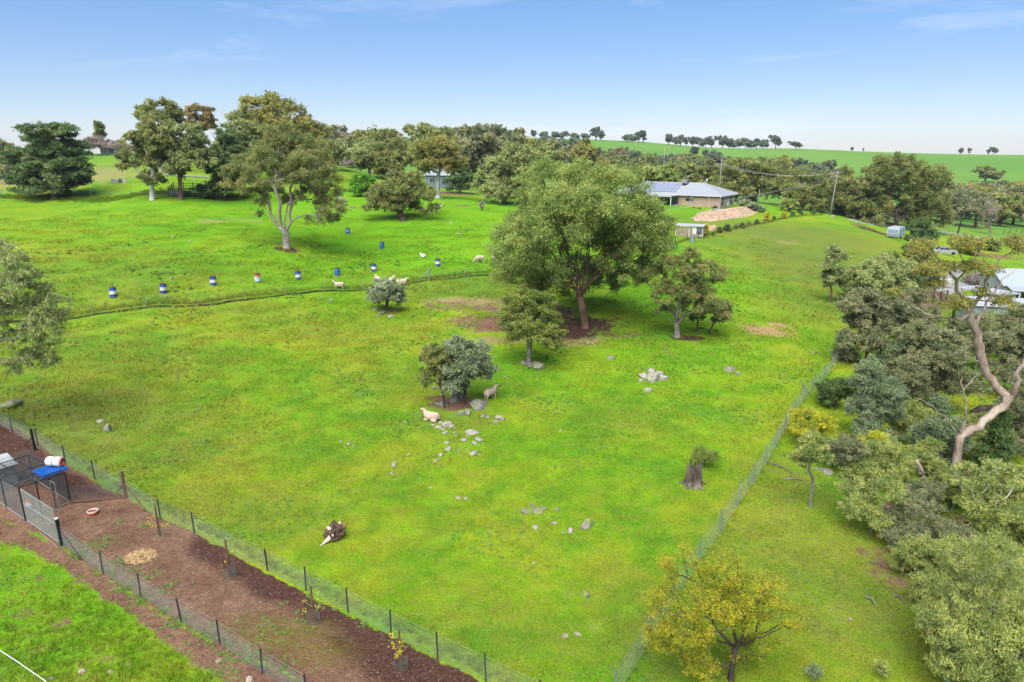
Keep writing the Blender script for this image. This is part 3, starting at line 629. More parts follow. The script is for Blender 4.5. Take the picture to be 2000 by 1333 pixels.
def tree(name, label, cat, base, lobes, leaf='gum', bark='gum', clumps=60, cr=.9, leaves=9000, ll=.26, lw=.09, trunk=None, limbs=(), r0=.3, rt=.025, seed=1, droop=.4, flat=.75, shell=.5,
         group=None, fork=.35, wob=.12, deep=1.0, spread=.35, lean=None, flare=1.5, updir=0, mind=None, pull=.35, jit=.22, low=-.75, fill=.25, crown=True, dist=None, limb_r=None):
    rng = np.random.default_rng(seed); pr = random.Random(seed)
    b = G(*base) if dist is None else Vector((ray(*base).x / ray(*base).y * dist, dist, 0))
    if dist is not None: b.z = gz(b.x, b.y)
    o = empty(name, b, 0, label, cat, group)
    L = []
    for q in lobes:
        cx, cy, rx, ry = q[:4]; dy = q[4] if len(q) > 4 else 0.0
        s = (b.y + dy) / ray(cx, cy).y / FPX; p = up(cx, cy, b.y + dy) - b
        if len(q) < 5 and len(lobes) > 2: p.y += pr.uniform(-1, 1) * spread * rx * s * 2
        L.append((p.x, p.y, p.z, rx * s, max(rx, ry) * s * deep if len(q) < 6 else q[5], ry * s))
    T = sample_lobes(L, clumps, rng, shell, mind if mind is not None else cr * .6, low)
    sk = Skel(); rads = {}
    def P2(px, py, dy=0.0): v = up(px, py, b.y + dy) - b; return np.array((v.x, v.y, v.z))
    sk.add((0, 0, -.15), -1); fk = 0
    if trunk:
        for q in trunk: fk = sk.add(P2(*q), fk)
    else:
        zt = min(l[2] for l in L); zt = max(.35, zt * fork * 2) if len(L) > 1 else L[0][2] * fork
        xt = float(np.mean([l[0] for l in L])) * .35 if lean is None else lean
        for i in (1, 2, 3): fk = sk.add((xt * i / 3 + pr.gauss(0, .03), pr.gauss(0, .03), zt * i / 3), fk)
    made = []
    for li, lb in enumerate(limbs):
        q = fk
        if isinstance(lb, tuple): q = made[lb[0]][lb[1]]; lb = lb[2]
        pts = [P2(*s) for s in lb]; made.append([])
        for si, s in enumerate(pts):
            a = sk.p[q]; mid = (a + s) / 2 + np.array([pr.gauss(0, 1), pr.gauss(0, 1), pr.gauss(0, 1)]) * .08 * np.linalg.norm(s - a)
            q = sk.add(mid, q); m0 = q; q = sk.add(s, q); made[-1].append(q)
            if limb_r: ra, rb = limb_r[li]; f_ = (si + 1) / len(pts); rads[q] = ra + (rb - ra) * f_; rads[m0] = ra + (rb - ra) * max(f_ - .5 / len(pts), 0)
    grow(sk, T, pr, wob, pull=pull, fixed=fk)
    put(bpy.data.objects.new('trunk', limb_mesh('trunk', sk, BARK[bark], rt, r0, flare=flare, lim_r=rads, sides=8 if r0 > .2 else 6)), o)
    if crown:
        rr = cr * rng.uniform(.65, 1.25, len(T))
        put(bpy.data.objects.new('crown', leaf_mesh('crown', T, rr, leaves, ll, lw, LEAF[leaf], rng, flat, droop, fill, jit=jit, updir=updir)), o)
    return o
def clone(o, px, py, s=1.0, rz=None, label=None, group=None, seed=0, dist=None, sz=None):
    c = copy_tree(o); rd = random.Random(seed + int(px * 7 + py))
    g = G(px, py) if dist is None else Vector((ray(px, py).x / ray(px, py).y * dist, dist, 0))
    if dist is not None: g.z = gz(g.x, g.y)
    c.location = g; c.rotation_euler = (0, 0, rd.uniform(0, 6.28) if rz is None else rz); c.scale = (s, s, sz or s)
    if label: c['label'] = label
    if group: c['group'] = group
    return c

# ---- paddock trees
tree('river_gum', 'huge spreading gum tree with many upright stems on dark mulch in the paddock', 'tree', (1143, 640),
     [(1100, 380, 95, 60, 1), (1190, 385, 90, 60, -1), (1060, 450, 95, 55, 1), (1235, 440, 75, 60, 0), (1150, 340, 60, 30, 0), (1010, 480, 55, 50, -1), (1150, 440, 90, 55, 4), (1030, 535, 52, 32, 0), (1270, 450, 45, 40, 1), (1228, 505, 48, 34, 2), (1078, 556, 30, 26, 3.5), (1160, 400, 60, 34, -5.5), (1095, 440, 66, 30, -5.5), (1225, 440, 40, 30, -4), (1120, 520, 50, 24, 6.5), (1180, 545, 40, 22, 6.5), (990, 520, 36, 30, 1), (1040, 556, 30, 20, 2), (1255, 530, 40, 22, 2), (1020, 490, 56, 38, -3), (1262, 490, 40, 30, -2), (1070, 530, 40, 24, -3), (1212, 522, 42, 22, -3), (1100, 400, 70, 40, -4)],
     leaf='gum_green', bark='brown', clumps=500, cr=1.0, leaves=118000, ll=.20, lw=.06, seed=11, r0=.34, rt=.014, flare=1.25, droop=.7,
     trunk=[(1141, 620), (1136, 596), (1133, 582)],
     limbs=[[(1134 + 17 * math.sin(a) * f1, 556 - 8 * math.cos(a), 1.1 * math.cos(a * 2.3)), (1134 + 46 * math.sin(a) * f1, 508 + 14 * abs(math.sin(a)), 2.2 * math.cos(a * 2.3)), (1136 + 88 * math.sin(a) * f1, 440 + 40 * abs(math.sin(a)), 3.4 * math.cos(a * 2.3))] for a, f1 in [(-1.35 + i * .193, .9 + .1 * (i % 3)) for i in range(15)]], limb_r=[(.085, .035)] * 15,
     shell=.55, low=-.85, wob=.08, pull=.25)
tree('kurrajong_tree', 'dense rounded green tree among grey rocks in front of the huge gum', 'tree', (1033, 712),
     [(1037, 625, 55, 50), (1020, 600, 36, 38), (1055, 595, 34, 36), (1012, 650, 34, 28), (1064, 652, 32, 28)], leaf='kurra', bark='grey', clumps=110, cr=.55, leaves=26000, ll=.13, lw=.065, seed=12, r0=.19, fork=.45, shell=.35, droop=.3)
tree('multi_stem_gum', 'open dark gum with several grey stems beside the huge paddock gum', 'tree', (1322, 658),
     [(1330, 515, 48, 32), (1285, 545, 30, 26), (1375, 545, 42, 30), (1415, 528, 16, 12), (1310, 580, 40, 26), (1370, 595, 45, 28), (1400, 600, 25, 25), (1335, 555, 40, 30), (1300, 610, 22, 16)],
     leaf='gum', bark='grey', clumps=125, cr=.58, leaves=22000, ll=.17, lw=.055, seed=13, r0=.26, rt=.02, droop=.5, trunk=[(1323, 645), (1321, 632)],
     limbs=[[(1312, 600, .5), (1305, 560, 1)], [(1325, 600, -.6), (1335, 550, -1)], [(1340, 610, .3), (1375, 570, .8)], [(1310, 625, -.8), (1290, 615, -1.5)]], shell=.5)
tree('sapling_gum', 'thin leaning sapling under the open dark gum', 'tree', (1360, 650), [(1366, 615, 14, 14), (1370, 598, 14, 14)], leaf='gum', bark='dark', clumps=16, cr=.35, leaves=1600, ll=.18, lw=.07, seed=14, r0=.07, rt=.015, group='thin saplings')
tree('sapling_gum', 'thin sapling leaning out beside the open dark gum', 'tree', (1382, 653), [(1404, 615, 16, 16), (1408, 600, 14, 14)], leaf='gum', bark='dark', clumps=16, cr=.35, leaves=1600, ll=.18, lw=.07, seed=15, r0=.07, rt=.015, lean=.6, group='thin saplings')
tree('silver_shrub', 'large silvery grey shrub growing over rocks near two sheep', 'shrub', (905, 790),
     [(905, 708, 42, 36), (890, 678, 28, 20), (935, 715, 26, 26), (925, 688, 26, 22), (890, 742, 32, 16), (946, 730, 14, 14)], leaf='silver', bark='dark', clumps=150, cr=.44, leaves=20000, ll=.15, lw=.05, seed=16, r0=.11, fork=.25, shell=.35, updir=.7, droop=.1, jit=.26)
tree('brown_shrub', 'olive brown small tree beside the large silvery shrub', 'tree', (868, 797),
     [(850, 695, 28, 24), (835, 720, 20, 20), (862, 725, 22, 22), (838, 742, 14, 14), (866, 700, 16, 20)], leaf='gum', bark='dark', clumps=55, cr=.36, leaves=6500, ll=.15, lw=.05, seed=17, r0=.08, rt=.015, trunk=[(866, 775), (860, 755)], droop=.7)
tree('olive_bush', 'small grey green olive bush on a bare patch by the fence', 'shrub', (757, 607),
     [(757, 570, 32, 25), (735, 572, 20, 18), (775, 578, 18, 18), (752, 556, 20, 14)], leaf='silver', bark='dark', clumps=70, cr=.45, leaves=9000, ll=.16, lw=.055, seed=18, r0=.16, fork=.3, shell=.35, updir=.4, droop=.1)
tree('spreading_gum', 'wide gum with thick pale forked limbs standing alone by the blue drums', 'tree', (560, 485),
     [(560, 290, 70, 38), (505, 325, 62, 34), (610, 330, 62, 42), (470, 350, 36, 28), (545, 340, 60, 40), (640, 385, 34, 26), (600, 385, 40, 24, 3), (530, 385, 36, 22, 3), (652, 405, 26, 16), (505, 415, 22, 12), (632, 425, 28, 8), (560, 260, 36, 18), (495, 385, 18, 18)],
     leaf='gum', bark='gum', clumps=210, cr=.8, leaves=44000, ll=.21, lw=.062, seed=19, r0=.42, rt=.025, flare=1.3, droop=.8, trunk=[(559, 470), (558, 455)],
     limbs=[[(540, 440, .5), (528, 418, 1), (520, 380, 1.5)], [(545, 425, -.6), (548, 395, -1), (540, 340, -1)], [(568, 435, .4), (570, 400, .6), (580, 340, 1)], [(580, 425, -.5), (610, 420, -1), (645, 412, -1.5)], [(562, 400, 1.5), (590, 350, 3), (620, 315, 3)]], shell=.55, low=-.5)
tree('leaning_gum', 'rounded gum with a dark leaning trunk in the bright pasture', 'tree', (788, 432),
     [(775, 372, 48, 28), (745, 385, 34, 24), (815, 382, 34, 24), (785, 348, 34, 16), (725, 398, 18, 14), (838, 402, 16, 14), (780, 400, 40, 18)], leaf='gum', bark='dark', clumps=130, cr=.8, leaves=18000, ll=.30, lw=.11, seed=20, r0=.45, trunk=[(783, 420), (777, 406)], droop=.6, group='hill gums')
# ---- the hill on the left
tree('monterey_pine', 'broad dark green pine standing behind the wire fence on the hill', 'tree', (108, 388),
     [(95, 255, 42, 16), (85, 275, 50, 16), (120, 290, 50, 16), (60, 300, 44, 14), (140, 318, 38, 14), (80, 328, 60, 16), (40, 318, 30, 12), (150, 335, 30, 12), (100, 350, 65, 16), (60, 352, 32, 12), (130, 262, 24, 12), (165, 342, 18, 8), (30, 315, 18, 8), (100, 370, 48, 10), (90, 300, 40, 30)],
     leaf='pine', bark='dark', clumps=300, cr=1.25, leaves=36000, ll=.42, lw=.16, seed=21, r0=.5, flat=.5, droop=-.1, trunk=[(108, 365), (106, 330), (102, 290), (98, 262)], shell=.3, mind=.5, pull=.1, spread=.22, jit=.3)
tree('pale_trunk_gum', 'tall gum with slim white branches behind the hill fence', 'tree', (298, 391),
     [(290, 250, 34, 24), (265, 275, 26, 24), (320, 265, 24, 26), (290, 290, 40, 30), (255, 312, 22, 18), (325, 305, 22, 28), (290, 320, 30, 20), (300, 345, 22, 14), (275, 345, 14, 10)], leaf='gum', bark='pale', clumps=130, cr=.85, leaves=14000, ll=.38, lw=.13, seed=22, r0=.32, rt=.035, droop=.6,
     trunk=[(297, 375), (296, 352)], limbs=[[(293, 325, .4), (285, 295, .8), (280, 265, 1)], [(300, 320, -.4), (308, 290, -.8), (315, 262, -1)], [(275, 345, .5), (262, 325, 1)]], shell=.45)
tree('shade_gum', 'gum with a reddish trunk beside the timber stockyard on the hill', 'tree', (353, 390),
     [(355, 270, 34, 24), (335, 295, 28, 22), (385, 285, 30, 26), (350, 315, 30, 22), (395, 310, 22, 22), (365, 255, 22, 14), (345, 335, 18, 12)], leaf='gum_grey', bark='brown', clumps=110, cr=.85, leaves=12000, ll=.38, lw=.13, seed=23, r0=.34, rt=.035, droop=.6, trunk=[(352, 370), (351, 345)], shell=.45)
tree('dark_pine', 'tall dark conifer between the stockyard gum and spreading gum', 'tree', (437, 388),
     [(440, 262, 16, 18), (438, 290, 28, 20), (435, 318, 38, 22), (440, 345, 40, 22), (432, 368, 40, 14), (455, 300, 26, 24)], leaf='pine', bark='dark', clumps=150, cr=.9, leaves=14000, ll=.42, lw=.14, seed=24, r0=.38, flat=.5, trunk=[(437, 360), (438, 320), (440, 275)], shell=.3, pull=.1, jit=.2)
hill = [
 ('rusty_crown_gum', 'very tall gum with brown tinted crown rising behind the spreading gum', (545, 352), [(520, 215, 42, 22), (570, 235, 44, 30), (495, 245, 34, 30), (610, 262, 30, 26), (540, 262, 60, 32), (590, 290, 44, 28), (510, 285, 36, 26), (535, 200, 22, 12), (625, 285, 20, 20)], 'gum_brown', 'gum', 200, 1.6, 16000, .62, .22, .6, 31),
 ('rusty_gum', 'slim rust red gum top standing clear against the sky', (396, 330), [(395, 222, 24, 16), (385, 240, 20, 12), (408, 246, 18, 14)], 'gum_rust', 'gum', 50, 1.0, 4500, .5, .18, .3, 32),
 ('round_top_gum', 'round topped olive gum rising behind the pale trunked gum', (315, 335), [(315, 212, 34, 16), (290, 225, 24, 16), (335, 228, 18, 18), (310, 240, 40, 22)], 'gum', 'gum', 90, 1.1, 8000, .5, .18, .4, 33),
 ('grey_gum', 'leafy grey green gum filling the gap behind the dark conifer', (480, 360), [(475, 255, 28, 20), (465, 285, 30, 22), (495, 290, 28, 22), (480, 315, 36, 22), (458, 235, 14, 16)], 'gum_grey', 'gum', 90, 1.1, 8000, .5, .18, .35, 34),
 ('edge_gum', 'grey thin gum beyond the broad pine', (10, 360), [(5, 300, 20, 22), (25, 315, 20, 22), (0, 335, 20, 16)], 'gum_drab', 'gum', 50, .9, 4200, .45, .16, .25, 35),
 ('bare_hedge', 'brown leafless thicket beside the grey shed on the hilltop', (203, 292), [(190, 280, 22, 10), (215, 282, 22, 9), (235, 284, 14, 8), (175, 282, 12, 9)], 'bare', 'grey', 60, .9, 4200, .5, .10, .12, 36),
 ('hilltop_cypress', 'small pointed green tree above the brown thicket', (196, 280), [(195, 262, 8, 10), (195, 252, 6, 10), (194, 245, 4, 6)], 'gum', 'gum', 24, .7, 1800, .5, .2, .15, 37),
 ('yellow_hedge', 'low straggly shrubs along the far drive below the rusty crown', (590, 345), [(570, 335, 30, 10), (610, 338, 26, 9), (640, 330, 18, 8)], 'gum_drab', 'dark', 40, 1.0, 3500, .5, .2, .15, 38),
 ('thicket_gum', 'grey gum thicket beyond the bright lawn near the lone hill', (645, 330), [(640, 290, 26, 16), (665, 300, 20, 16), (630, 308, 24, 14)], 'gum_grey', 'gum', 60, 1.5, 4500, .8, .3, .25, 39),
 ('bare_orchard', 'pale brown leafless orchard trees past the bright lawn', (690, 328), [(675, 308, 20, 10), (705, 306, 22, 10), (690, 315, 26, 8)], 'bare', 'grey', 60, 1.5, 4200, .9, .18, .2, 40),
 ('bright_bush', 'vivid green bush beside the leaning gum', (706, 384), [(705, 362, 18, 16), (718, 355, 14, 14), (698, 370, 12, 12)], 'bright', 'dark', 60, .8, 5000, .34, .16, .15, 41),
 ('stringy_gum', 'brown green gum left of the slate roofed cottage', (762, 352), [(765, 290, 30, 20), (748, 312, 22, 20), (782, 312, 22, 18), (760, 330, 28, 14)], 'gum', 'gum', 90, 1.2, 7000, .55, .2, .35, 42),
 ('dark_gum', 'dark green gum between leafless orchard and brown gum', (722, 345), [(720, 300, 24, 18), (705, 318, 14, 14), (735, 315, 16, 18)], 'gum_grey', 'gum', 60, 1.4, 4500, .65, .22, .35, 43),
 ('flat_top_gum', 'tallest olive gum with flat leafy top behind the cottage', (818, 345), [(820, 252, 32, 10), (800, 265, 20, 14), (835, 262, 20, 12), (815, 285, 34, 20), (805, 305, 26, 20)], 'gum', 'gum', 100, 1.3, 8000, .6, .2, .4, 44),
 ('white_trunk_gum', 'rusty gum with a straight white trunk beside the cottage', (855, 387), [(855, 288, 34, 18), (830, 300, 24, 18), (885, 300, 24, 18), (858, 318, 40, 16), (895, 322, 18, 12), (825, 325, 14, 12)], 'gum_brown', 'pale', 120, 1.0, 11000, .42, .15, .36, 45),
 ('dark_fruit_tree', 'low dark green leafy tree right of the white trunked gum', (897, 378), [(897, 348, 24, 18), (882, 358, 16, 14), (912, 356, 18, 16), (900, 335, 16, 12)], 'dark', 'dark', 70, .8, 6500, .36, .16, .2, 46),
 ('grey_mallee', 'broad grey foliaged tree bunched at the pasture corner', (985, 398), [(990, 325, 44, 26), (955, 345, 30, 24), (1030, 335, 36, 24), (975, 370, 40, 20), (1040, 308, 36, 18), (1010, 300, 40, 16), (1020, 365, 34, 20)], 'gum_grey', 'dark', 170, 1.1, 17000, .42, .16, .4, 47),
]
for nm, lb, bs, lo, lf, bk, nc, cr_, nl, l_, w_, r_, sd in hill:
    tree(nm, lb, 'shrub' if 'bush' in nm or 'hedge' in nm else 'tree', bs, lo, dist={'bare_hedge': 182, 'hilltop_cypress': 186}.get(nm), leaf=lf, bark=bk, clumps=nc, cr=cr_, leaves=nl, ll=l_, lw=w_, r0=r_, rt=.05, seed=sd, droop=.5, shell=.45)

# ---- behind and beside the brick house
beyond = [
 ('shelter_gum', 'big dark olive gum directly behind the grey roofed brick house', (1475, 396), [(1450, 332, 50, 26), (1505, 326, 40, 22), (1428, 358, 40, 26), (1522, 352, 26, 20), (1475, 362, 55, 24), (1455, 385, 30, 12)], 'gum', 'dark', 150, 1.5, 15000, .55, .2, .5, 51),
 ('house_gum', 'leafy gum with leaning trunks just left of the tall power pole', (1563, 410), [(1572, 356, 38, 20), (1548, 378, 28, 22), (1605, 375, 28, 24), (1575, 395, 34, 12), (1620, 352, 20, 16)], 'gum', 'dark', 110, 1.3, 10000, .5, .18, .35, 52),
 ('roadside_gum', 'massive domed gum shading the caravan beside the road', (1748, 447), [(1755, 330, 60, 24), (1700, 355, 58, 34), (1800, 352, 48, 32), (1672, 388, 36, 28), (1750, 390, 70, 34), (1822, 395, 30, 32), (1700, 422, 40, 18), (1850, 425, 18, 22), (1790, 420, 34, 18)], 'gum', 'dark', 360, 1.3, 42000, .44, .16, .5, 53),
 ('silver_wattle', 'small pale silver bush at the foot of the tall power pole', (1643, 420), [(1642, 404, 13, 10), (1652, 410, 10, 8)], 'silver', 'dark', 30, .8, 2600, .4, .16, .12, 54),
 ('garden_shrub', 'round grey green shrubs at the end of the brick house', (1478, 414), [(1470, 403, 12, 7), (1458, 398, 12, 6), (1482, 408, 9, 6)], 'silver', 'dark', 36, .6, 3000, .32, .14, .1, 55),
 ('young_gum', 'young bright gum on the lawn between house and pole', (1540, 414), [(1540, 398, 13, 9), (1548, 404, 8, 6)], 'gum_green', 'dark', 26, .7, 2200, .36, .15, .12, 56),
 ('rust_dome_tree', 'round rust brown tree above the top of the huge paddock gum', (1207, 334), [(1207, 302, 20, 14), (1218, 310, 16, 12), (1195, 310, 14, 12)], 'gum_rust', 'dark', 60, 1.4, 5000, .7, .26, .4, 57),
 ('dark_verge_shrub', 'dark shrub on the verge between the caravan and the road', (1798, 478), [(1798, 445, 14, 16), (1806, 460, 16, 14), (1786, 466, 12, 10)], 'dark', 'dark', 45, .9, 4200, .4, .16, .15, 58),
 ('golden_bush', 'golden yellow flowering bush beside the parked silver car', (1893, 498), [(1896, 478, 18, 10), (1885, 486, 16, 10), (1905, 488, 12, 8)], 'golden', 'dark', 45, .8, 4500, .34, .15, .12, 59),
 ('lime_verge_bush', 'lime green bush at the edge of the road past the golden bush', (1930, 490), [(1928, 472, 13, 10), (1938, 478, 12, 9)], 'wattle', 'dark', 34, .8, 2800, .4, .16, .12, 60),
 ('leafless_tree', 'grey leafless tree in front of the far roadside gums', (1935, 458), [(1932, 425, 12, 18), (1940, 405, 10, 16), (1925, 440, 8, 8)], 'bare', 'grey', 30, .8, 900, .4, .1, .2, 61),
 ('ghost_gum', 'drab gum with dark trunk across the road beside the green paddock', (1905, 446), [(1905, 395, 30, 22), (1885, 410, 22, 18), (1925, 400, 22, 20)], 'gum_drab', 'dark', 80, 1.4, 7000, .55, .2, .35, 62),
]
T2 = {}
for nm, lb, bs, lo, lf, bk, nc, cr_, nl, l_, w_, r_, sd in beyond:
    T2[nm] = tree(nm, lb, 'shrub' if 'bush' in nm or 'shrub' in nm or nm == 'silver_wattle' else 'tree', bs, lo, leaf=lf, bark=bk, clumps=nc, cr=cr_, leaves=nl, ll=l_, lw=w_, r0=r_, rt=.05, seed=sd, droop=.5, shell=.3 if nm == 'roadside_gum' else .45, low=-1.1 if nm == 'roadside_gum' else -.75)
# woodland: a few grown trees, copied
def wood(seed, leaf, w, h, nc=55, nl=3600, ll=.9, lw=.36, bark='dark', lab=None, grp=None, at=None, d=None):
    rng = random.Random(seed); b = empty('gum_tree', (0, 0, 0), 0, lab, 'tree', grp)
    L = [(rng.uniform(-.25, .25) * w, rng.uniform(-.25, .25) * w, h * rng.uniform(.38, .84), w * .3, w * .3, h * .2) for _ in range(7)]
    nr_ = np.random.default_rng(seed); T = sample_lobes(L, nc, nr_, .3, .5, low=-1.1)
    sk = Skel(); f = sk.add((0, 0, -.3), -1)
    for i in (1, 2): f = sk.add((rng.gauss(0, .2), rng.gauss(0, .2), h * .14 * i), f)
    grow(sk, T, rng, .1, seg=1.6, pull=.3, fixed=f)
    put(bpy.data.objects.new('trunk', limb_mesh('trunk', sk, BARK[bark], .06, h * .03)), b)
    put(bpy.data.objects.new('crown', leaf_mesh('crown', T, w * .16 * nr_.uniform(.7, 1.25, len(T)), int(nl * 1.3), ll, lw * 1.1, LEAF[leaf], nr_, .7, .4, .25)), b)
    b.location = at; b.rotation_euler.z = rng.uniform(0, 6); return b
def D(px, dist): d = ray(px, 400); t = dist / d.y; x = d.x * t; return Vector((x, dist, gz(x, dist)))
def row(protos, spots, seed, label, grp, base_h):
    rng = random.Random(seed)
    for i, (px, dist, h) in enumerate(spots):
        p = protos[rng.randrange(len(protos))]; o = copy_tree(p); o['label'] = label; o['group'] = grp
        o.location = D(px, dist); s = h / base_h; o.scale = (s * rng.uniform(.9, 1.2), s * rng.uniform(.9, 1.2), s); o.rotation_euler.z = rng.uniform(0, 6.28)
LB_A, GR_A = 'brown green gum in the woodland belt behind the cottage', 'woodland belt gums'
A = [wood(71, 'gum_brown', 11, 12, lab=LB_A, grp=GR_A, at=D(905, 205)), wood(72, 'gum', 11, 12, lab=LB_A, grp=GR_A, at=D(945, 215)), wood(73, 'gum_drab', 12, 12, lab=LB_A, grp=GR_A, at=D(985, 225))]
row(A, [(925, 190, 15), (965, 195, 16), (1000, 205, 15), (870, 215, 16), (1030, 230, 15), (1060, 225, 15), (1090, 235, 15), (1120, 240, 15), (1148, 250, 14), (890, 240, 17), (940, 245, 17), (740, 260, 14), (770, 245, 16), (665, 330, 17), (705, 330, 16), (1010, 250, 16), (845, 255, 16), (980, 262, 17)], 5, LB_A, GR_A, 12)
LB_B, GR_B = 'low olive gum in the row behind the brick house roof', 'gums behind the house'
B = [wood(74, 'gum_green', 9, 8.5, lab=LB_B, grp=GR_B, at=D(1270, 200)), wood(75, 'gum', 9, 8.5, lab=LB_B, grp=GR_B, at=D(1310, 206))]
row(B, [(1288, 190, 8), (1330, 196, 9), (1352, 204, 9.5), (1375, 196, 8.5), (1395, 210, 9), (1250, 205, 8), (1345, 184, 6), (1300, 222, 9), (1410, 190, 6)], 6, LB_B, GR_B, 8.5)
LB_C, GR_C = 'drab gum in the wooded gully across the road', 'gully gums'
C_ = [wood(76, 'gum_drab', 11, 10, lab=LB_C, grp=GR_C, at=D(1870, 215)), wood(77, 'gum', 10, 10, lab=LB_C, grp=GR_C, at=D(1960, 205)), wood(78, 'gum_brown', 10, 10, lab=LB_C, grp=GR_C, at=D(2000, 230))]
row(C_, [(1845, 200, 10), (1890, 225, 11), (1915, 245, 11), (1940, 225, 10), (1985, 215, 11), (1985, 255, 12), (1950, 265, 11), (1905, 270, 10), (1870, 260, 10), (1840, 250, 9), (2020, 240, 11), (1660, 220, 10), (1630, 230, 10), (1600, 235, 9), (2015, 210, 9), (1925, 285, 9), (1975, 290, 9), (1855, 290, 8), (2030, 280, 10)], 7, LB_C, GR_C, 10)
LB_D, GR_D = 'dark gum in the belt of trees at the foot of the distant hill', 'gums below the distant hill'
Dd = [wood(79, 'gum', 14, 12, 44, 1900, 1.4, .6, lab=LB_D, grp=GR_D, at=D(1260, 400)), wood(80, 'far', 12, 12, 40, 1500, 1.6, .8, lab=LB_D, grp=GR_D, at=D(1360, 420))]
rr_ = random.Random(3)
row(Dd, [(1175 + i * 9.5 + rr_.uniform(-5, 5), rr_.uniform(360, 520), rr_.uniform(9, 14)) for i in range(27)] + [(1440 + i * 16 + rr_.uniform(-5, 5), rr_.uniform(300, 360), rr_.uniform(8, 11)) for i in range(13)] + [(1050 + i * 14, rr_.uniform(420, 560), rr_.uniform(10, 13)) for i in range(9)] + [(930 + i * 16, rr_.uniform(330, 450), rr_.uniform(11, 14)) for i in range(7)], 8, LB_D, GR_D, 12)
LB_E, GR_E = 'small dark tree standing on the skyline of the distant green hill', 'skyline trees'
E = [wood(83, 'far', 17, 11, 36, 900, 2.2, 1.1, lab=LB_E, grp=GR_E, at=D(1446, 805)), wood(84, 'far', 8, 16, 30, 700, 1.8, .9, lab=LB_E, grp=GR_E, at=D(1250, 800)), wood(81, 'far', 13, 15, 36, 900, 2.2, 1.1, lab=LB_E, grp=GR_E, at=D(1504, 790)), wood(82, 'far', 11, 15, 36, 900, 2.0, 1.0, lab=LB_E, grp=GR_E, at=D(1402, 800))]
row(E, [(px, 800 + (px % 7) * 4, h) for px, h in [(1299, 13), (1312, 12), (1322, 12), (1333, 11), (1345, 12), (1357, 14), (1369, 14), (1381, 14), (1415, 12), (1424, 12), (1434, 12), (1456, 12), (1467, 12), (1479, 13), (1860, 8), (1875, 8), (1913, 7), (1923, 9), (1160, 15), (1169, 11), (1220, 11), (1230, 9), (1242, 13), (1084, 10), (1098, 11), (1060, 10), (1120, 9), (1040, 10), (1140, 9), (1650, 5), (1672, 4), (683, 10), (711, 11), (721, 9)]], 9, LB_E, GR_E, 15)
low = copy_tree(E[2]); low.location = D(1543, 780); low.scale = (1.1, 1.1, .55); low['label'] = 'lone low spreading tree on the bare right hand skyline of the distant hill'; del low['group']
LB_F, GR_F = 'scattered dark tree on the open slope of the distant green hill', 'hillside trees'
row(E, [(1570, 400, 11), (1582, 395, 11), (1612, 420, 11), (1540, 430, 12), (1380, 560, 14), (1395, 545, 13), (1350, 600, 12), (1420, 530, 12), (1445, 480, 10), (1630, 380, 8), (1560, 470, 10)], 10, LB_F, GR_F, 15)
lone = copy_tree(Dd[0]); lone.location = D(1916, 400); lone.scale = (1.0, 1.0, .72); lone['label'] = 'wide dark tree standing alone in the far green crop'; del lone['group']

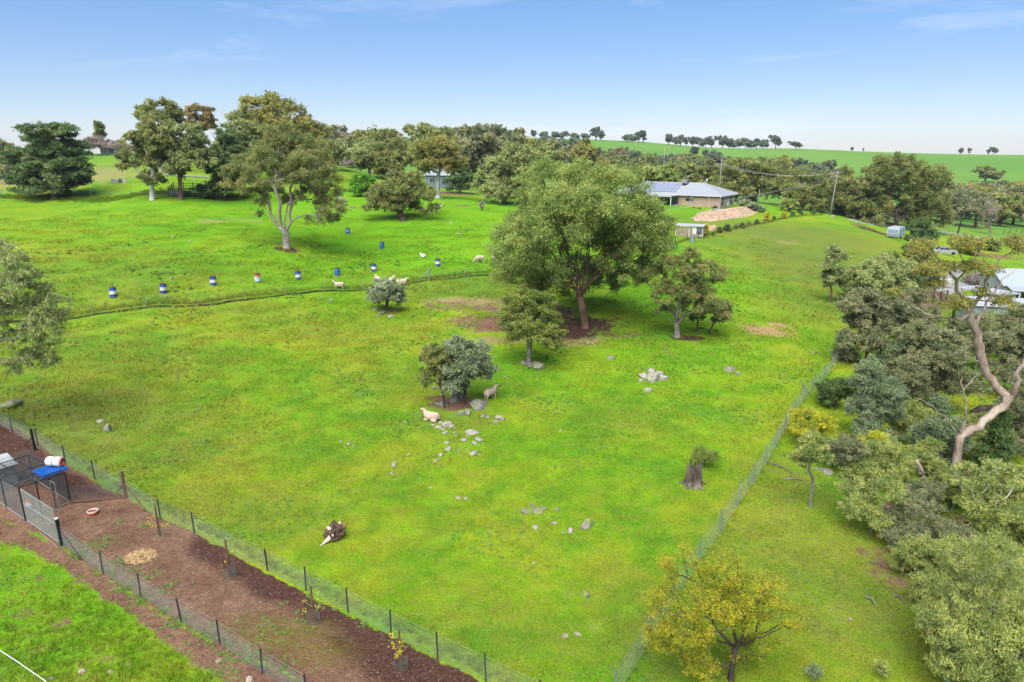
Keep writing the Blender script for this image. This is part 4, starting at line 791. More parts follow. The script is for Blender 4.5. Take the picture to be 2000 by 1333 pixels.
# ---- the bush block right of the wire fence
bush = [
 ('slim_gum', 'slim gum with bare lower trunk inside the paddock fence', (1622, 592), [(1632, 498, 17, 18), (1614, 530, 13, 20), (1640, 535, 12, 18), (1625, 548, 16, 12)], 'gum_grey', 'brown', 60, .55, 6000, .24, .09, .11, 101),
 ('bushy_gum', 'thick dark grey green gum mass below the caravan', (1712, 606), [(1690, 540, 40, 28), (1740, 522, 44, 22), (1762, 548, 28, 30), (1660, 548, 20, 18), (1712, 566, 46, 20), (1665, 575, 24, 14)], 'gum_grey', 'dark', 150, .75, 19000, .26, .095, .22, 102),
 ('scrubby_gum', 'scrubby gum with red brown stems at the end of the green fence', (1694, 722), [(1702, 588, 30, 18), (1742, 600, 26, 22), (1670, 602, 24, 20), (1704, 632, 40, 20), (1652, 660, 22, 18), (1690, 664, 30, 16)], 'gum_drab', 'brown', 130, .55, 14000, .20, .075, .16, 103),
 ('cypress_pine', 'tall soft blue green cypress pine beside the dark round bush', (1705, 862), [(1702, 718, 16, 20), (1705, 755, 32, 28), (1705, 800, 42, 30), (1692, 832, 38, 20), (1735, 775, 22, 40)], 'cypress', 'grey', 190, .38, 22000, .14, .04, .1, 104),
 ('round_bush', 'dark green glossy round bush against the wire fence', (1632, 800), [(1632, 768, 26, 22), (1652, 755, 16, 18), (1615, 778, 14, 14)], 'dark', 'dark', 80, .32, 9000, .12, .07, .08, 105),
 ('lime_wattle', 'lime yellow wattle leaning over the wire fence', (1592, 872), [(1582, 822, 36, 14), (1612, 836, 26, 15), (1558, 838, 20, 12), (1590, 850, 30, 10)], 'golden', 'dark', 85, .32, 8500, .13, .04, .08, 106),
 ('stem_wattle', 'feathery small tree on a single thin stem by the fence', (1583, 990), [(1586, 878, 26, 16), (1570, 893, 20, 14), (1606, 895, 18, 12), (1590, 860, 20, 9)], 'wattle', 'grey', 75, .30, 7500, .14, .035, .06, 107),
 ('grey_thicket', 'grey twiggy thicket between the lime wattle and golden shrub', (1655, 925), [(1650, 866, 34, 22), (1640, 892, 30, 20), (1672, 890, 25, 22)], 'gum_drab', 'grey', 80, .32, 6000, .12, .035, .08, 108),
 ('golden_shrub', 'bright golden green shrub tips among the grey thicket', (1703, 915), [(1712, 852, 20, 12), (1690, 864, 22, 11), (1700, 880, 24, 11)], 'golden', 'dark', 50, .28, 5000, .12, .035, .06, 109),
 ('olive_wattle', 'rounded olive brown wattle below the soft cypress pine', (1737, 948), [(1736, 890, 36, 26), (1718, 915, 40, 22), (1762, 915, 25, 25)], 'wattle', 'dark', 120, .34, 13000, .13, .035, .09, 110),
 ('blue_cypress', 'blue green cypress behind the trunk of the half dead gum', (1838, 915), [(1835, 798, 20, 20), (1840, 830, 34, 24), (1835, 866, 40, 30), (1830, 900, 36, 20), (1866, 862, 18, 34)], 'cypress', 'dark', 170, .34, 18000, .13, .04, .1, 111),
 ('spire_cypress', 'dark spire shaped cypress right of the half dead gum', (1944, 938), [(1960, 812, 8, 14), (1953, 838, 18, 20), (1949, 868, 28, 25), (1945, 902, 34, 22)], 'dark', 'dark', 130, .28, 14000, .11, .04, .09, 112),
 ('stringybark', 'thin grey stemmed brown green gum between both cypresses', (1828, 802), [(1830, 690, 38, 24), (1862, 700, 34, 24), (1820, 730, 34, 28), (1862, 742, 34, 26), (1792, 745, 22, 24), (1840, 660, 30, 16)], 'gum_drab', 'grey', 140, .5, 14000, .19, .06, .14, 113),
 ('blue_fir', 'small blue green conifer behind the tall cypress pine', (1748, 742), [(1750, 680, 22, 15), (1770, 692, 22, 18), (1745, 705, 26, 14)], 'cypress', 'dark', 70, .42, 8000, .16, .05, .09, 114),
 ('low_wattle', 'low yellowish wattle scrub at the edge of the mown clearing', (1700, 1040), [(1690, 972, 38, 18), (1722, 952, 34, 16), (1668, 988, 28, 18), (1700, 1000, 36, 14)], 'wattle', 'grey', 100, .28, 9000, .11, .03, .06, 115),
 ('twiggy_wattle', 'twiggy wattle with bare grey twigs inside the lower thicket', (1830, 1078), [(1800, 1000, 48, 16), (1780, 1036, 38, 20), (1852, 1046, 40, 20), (1745, 1040, 24, 16)], 'gum_drab', 'grey', 110, .28, 6500, .11, .03, .07, 116),
 ('tufted_wattle', 'tufted yellow green wattle in front of the twiggy thicket', (1812, 1122), [(1790, 1062, 38, 18), (1842, 1076, 40, 18), (1770, 1090, 24, 14), (1815, 1090, 34, 14)], 'wattle', 'dark', 100, .25, 9500, .10, .03, .06, 117),
 ('bare_wattle', 'sparse shrub of pale bare branches under the spire cypress', (1905, 1045), [(1898, 938, 38, 24), (1942, 920, 38, 24), (1888, 972, 30, 20), (1930, 965, 30, 20)], 'wattle', 'pale', 80, .30, 4200, .12, .035, .06, 118),
 ('edge_wattle', 'green wattle clump below the spire cypress', (1972, 1030), [(1972, 942, 34, 28), (1988, 985, 30, 30), (1958, 1005, 30, 22)], 'wattle', 'dark', 90, .30, 8500, .12, .035, .07, 119),
 ('shadow_scrub', 'dark green scrub between the bare wattle and feathery she oak', (1945, 1085), [(1945, 1035, 46, 22), (1900, 1050, 30, 18), (1985, 1060, 30, 24)], 'kurra', 'dark', 80, .28, 8000, .11, .035, .06, 120),
 ('she_oak', 'tall feathery yellow green she oak at the edge of the mown clearing', (1905, 1296), [(1935, 1050, 44, 24), (1900, 1095, 66, 34), (1890, 1150, 80, 40), (1870, 1205, 66, 36), (1960, 1130, 44, 54), (1925, 1235, 62, 32), (1850, 1170, 40, 30), (1985, 1180, 36, 40)], 'wattle', 'grey', 260, .36, 15000, .20, .014, .07, 121),
 ('feather_scrub', 'pale feathery scrub next to the tall she oak', (2000, 1270), [(1985, 1180, 34, 36), (1992, 1230, 28, 26), (2030, 1200, 40, 40)], 'wattle', 'grey', 80, .28, 7000, .13, .025, .06, 122),
 ('seedling_shrub', 'tiny blue green seedling past the trunk of the yellow tree', (1588, 1332), [(1588, 1312, 14, 14), (1592, 1322, 12, 8)], 'cypress', 'dark', 18, .14, 420, .08, .025, .02, 123),
 ('seedling_shrub', 'tiny green seedling in the mown clearing below the she oak', (1720, 1322), [(1718, 1302, 18, 14), (1728, 1312, 12, 8)], 'wattle', 'dark', 18, .14, 420, .08, .02, .02, 124),
 ('yard_tree', 'bushy green tree in the garden between the carport and drive', (1770, 570), [(1780, 545, 24, 18), (1768, 560, 20, 12)], 'dark', 'dark', 60, .7, 6000, .26, .11, .12, 125),
 ('bronze_gum', 'bronze tinted gum foliage left of the parked silver car', (1800, 545), [(1792, 512, 22, 14), (1800, 498, 18, 10), (1785, 528, 18, 12)], 'gum_brown', 'dark', 70, .8, 6500, .32, .12, .16, 126),
 ('garden_bush', 'pink grey leafless hedge beside the white house', (1918, 560), [(1910, 545, 20, 10), (1928, 540, 18, 10)], 'bare', 'grey', 50, .7, 3200, .3, .07, .08, 127),
 ('grey_acacia', 'grey acacia covering the end of the pale tin shed', (1960, 655), [(1950, 630, 28, 16), (1975, 625, 26, 18), (1940, 645, 22, 12)], 'gum_grey', 'grey', 80, .55, 7000, .22, .06, .1, 128),
 ('deep_green_tree', 'deep green tree right of the pale tin shed', (1998, 690), [(1992, 650, 26, 26), (1985, 680, 24, 18), (2015, 660, 24, 30)], 'kurra', 'dark', 80, .5, 7500, .2, .08, .12, 129),
 ('fence_scrub', 'straggling grey scrub under the wire fence end', (1655, 708), [(1650, 690, 20, 12), (1668, 698, 14, 10)], 'gum_drab', 'grey', 40, .35, 2600, .15, .05, .05, 130),
 ('mid_scrub', 'loose green scrub between the stringy gum and blue cypress', (1785, 830), [(1780, 800, 34, 18), (1760, 815, 24, 14), (1800, 812, 26, 14)], 'wattle', 'grey', 70, .36, 5000, .14, .04, .06, 131),
 ('back_scrub', 'low brown scrub at the foot of the half dead gum', (1885, 965), [(1880, 935, 36, 16), (1905, 945, 24, 12), (1850, 940, 24, 12)], 'gum_drab', 'grey', 70, .30, 5000, .12, .035, .05, 132),
]
for nm, lb, bs, lo, lf, bk, nc, cr_, nl, l_, w_, r_, sd in bush:
    upd = .8 if lf in ('cypress', 'wattle', 'golden') else 0
    tree(nm, lb, 'tree' if any(k in nm for k in ('gum', 'cypress', 'oak', 'tree', 'fir', 'stringy', 'stem')) else 'shrub', bs, lo, leaf=lf, bark=bk, clumps=nc, cr=cr_, leaves=nl, ll=l_, lw=w_, r0=r_, rt=.014, seed=sd, droop=.1 if upd else .5, shell=.3, updir=upd, fork=.3)
tree('half_dead_gum', 'half dead old gum with twisted bare pink limbs and thin brown crown', 'tree', (1868, 950),
     [(1815, 478, 26, 9), (1880, 470, 30, 8), (1900, 518, 32, 12), (1808, 530, 22, 12), (1935, 525, 18, 10), (1990, 475, 22, 18), (1950, 585, 18, 10), (1860, 590, 26, 14), (1750, 570, 14, 8), (1850, 525, 22, 10), (1910, 570, 16, 8), (1835, 555, 18, 8)],
     leaf='gum_brown', bark='dead', clumps=100, cr=.40, leaves=6200, ll=.16, lw=.04, seed=140, r0=.23, rt=.012, shell=.25, droop=.8, wob=.2, flare=1.2,
     trunk=[(1866, 915), (1871, 880), (1876, 852)],
     limbs=[[(1898, 838, .2), (1920, 822, .4), (1945, 802, .5), (1966, 786, .5), (1981, 769, .4), (1987, 748, .2), (1984, 730, .1), (2000, 711, 0), (2018, 665, 0), (2010, 600, 0)],
            (0, 3, [(1952, 762, .8), (1938, 741, 1.0), (1923, 717, 1.1), (1914, 690, 1.2), (1909, 665, 1.3), (1904, 640, 1.3), (1896, 612, 1.3), (1889, 592, 1.3), (1868, 570, 1.2), (1851, 529, 1.0)]),
            [(1882, 832, -.2), (1887, 816, -.3), (1885, 790, -.4), (1881, 765, -.5), (1899, 744, -.6), (1917, 729, -.7)],
            [(1862, 836, -.2), (1854, 828, -.3), (1839, 810, -.5), (1826, 798, -.6), (1812, 789, -.7), (1785, 777, -.8)],
            (1, 5, [(1914, 618, 1.5), (1925, 598, 1.6), (1940, 575, 1.8), (1954, 558, 1.9), (1970, 538, 2.0), (1985, 524, 2.0)]),
            (1, 6, [(1875, 626, .9), (1850, 622, .7), (1820, 619, .4), (1804, 612, .3), (1789, 603, .2), (1775, 586, .1), (1760, 574, 0), (1742, 571, 0)]),
            (1, 2, [(1908, 705, 1.2), (1892, 698, 1.2), (1880, 688, 1.1)]), (2, 3, [(1877, 750, -.5), (1880, 738, -.5)])],
     limb_r=[(.20, .085), (.145, .04), (.085, .025), (.045, .02), (.08, .025), (.07, .025), (.06, .03), (.05, .03)])
tree('dead_spar', 'broken dead limb standing in the scrub before the half dead gum', 'dead wood', (1828, 962), [(1800, 920, 12, 14), (1795, 905, 6, 8)], leaf='bare', bark='dead', clumps=5, cr=.1, leaves=10, ll=.05, lw=.02, seed=141, r0=.1, rt=.03, trunk=[(1812, 945), (1800, 925), (1790, 900)], crown=False)
# ---- foreground trees
tree('yellow_locust', 'young yellow leaved tree standing over the wire fence', 'tree', (1427, 1330),
     [(1420, 1110, 40, 22), (1340, 1120, 50, 26), (1290, 1160, 36, 26), (1400, 1150, 70, 32), (1480, 1150, 50, 30), (1275, 1225, 26, 16), (1330, 1200, 50, 26), (1440, 1200, 70, 30), (1520, 1190, 40, 22), (1300, 1255, 34, 14), (1560, 1235, 26, 12), (1500, 1245, 34, 14), (1370, 1265, 40, 14), (1360, 1290, 44, 12), (1470, 1285, 44, 12)],
     leaf='locust', bark='dark', clumps=320, cr=.30, leaves=27000, ll=.085, lw=.017, seed=150, r0=.085, rt=.012, droop=.2, trunk=[(1430, 1300), (1436, 1268), (1440, 1262)],
     limbs=[[(1432, 1240, .2), (1438, 1210, .4), (1430, 1170, .6), (1420, 1130, .8)], [(1420, 1250, -.2), (1395, 1220, -.4), (1365, 1180, -.6), (1330, 1140, -.7)], [(1410, 1255, .3), (1375, 1248, .5), (1330, 1240, .7)], [(1460, 1255, -.2), (1490, 1245, -.4), (1520, 1230, -.5)], [(1450, 1215, -.4), (1480, 1180, -.7), (1500, 1150, -.9)], [(1440, 1200, .5), (1455, 1160, 1.0)]], shell=.35, low=-1, jit=.3, fill=.1, wob=.2)
tree('overhanging_gum', 'grey leafed gum overhanging the paddock beside the poultry run', 'tree', (-60, 830),
     [(25, 560, 60, 45), (70, 590, 55, 40), (20, 630, 70, 50), (80, 640, 45, 36), (15, 690, 60, 36), (70, 700, 36, 30), (-20, 520, 60, 45), (100, 620, 34, 26), (-70, 600, 80, 70), (15, 505, 30, 22)],
     leaf='gum_grey', bark='grey', clumps=230, cr=.40, leaves=22000, ll=.17, lw=.036, seed=151, r0=.25, rt=.014, droop=1.0, trunk=[(-62, 790), (-60, 740), (-55, 700)], shell=.35, low=-1, jit=.28)

# ---------------------------------------------------------------- fences
STEEL = M('galvanised_steel', (.42, .44, .44), .5, .5, .2); NETM = M('wire_netting', (.26, .32, .28), .5, .3, .2); NETD = M('dark_wire_netting', (.16, .17, .17), .6, .2, .2)
PICKET = M('dark_picket', (.06, .055, .055), .7, .1, .3); PICKG = M('grey_picket', (.30, .36, .34), .6, .3, .2); BLACK = M('black_pipe', (.018, .02, .024), .45, .2, .3); TIMBER = M('weathered_timber', (.16, .085, .05), .85, 0, .35, 9)
def netting(parent, a, b, h, s, r, mat, lift=.03, name='netting'):
    a = Vector(a); b = Vector(b); L = math.hypot(b.x - a.x, b.y - a.y); mb = MB(); d = (b - a) / L
    P = lambda u, v: a + d * u + Vector((0, 0, v + lift))
    k = -h
    while k < L:
        for sgn in (0, 1):
            u0, u1 = k, k + h; v0, v1 = 0, h
            if u0 < 0: v0 = -u0; u0 = 0
            if u1 > L: v1 = h - (u1 - L); u1 = L
            if u1 - u0 > .02: mb.tube([P(u0, h - v0 if sgn else v0), P(u1, h - v1 if sgn else v1)], r, 3, False)
        k += s
    for v in (.0, h * .5, h): mb.tube([P(0, v), P(L, v)], r * 1.5, 3, False)
    o = mesh_obj(name, mb.v, mb.f, mat, parent); return o
def star_post(parent, p, h, mat, w=.035, rnd=random.Random(2)):
    mb = MB(); tx, ty = rnd.gauss(0, .02), rnd.gauss(0, .02)
    for a in (0, 2.09, 4.19):
        c, s_ = math.cos(a), math.sin(a); px_, py_ = -s_ * .006, c * .006
        mb.add([(p[0]+px_, p[1]+py_, p[2]-.1), (p[0]-px_, p[1]-py_, p[2]-.1), (p[0]+c*w-px_, p[1]+s_*w-py_, p[2]-.1), (p[0]+c*w+px_, p[1]+s_*w+py_, p[2]-.1),
                (p[0]+px_+tx, p[1]+py_+ty, p[2]+h), (p[0]-px_+tx, p[1]-py_+ty, p[2]+h), (p[0]+c*w-px_+tx, p[1]+s_*w-py_+ty, p[2]+h), (p[0]+c*w+px_+tx, p[1]+s_*w+py_+ty, p[2]+h)],
               [(0,1,2,3),(7,6,5,4),(0,4,5,1),(1,5,6,2),(2,6,7,3),(3,7,4,0)])
    return mb.build('post', mat, parent)
def fence(name, label, posts, h, pmat, net=None, wires=(), group=None, skip=(), wr=.006, w=.035):
    o = empty(name, (0, 0, 0), 0, label, 'fence', group); pts = [Vector(p) for p in posts]; o.location = pts[0]; q = [p - pts[0] for p in pts]
    for i, p in enumerate(q):
        if i not in skip: star_post(o, p, h, pmat, w)
    for a, b in zip(q[:-1], q[1:]):
        if net: netting(o, a, b, net[0], net[1], net[2], net[3])
    for v in wires:
        mb = MB(); mb.tube([p + Vector((0, 0, v)) for p in q], wr, 3, False); mb.build('wire', STEEL, o)
    return o
def resample(wp, step):
    out = []; carry = 0
    for (ax, ay), (bx, by) in zip(wp[:-1], wp[1:]):
        L = math.hypot(bx - ax, by - ay); u = carry
        while u < L: out.append((ax + (bx - ax) * u / L, ay + (by - ay) * u / L)); u += step
        carry = u - L
    return [(x, y, gz(x, y)) for x, y in out]
NF = [(-60, 795), (25, 845), (75, 873), (129, 907), (186, 937), (247, 973), (314, 1015), (380, 1042), (452, 1080), (523, 1115), (598, 1154), (680, 1197), (764, 1242), (855, 1287), (949, 1332), (1055, 1385)]
nf = fence('netting_fence', 'wire netting fence on dark steel pickets along the green side of the garden bed', [G(*p) for p in NF], 1.1, PICKET, (.85, .065, .0016, NETM), (1.0,), skip=(5, 8))
tp = MB(); g0 = G(247, 973) - nf.location; tp.tube([g0 + Vector((0, 0, -.2)), g0 + Vector((-.02, 0, .7)), g0 + Vector((-.05, .02, 1.42))], [.085, .08, .075], 9); tp.build('timber_post', TIMBER, nf)
tp = MB(); tp.tube([g0 + Vector((-.02, 0, .75)), G(229, 963) - nf.location + Vector((0, 0, .05))], .03, 6); tp.tube([g0 + Vector((0, 0, .8)), G(285, 1000) - nf.location + Vector((0, 0, .05))], .03, 6); tp.build('stay', TIMBER, nf)
tp = MB(); g1 = G(69, 880) - nf.location; tp.tube([g1 + Vector((0, 0, -.2)), g1 + Vector((-.02, 0, 1.25))], .07, 8); tp.tube([g1 + Vector((-.02, 0, 1.25)), g1 + Vector((-.02, 0, 1.30))], [.07, .05], 8); tp.build('strainer_post', BLACK, nf)
tp = MB(); tp.tube([g1 + Vector((0, 0, .8)), G(48, 872) - nf.location + Vector((0, 0, .05))], .025, 6); tp.build('stay', BLACK, nf)
SFP = [(122, 1066), (202, 1121), (276, 1166), (355, 1216), (430, 1259), (513, 1316), (600, 1368)]
sf = fence('netting_fence', 'wire netting fence on dark steel pickets between the garden bed and patchy turf', [G(*p) for p in SFP], 1.05, PICKET, (.8, .06, .0017, NETM), (.95,), skip=(0,))
gp = MB(); gp.tube([(0, 0, -.2), (-.03, 0, 1.32)], .075, 10); gp.build('gate_post', BLACK, sf)
gp = MB(); gp.lathe([(.08, 1.32), (.08, 1.36), (.03, 1.38)], 10, c=(-.03, 0, 0)); gp.build('post_cap', M('cap_white', (.7, .7, .68)), sf)
gp = MB(); gp.tube([(0, 0, .85), G(160, 1095) - sf.location + Vector((0, 0, .05))], .022, 6); gp.build('stay', BLACK, sf)
RFP = resample(W_RF, 3.0)
fence('netting_fence', 'long grey green netting fence dividing the paddock from the bush', RFP, 1.25, PICKG, (1.0, .14, .002, NETM), (1.15,))
MFP = resample(wpts([(-60, 640), (165, 620), (420, 597), (620, 571), (832, 550)]), 4.2)
fence('wire_fence', 'thin wire fence with pale pickets along the cut edge of long pasture', MFP, 1.15, PICKG, None, (.3, .55, .8, 1.05), w=.03)
MFP2 = resample(wpts([(838, 549), (1010, 533), (1120, 520), (1232, 500)]), 4.4)
mf2 = fence('wire_fence', 'thin wire fence running behind the huge gum from a stout grey post', MFP2, 1.15, PICKG, None, (.3, .55, .8, 1.05), skip=(0,), w=.03)
b_ = MB(); b_.tube([(0, 0, -.2), (0, 0, 1.5)], .09, 9); b_.tube([(0, 0, 1.2), (-1.2, .1, .05)], .045, 6); b_.build('strainer_post', PICKG, mf2)
fence('wire_fence', 'wire fence between the house lawn and the right hand paddock', resample(W_HF, 4.5), 1.15, PICKET, None, (.3, .55, .8, 1.05), w=.05)
fence('wire_fence', 'wire fence with pale pickets in front of the pine on the hill', [G(x, 385) for x in (-30, 5, 52, 95, 137, 178, 217, 256, 291, 322, 356, 387, 421, 450, 482)], 1.2, PICKG, None, (.35, .7, 1.05), w=.07, wr=.012)
fence('wire_fence', 'short wire fence before the cottage and grey foliaged tree', [G(x, y) for x, y in ((862, 392), (878, 389), (898, 387), (920, 384), (942, 384), (962, 385))], 1.25, PICKG, None, (.35, .7, 1.1), w=.08, wr=.012)
fence('wire_fence', 'wire fence along the green paddock across the road', [G(x, y) for x, y in ((1960, 458), (1972, 457), (1984, 457), (1996, 458), (2010, 460))], 1.3, PICKET, None, (.4, .8, 1.15), w=.08, wr=.012)

# ---------------------------------------------------------------- poultry run, gate and what is in it
pA, pD, pE = G(50, 1018), G(138, 983), G(65, 936)
H = 1.72
pen = empty('poultry_run', pA, 0, 'black framed netting poultry run at the end of the garden bed', 'animal pen')
rel = lambda v: Vector(v) - pA
vA, vD, vE = Vector((0, 0, 0)), rel(pD), rel(pE); vF = vA + (vE - vD)
back = (vA - vD) ; far_ = (vE - vD)
vG = vE + (vE - vD) * .0
long_ = (vF - vA).normalized()
vF = vA + (vE - vD); vA2 = vA + (vE - vD) * 1.0
T_ = lambda v: Vector((v.x, v.y, H))
def bar(name, a, b, r=.028, mat=BLACK, par=pen):
    m_ = MB(); m_.tube([a, b], r, 6); return m_.build(name, mat, par)
low_ = lambda v: Vector((v.x, v.y, gz(v.x + pA.x, v.y + pA.y) - pA.z - .05))
vB, vC = vA.lerp(vD, .36), vA.lerp(vD, .66)
vH = vE + (vA - vD) * 1.25; vI = vA + (vA - vD) * 1.25          # run goes on past the left of the frame
vH = vH + (vE - vD) * .0
cols = [vA, vB, vC, vD, vE, vF, vA.lerp(vF, .5), vD.lerp(vE, .5)]
for c_ in cols: bar('post', low_(c_), T_(c_))
for a_, b_ in ((vA, vD), (vD, vE), (vE, vF), (vF, vA), (vB, vE.lerp(vF, .64)), (vC, vE.lerp(vF, .34)), (vA.lerp(vF, .5), vD.lerp(vE, .5))): bar('roof_rail', T_(a_), T_(b_), .022)
for a_, b_ in ((vA, vB), (vC, vD), (vD, vE), (vE, vF), (vF, vA)): bar('bottom_rail', low_(a_) + Vector((0, 0, .12)), low_(b_) + Vector((0, 0, .12)), .02, STEEL)
for a_, b_ in ((vC, vD), (vA, vB), (vD, vE), (vE, vF), (vF, vA)): netting(pen, low_(a_), Vector((b_.x, b_.y, low_(b_).z)), H - .05, .05, .0028, NETD)
rn = MB(); U, Vv = (vD - vA), (vF - vA); nu, nv = int(U.length / .07), int(Vv.length / .07)
for i in range(nu + 1): rn.tube([T_(vA + U * (i / nu)) + Vector((0, 0, .03)), T_(vF + U * (i / nu)) + Vector((0, 0, .03))], .0028, 3, False)
for i in range(nv + 1): rn.tube([T_(vA + Vv * (i / nv)) + Vector((0, 0, .03)), T_(vD + Vv * (i / nv)) + Vector((0, 0, .03))], .0028, 3, False)
rn.build('roof_netting', NETD, pen)
# the run's inner partition and open door
pc, pb = vC + (vE - vD) * .02, vB
dr = MB(); d0 = low_(vC) + Vector((.05, -.1, .15)); d1 = d0 + Vector((.42, -.30, 0))
for a_, b_ in ((d0, d1), (d0 + Vector((0, 0, 1.45)), d1 + Vector((0, 0, 1.45))), (d0, d0 + Vector((0, 0, 1.45))), (d1, d1 + Vector((0, 0, 1.45)))): dr.tube([a_, b_], .016, 5)
dr.build('door_frame', STEEL, pen)
# link netting from the run to the timber post
lk = empty('link_fence', pD, 0, 'low netting panel joining the poultry run to the timber post', 'fence'); e_ = G(247, 973) - pD
netting(lk, Vector((0, 0, 0)), e_, .85, .05, .003, NETD); b_ = MB(); b_.tube([Vector((0, 0, .06)), e_ + Vector((0, 0, .04))], .05, 5); b_.build('base_board', TIMBER, lk)
# gate
gA, gB = G(52, 1019), G(119, 1064)
gate = empty('pipe_gate', gA, 0, 'galvanised pipe gate filled with netting hung between two black posts', 'gate'); gv = gB - gA; gv = gv * .97
gh = 1.62
def gpt(u, v): return gv * u + Vector((0, 0, v + .08))
for nm, a_, b_ in (('rail', (0.03, gh), (1, gh)), ('rail', (.03, gh * .55), (1, gh * .55)), ('rail', (.03, 0), (1, 0)), ('stile', (.03, 0), (.03, gh)), ('stile', (1, 0), (1, gh))): bar(nm, gpt(*a_), gpt(*b_), .021, STEEL, gate)
netting(gate, gv * .03 + Vector((0, 0, .05)), gv + Vector((0, 0, .05)), gh, .06, .003, NETM)
# coop
CO = G(6, 950); coop = empty('hen_coop', CO, math.atan2(U.y, U.x), 'pale blue tin hen coop inside the poultry run', 'hen house')
TINB = M('pale_blue_tin', (.42, .52, .56), .5, .2, .15); TINW = M('white_tin', (.60, .63, .65), .45, .2, .1)
MB().box(-.75, .55, -.45, .65, .0, 1.15).build('wall', TINB, coop, .015)
for i in range(9): MB().box(-.72 + i * .145, -.69 + i * .145, -.468, -.452, .05, 1.1).build('rib', TINB, coop)
MB().add([(-.85, -.62, 1.16), (.65, -.62, 1.16), (.65, .75, 1.36), (-.85, .75, 1.36), (-.85, -.62, 1.20), (.65, -.62, 1.20), (.65, .75, 1.40), (-.85, .75, 1.40)], [(3,2,1,0),(4,5,6,7),(0,1,5,4),(1,2,6,5),(2,3,7,6),(3,0,4,7)]).build('roof', TINW, coop)
for i in range(10): MB().tube([(-.78 + i * .15, -.625, 1.205), (-.78 + i * .15, .75, 1.405)], .022, 5).build('roof_rib', TINW, coop)
MB().lathe([(.04, 0), (.04, .02)], 10, 'y', (.1, -.475, .8)).build('vent', BLACK, coop)
# pallet and drum on the roof of the run
BLUE = M('blue_plastic', (.012, .13, .52), .45, 0, .15)
pl = T_(vC.lerp(vD, .45) + (vE - vD) * .16) + pA + Vector((0, 0, .06)); pal = empty('plastic_pallet', pl, math.atan2(U.y, U.x) + .05, 'blue plastic pallet lying on the roof of the poultry run', 'pallet')
for i in range(7): MB().box(-.58, .58, -.52 + i * .152, -.42 + i * .152, .10, .13).build('slat', BLUE, pal, .006)
for y_ in (-.52, -.02, .46): MB().box(-.58, .58, y_, y_ + .07, .0, .03).build('skid', BLUE, pal, .006)
for x_ in (-.56, -.05, .44):
    for y_ in (-.51, -.01, .47): MB().box(x_, x_ + .12, y_ - .01, y_ + .07, .03, .10).build('block', BLUE, pal, .004)
WPL = M('white_plastic', (.78, .76, .74), .4, 0, .08); PINK = M('faded_pink_plastic', (.62, .17, .18), .5, 0, .25)
dm = empty('plastic_drum', pl + Vector((.12, .30, .135 + .24)), math.atan2(U.y, U.x) - 1.05, 'white plastic drum with pink ends lying on the blue pallet', 'drum')
MB().lathe([(.14, -.40), (.20, -.40), (.235, -.36), (.24, -.1), (.235, 0), (.24, .1), (.24, .33), (.235, .36)], 20, 'x').build('barrel', WPL, dm, smooth=True)
MB().lathe([(.236, .355), (.20, .40), (.13, .41), (.13, .39)], 20, 'x').build('rim', PINK, dm, smooth=True)
MB().lathe([(.045, .40), (.045, .44)], 10, 'x', (0, .1, 0)).build('bung', M('bung_black', (.03, .03, .03)), dm)
MB().lathe([(.246, -.03), (.246, .0)], 20, 'x').build('strap', NETD, dm)
# bowl and feeder
ORG = M('orange_plastic', (.75, .10, .012), .4, 0, .1)
bw = G(182, 1003); bowl = empty('feed_bowl', bw, 0, 'orange feed bowl with white rim on the bare garden bed', 'bowl')
MB().lathe([(.17, 0), (.225, .02), (.235, .12), (.21, .125), (.19, .04), (.02, .035)], 22, cap=False).build('basin', ORG, bowl, smooth=True)
MB().lathe([(.235, .118), (.245, .14), (.235, .155), (.205, .145), (.205, .118)], 22, cap=False).build('rim', WPL, bowl, smooth=True)
MB().lathe([(.0, .075), (.195, .075)], 16, cap=False).build('feed', M('feed_grain', (.22, .15, .09)), bowl)
fd = G(57, 988); fe = empty('hen_feeder', fd, 0, 'white feeder with an orange lid inside the poultry run', 'feeder')
MB().lathe([(.15, 0), (.17, .04), (.12, .06), (.11, .24), (.09, .25)], 16).build('hopper', WPL, fe, smooth=True); MB().lathe([(.13, .245), (.13, .29), (.09, .31)], 16).build('lid', ORG, fe, smooth=True)
st = MB(); st.tube([G(77, 1040) + Vector((0, 0, .03)), G(96, 1056) + Vector((0, 0, .05)), G(114, 1071) + Vector((0, 0, .03))], .02, 6); tag(st.build('garden_stake', M('pale_stick', (.34, .24, .17)), None), 'pale wooden stake lying on the soil below the pipe gate', 'stake')
rp = MB(); rp.tube([G(-60, 1236) + Vector((0, 0, .35)), G(0, 1282) + Vector((0, 0, .28)), G(40, 1309) + Vector((0, 0, .30)), G(95, 1352) + Vector((0, 0, .4))], .014, 6); tag(rp.build('white_rope', M('white_cord', (.8, .8, .8)), None), 'taut white rope strung low over the patchy turf', 'rope')

# ---------------------------------------------------------------- staked saplings in the bed
STRAW = M('straw', (.62, .42, .20), .8, 0, .3, 30)
def straw_heap(parent, n, rx, ry, seed, name='straw', ln=.22, c=Vector((0, 0, 0)), base=None, h=.06, r=.006):
    rg = random.Random(seed); mb = MB()
    for i in range(n):
        a = rg.uniform(0, 6.28); q = math.sqrt(rg.random()); x, y = c.x + rx * q * math.cos(a), c.y + ry * q * math.sin(a); z = c.z + rg.uniform(.015, h) * (1.2 - q)
        if base is not None: z += gz(base.x + x, base.y + y) - base.z
        b = rg.uniform(0, 3.14); l = ln * rg.uniform(.5, 1.3) / 2; dz = rg.uniform(-.04, .04)
        mb.tube([(x - l * math.cos(b), y - l * math.sin(b), z - dz), (x + l * math.cos(b), y + l * math.sin(b), z + dz)], r, 3, False)
    o = mesh_obj(name, mb.v, mb.f, STRAW, parent); o['kind'] = 'stuff'; return o
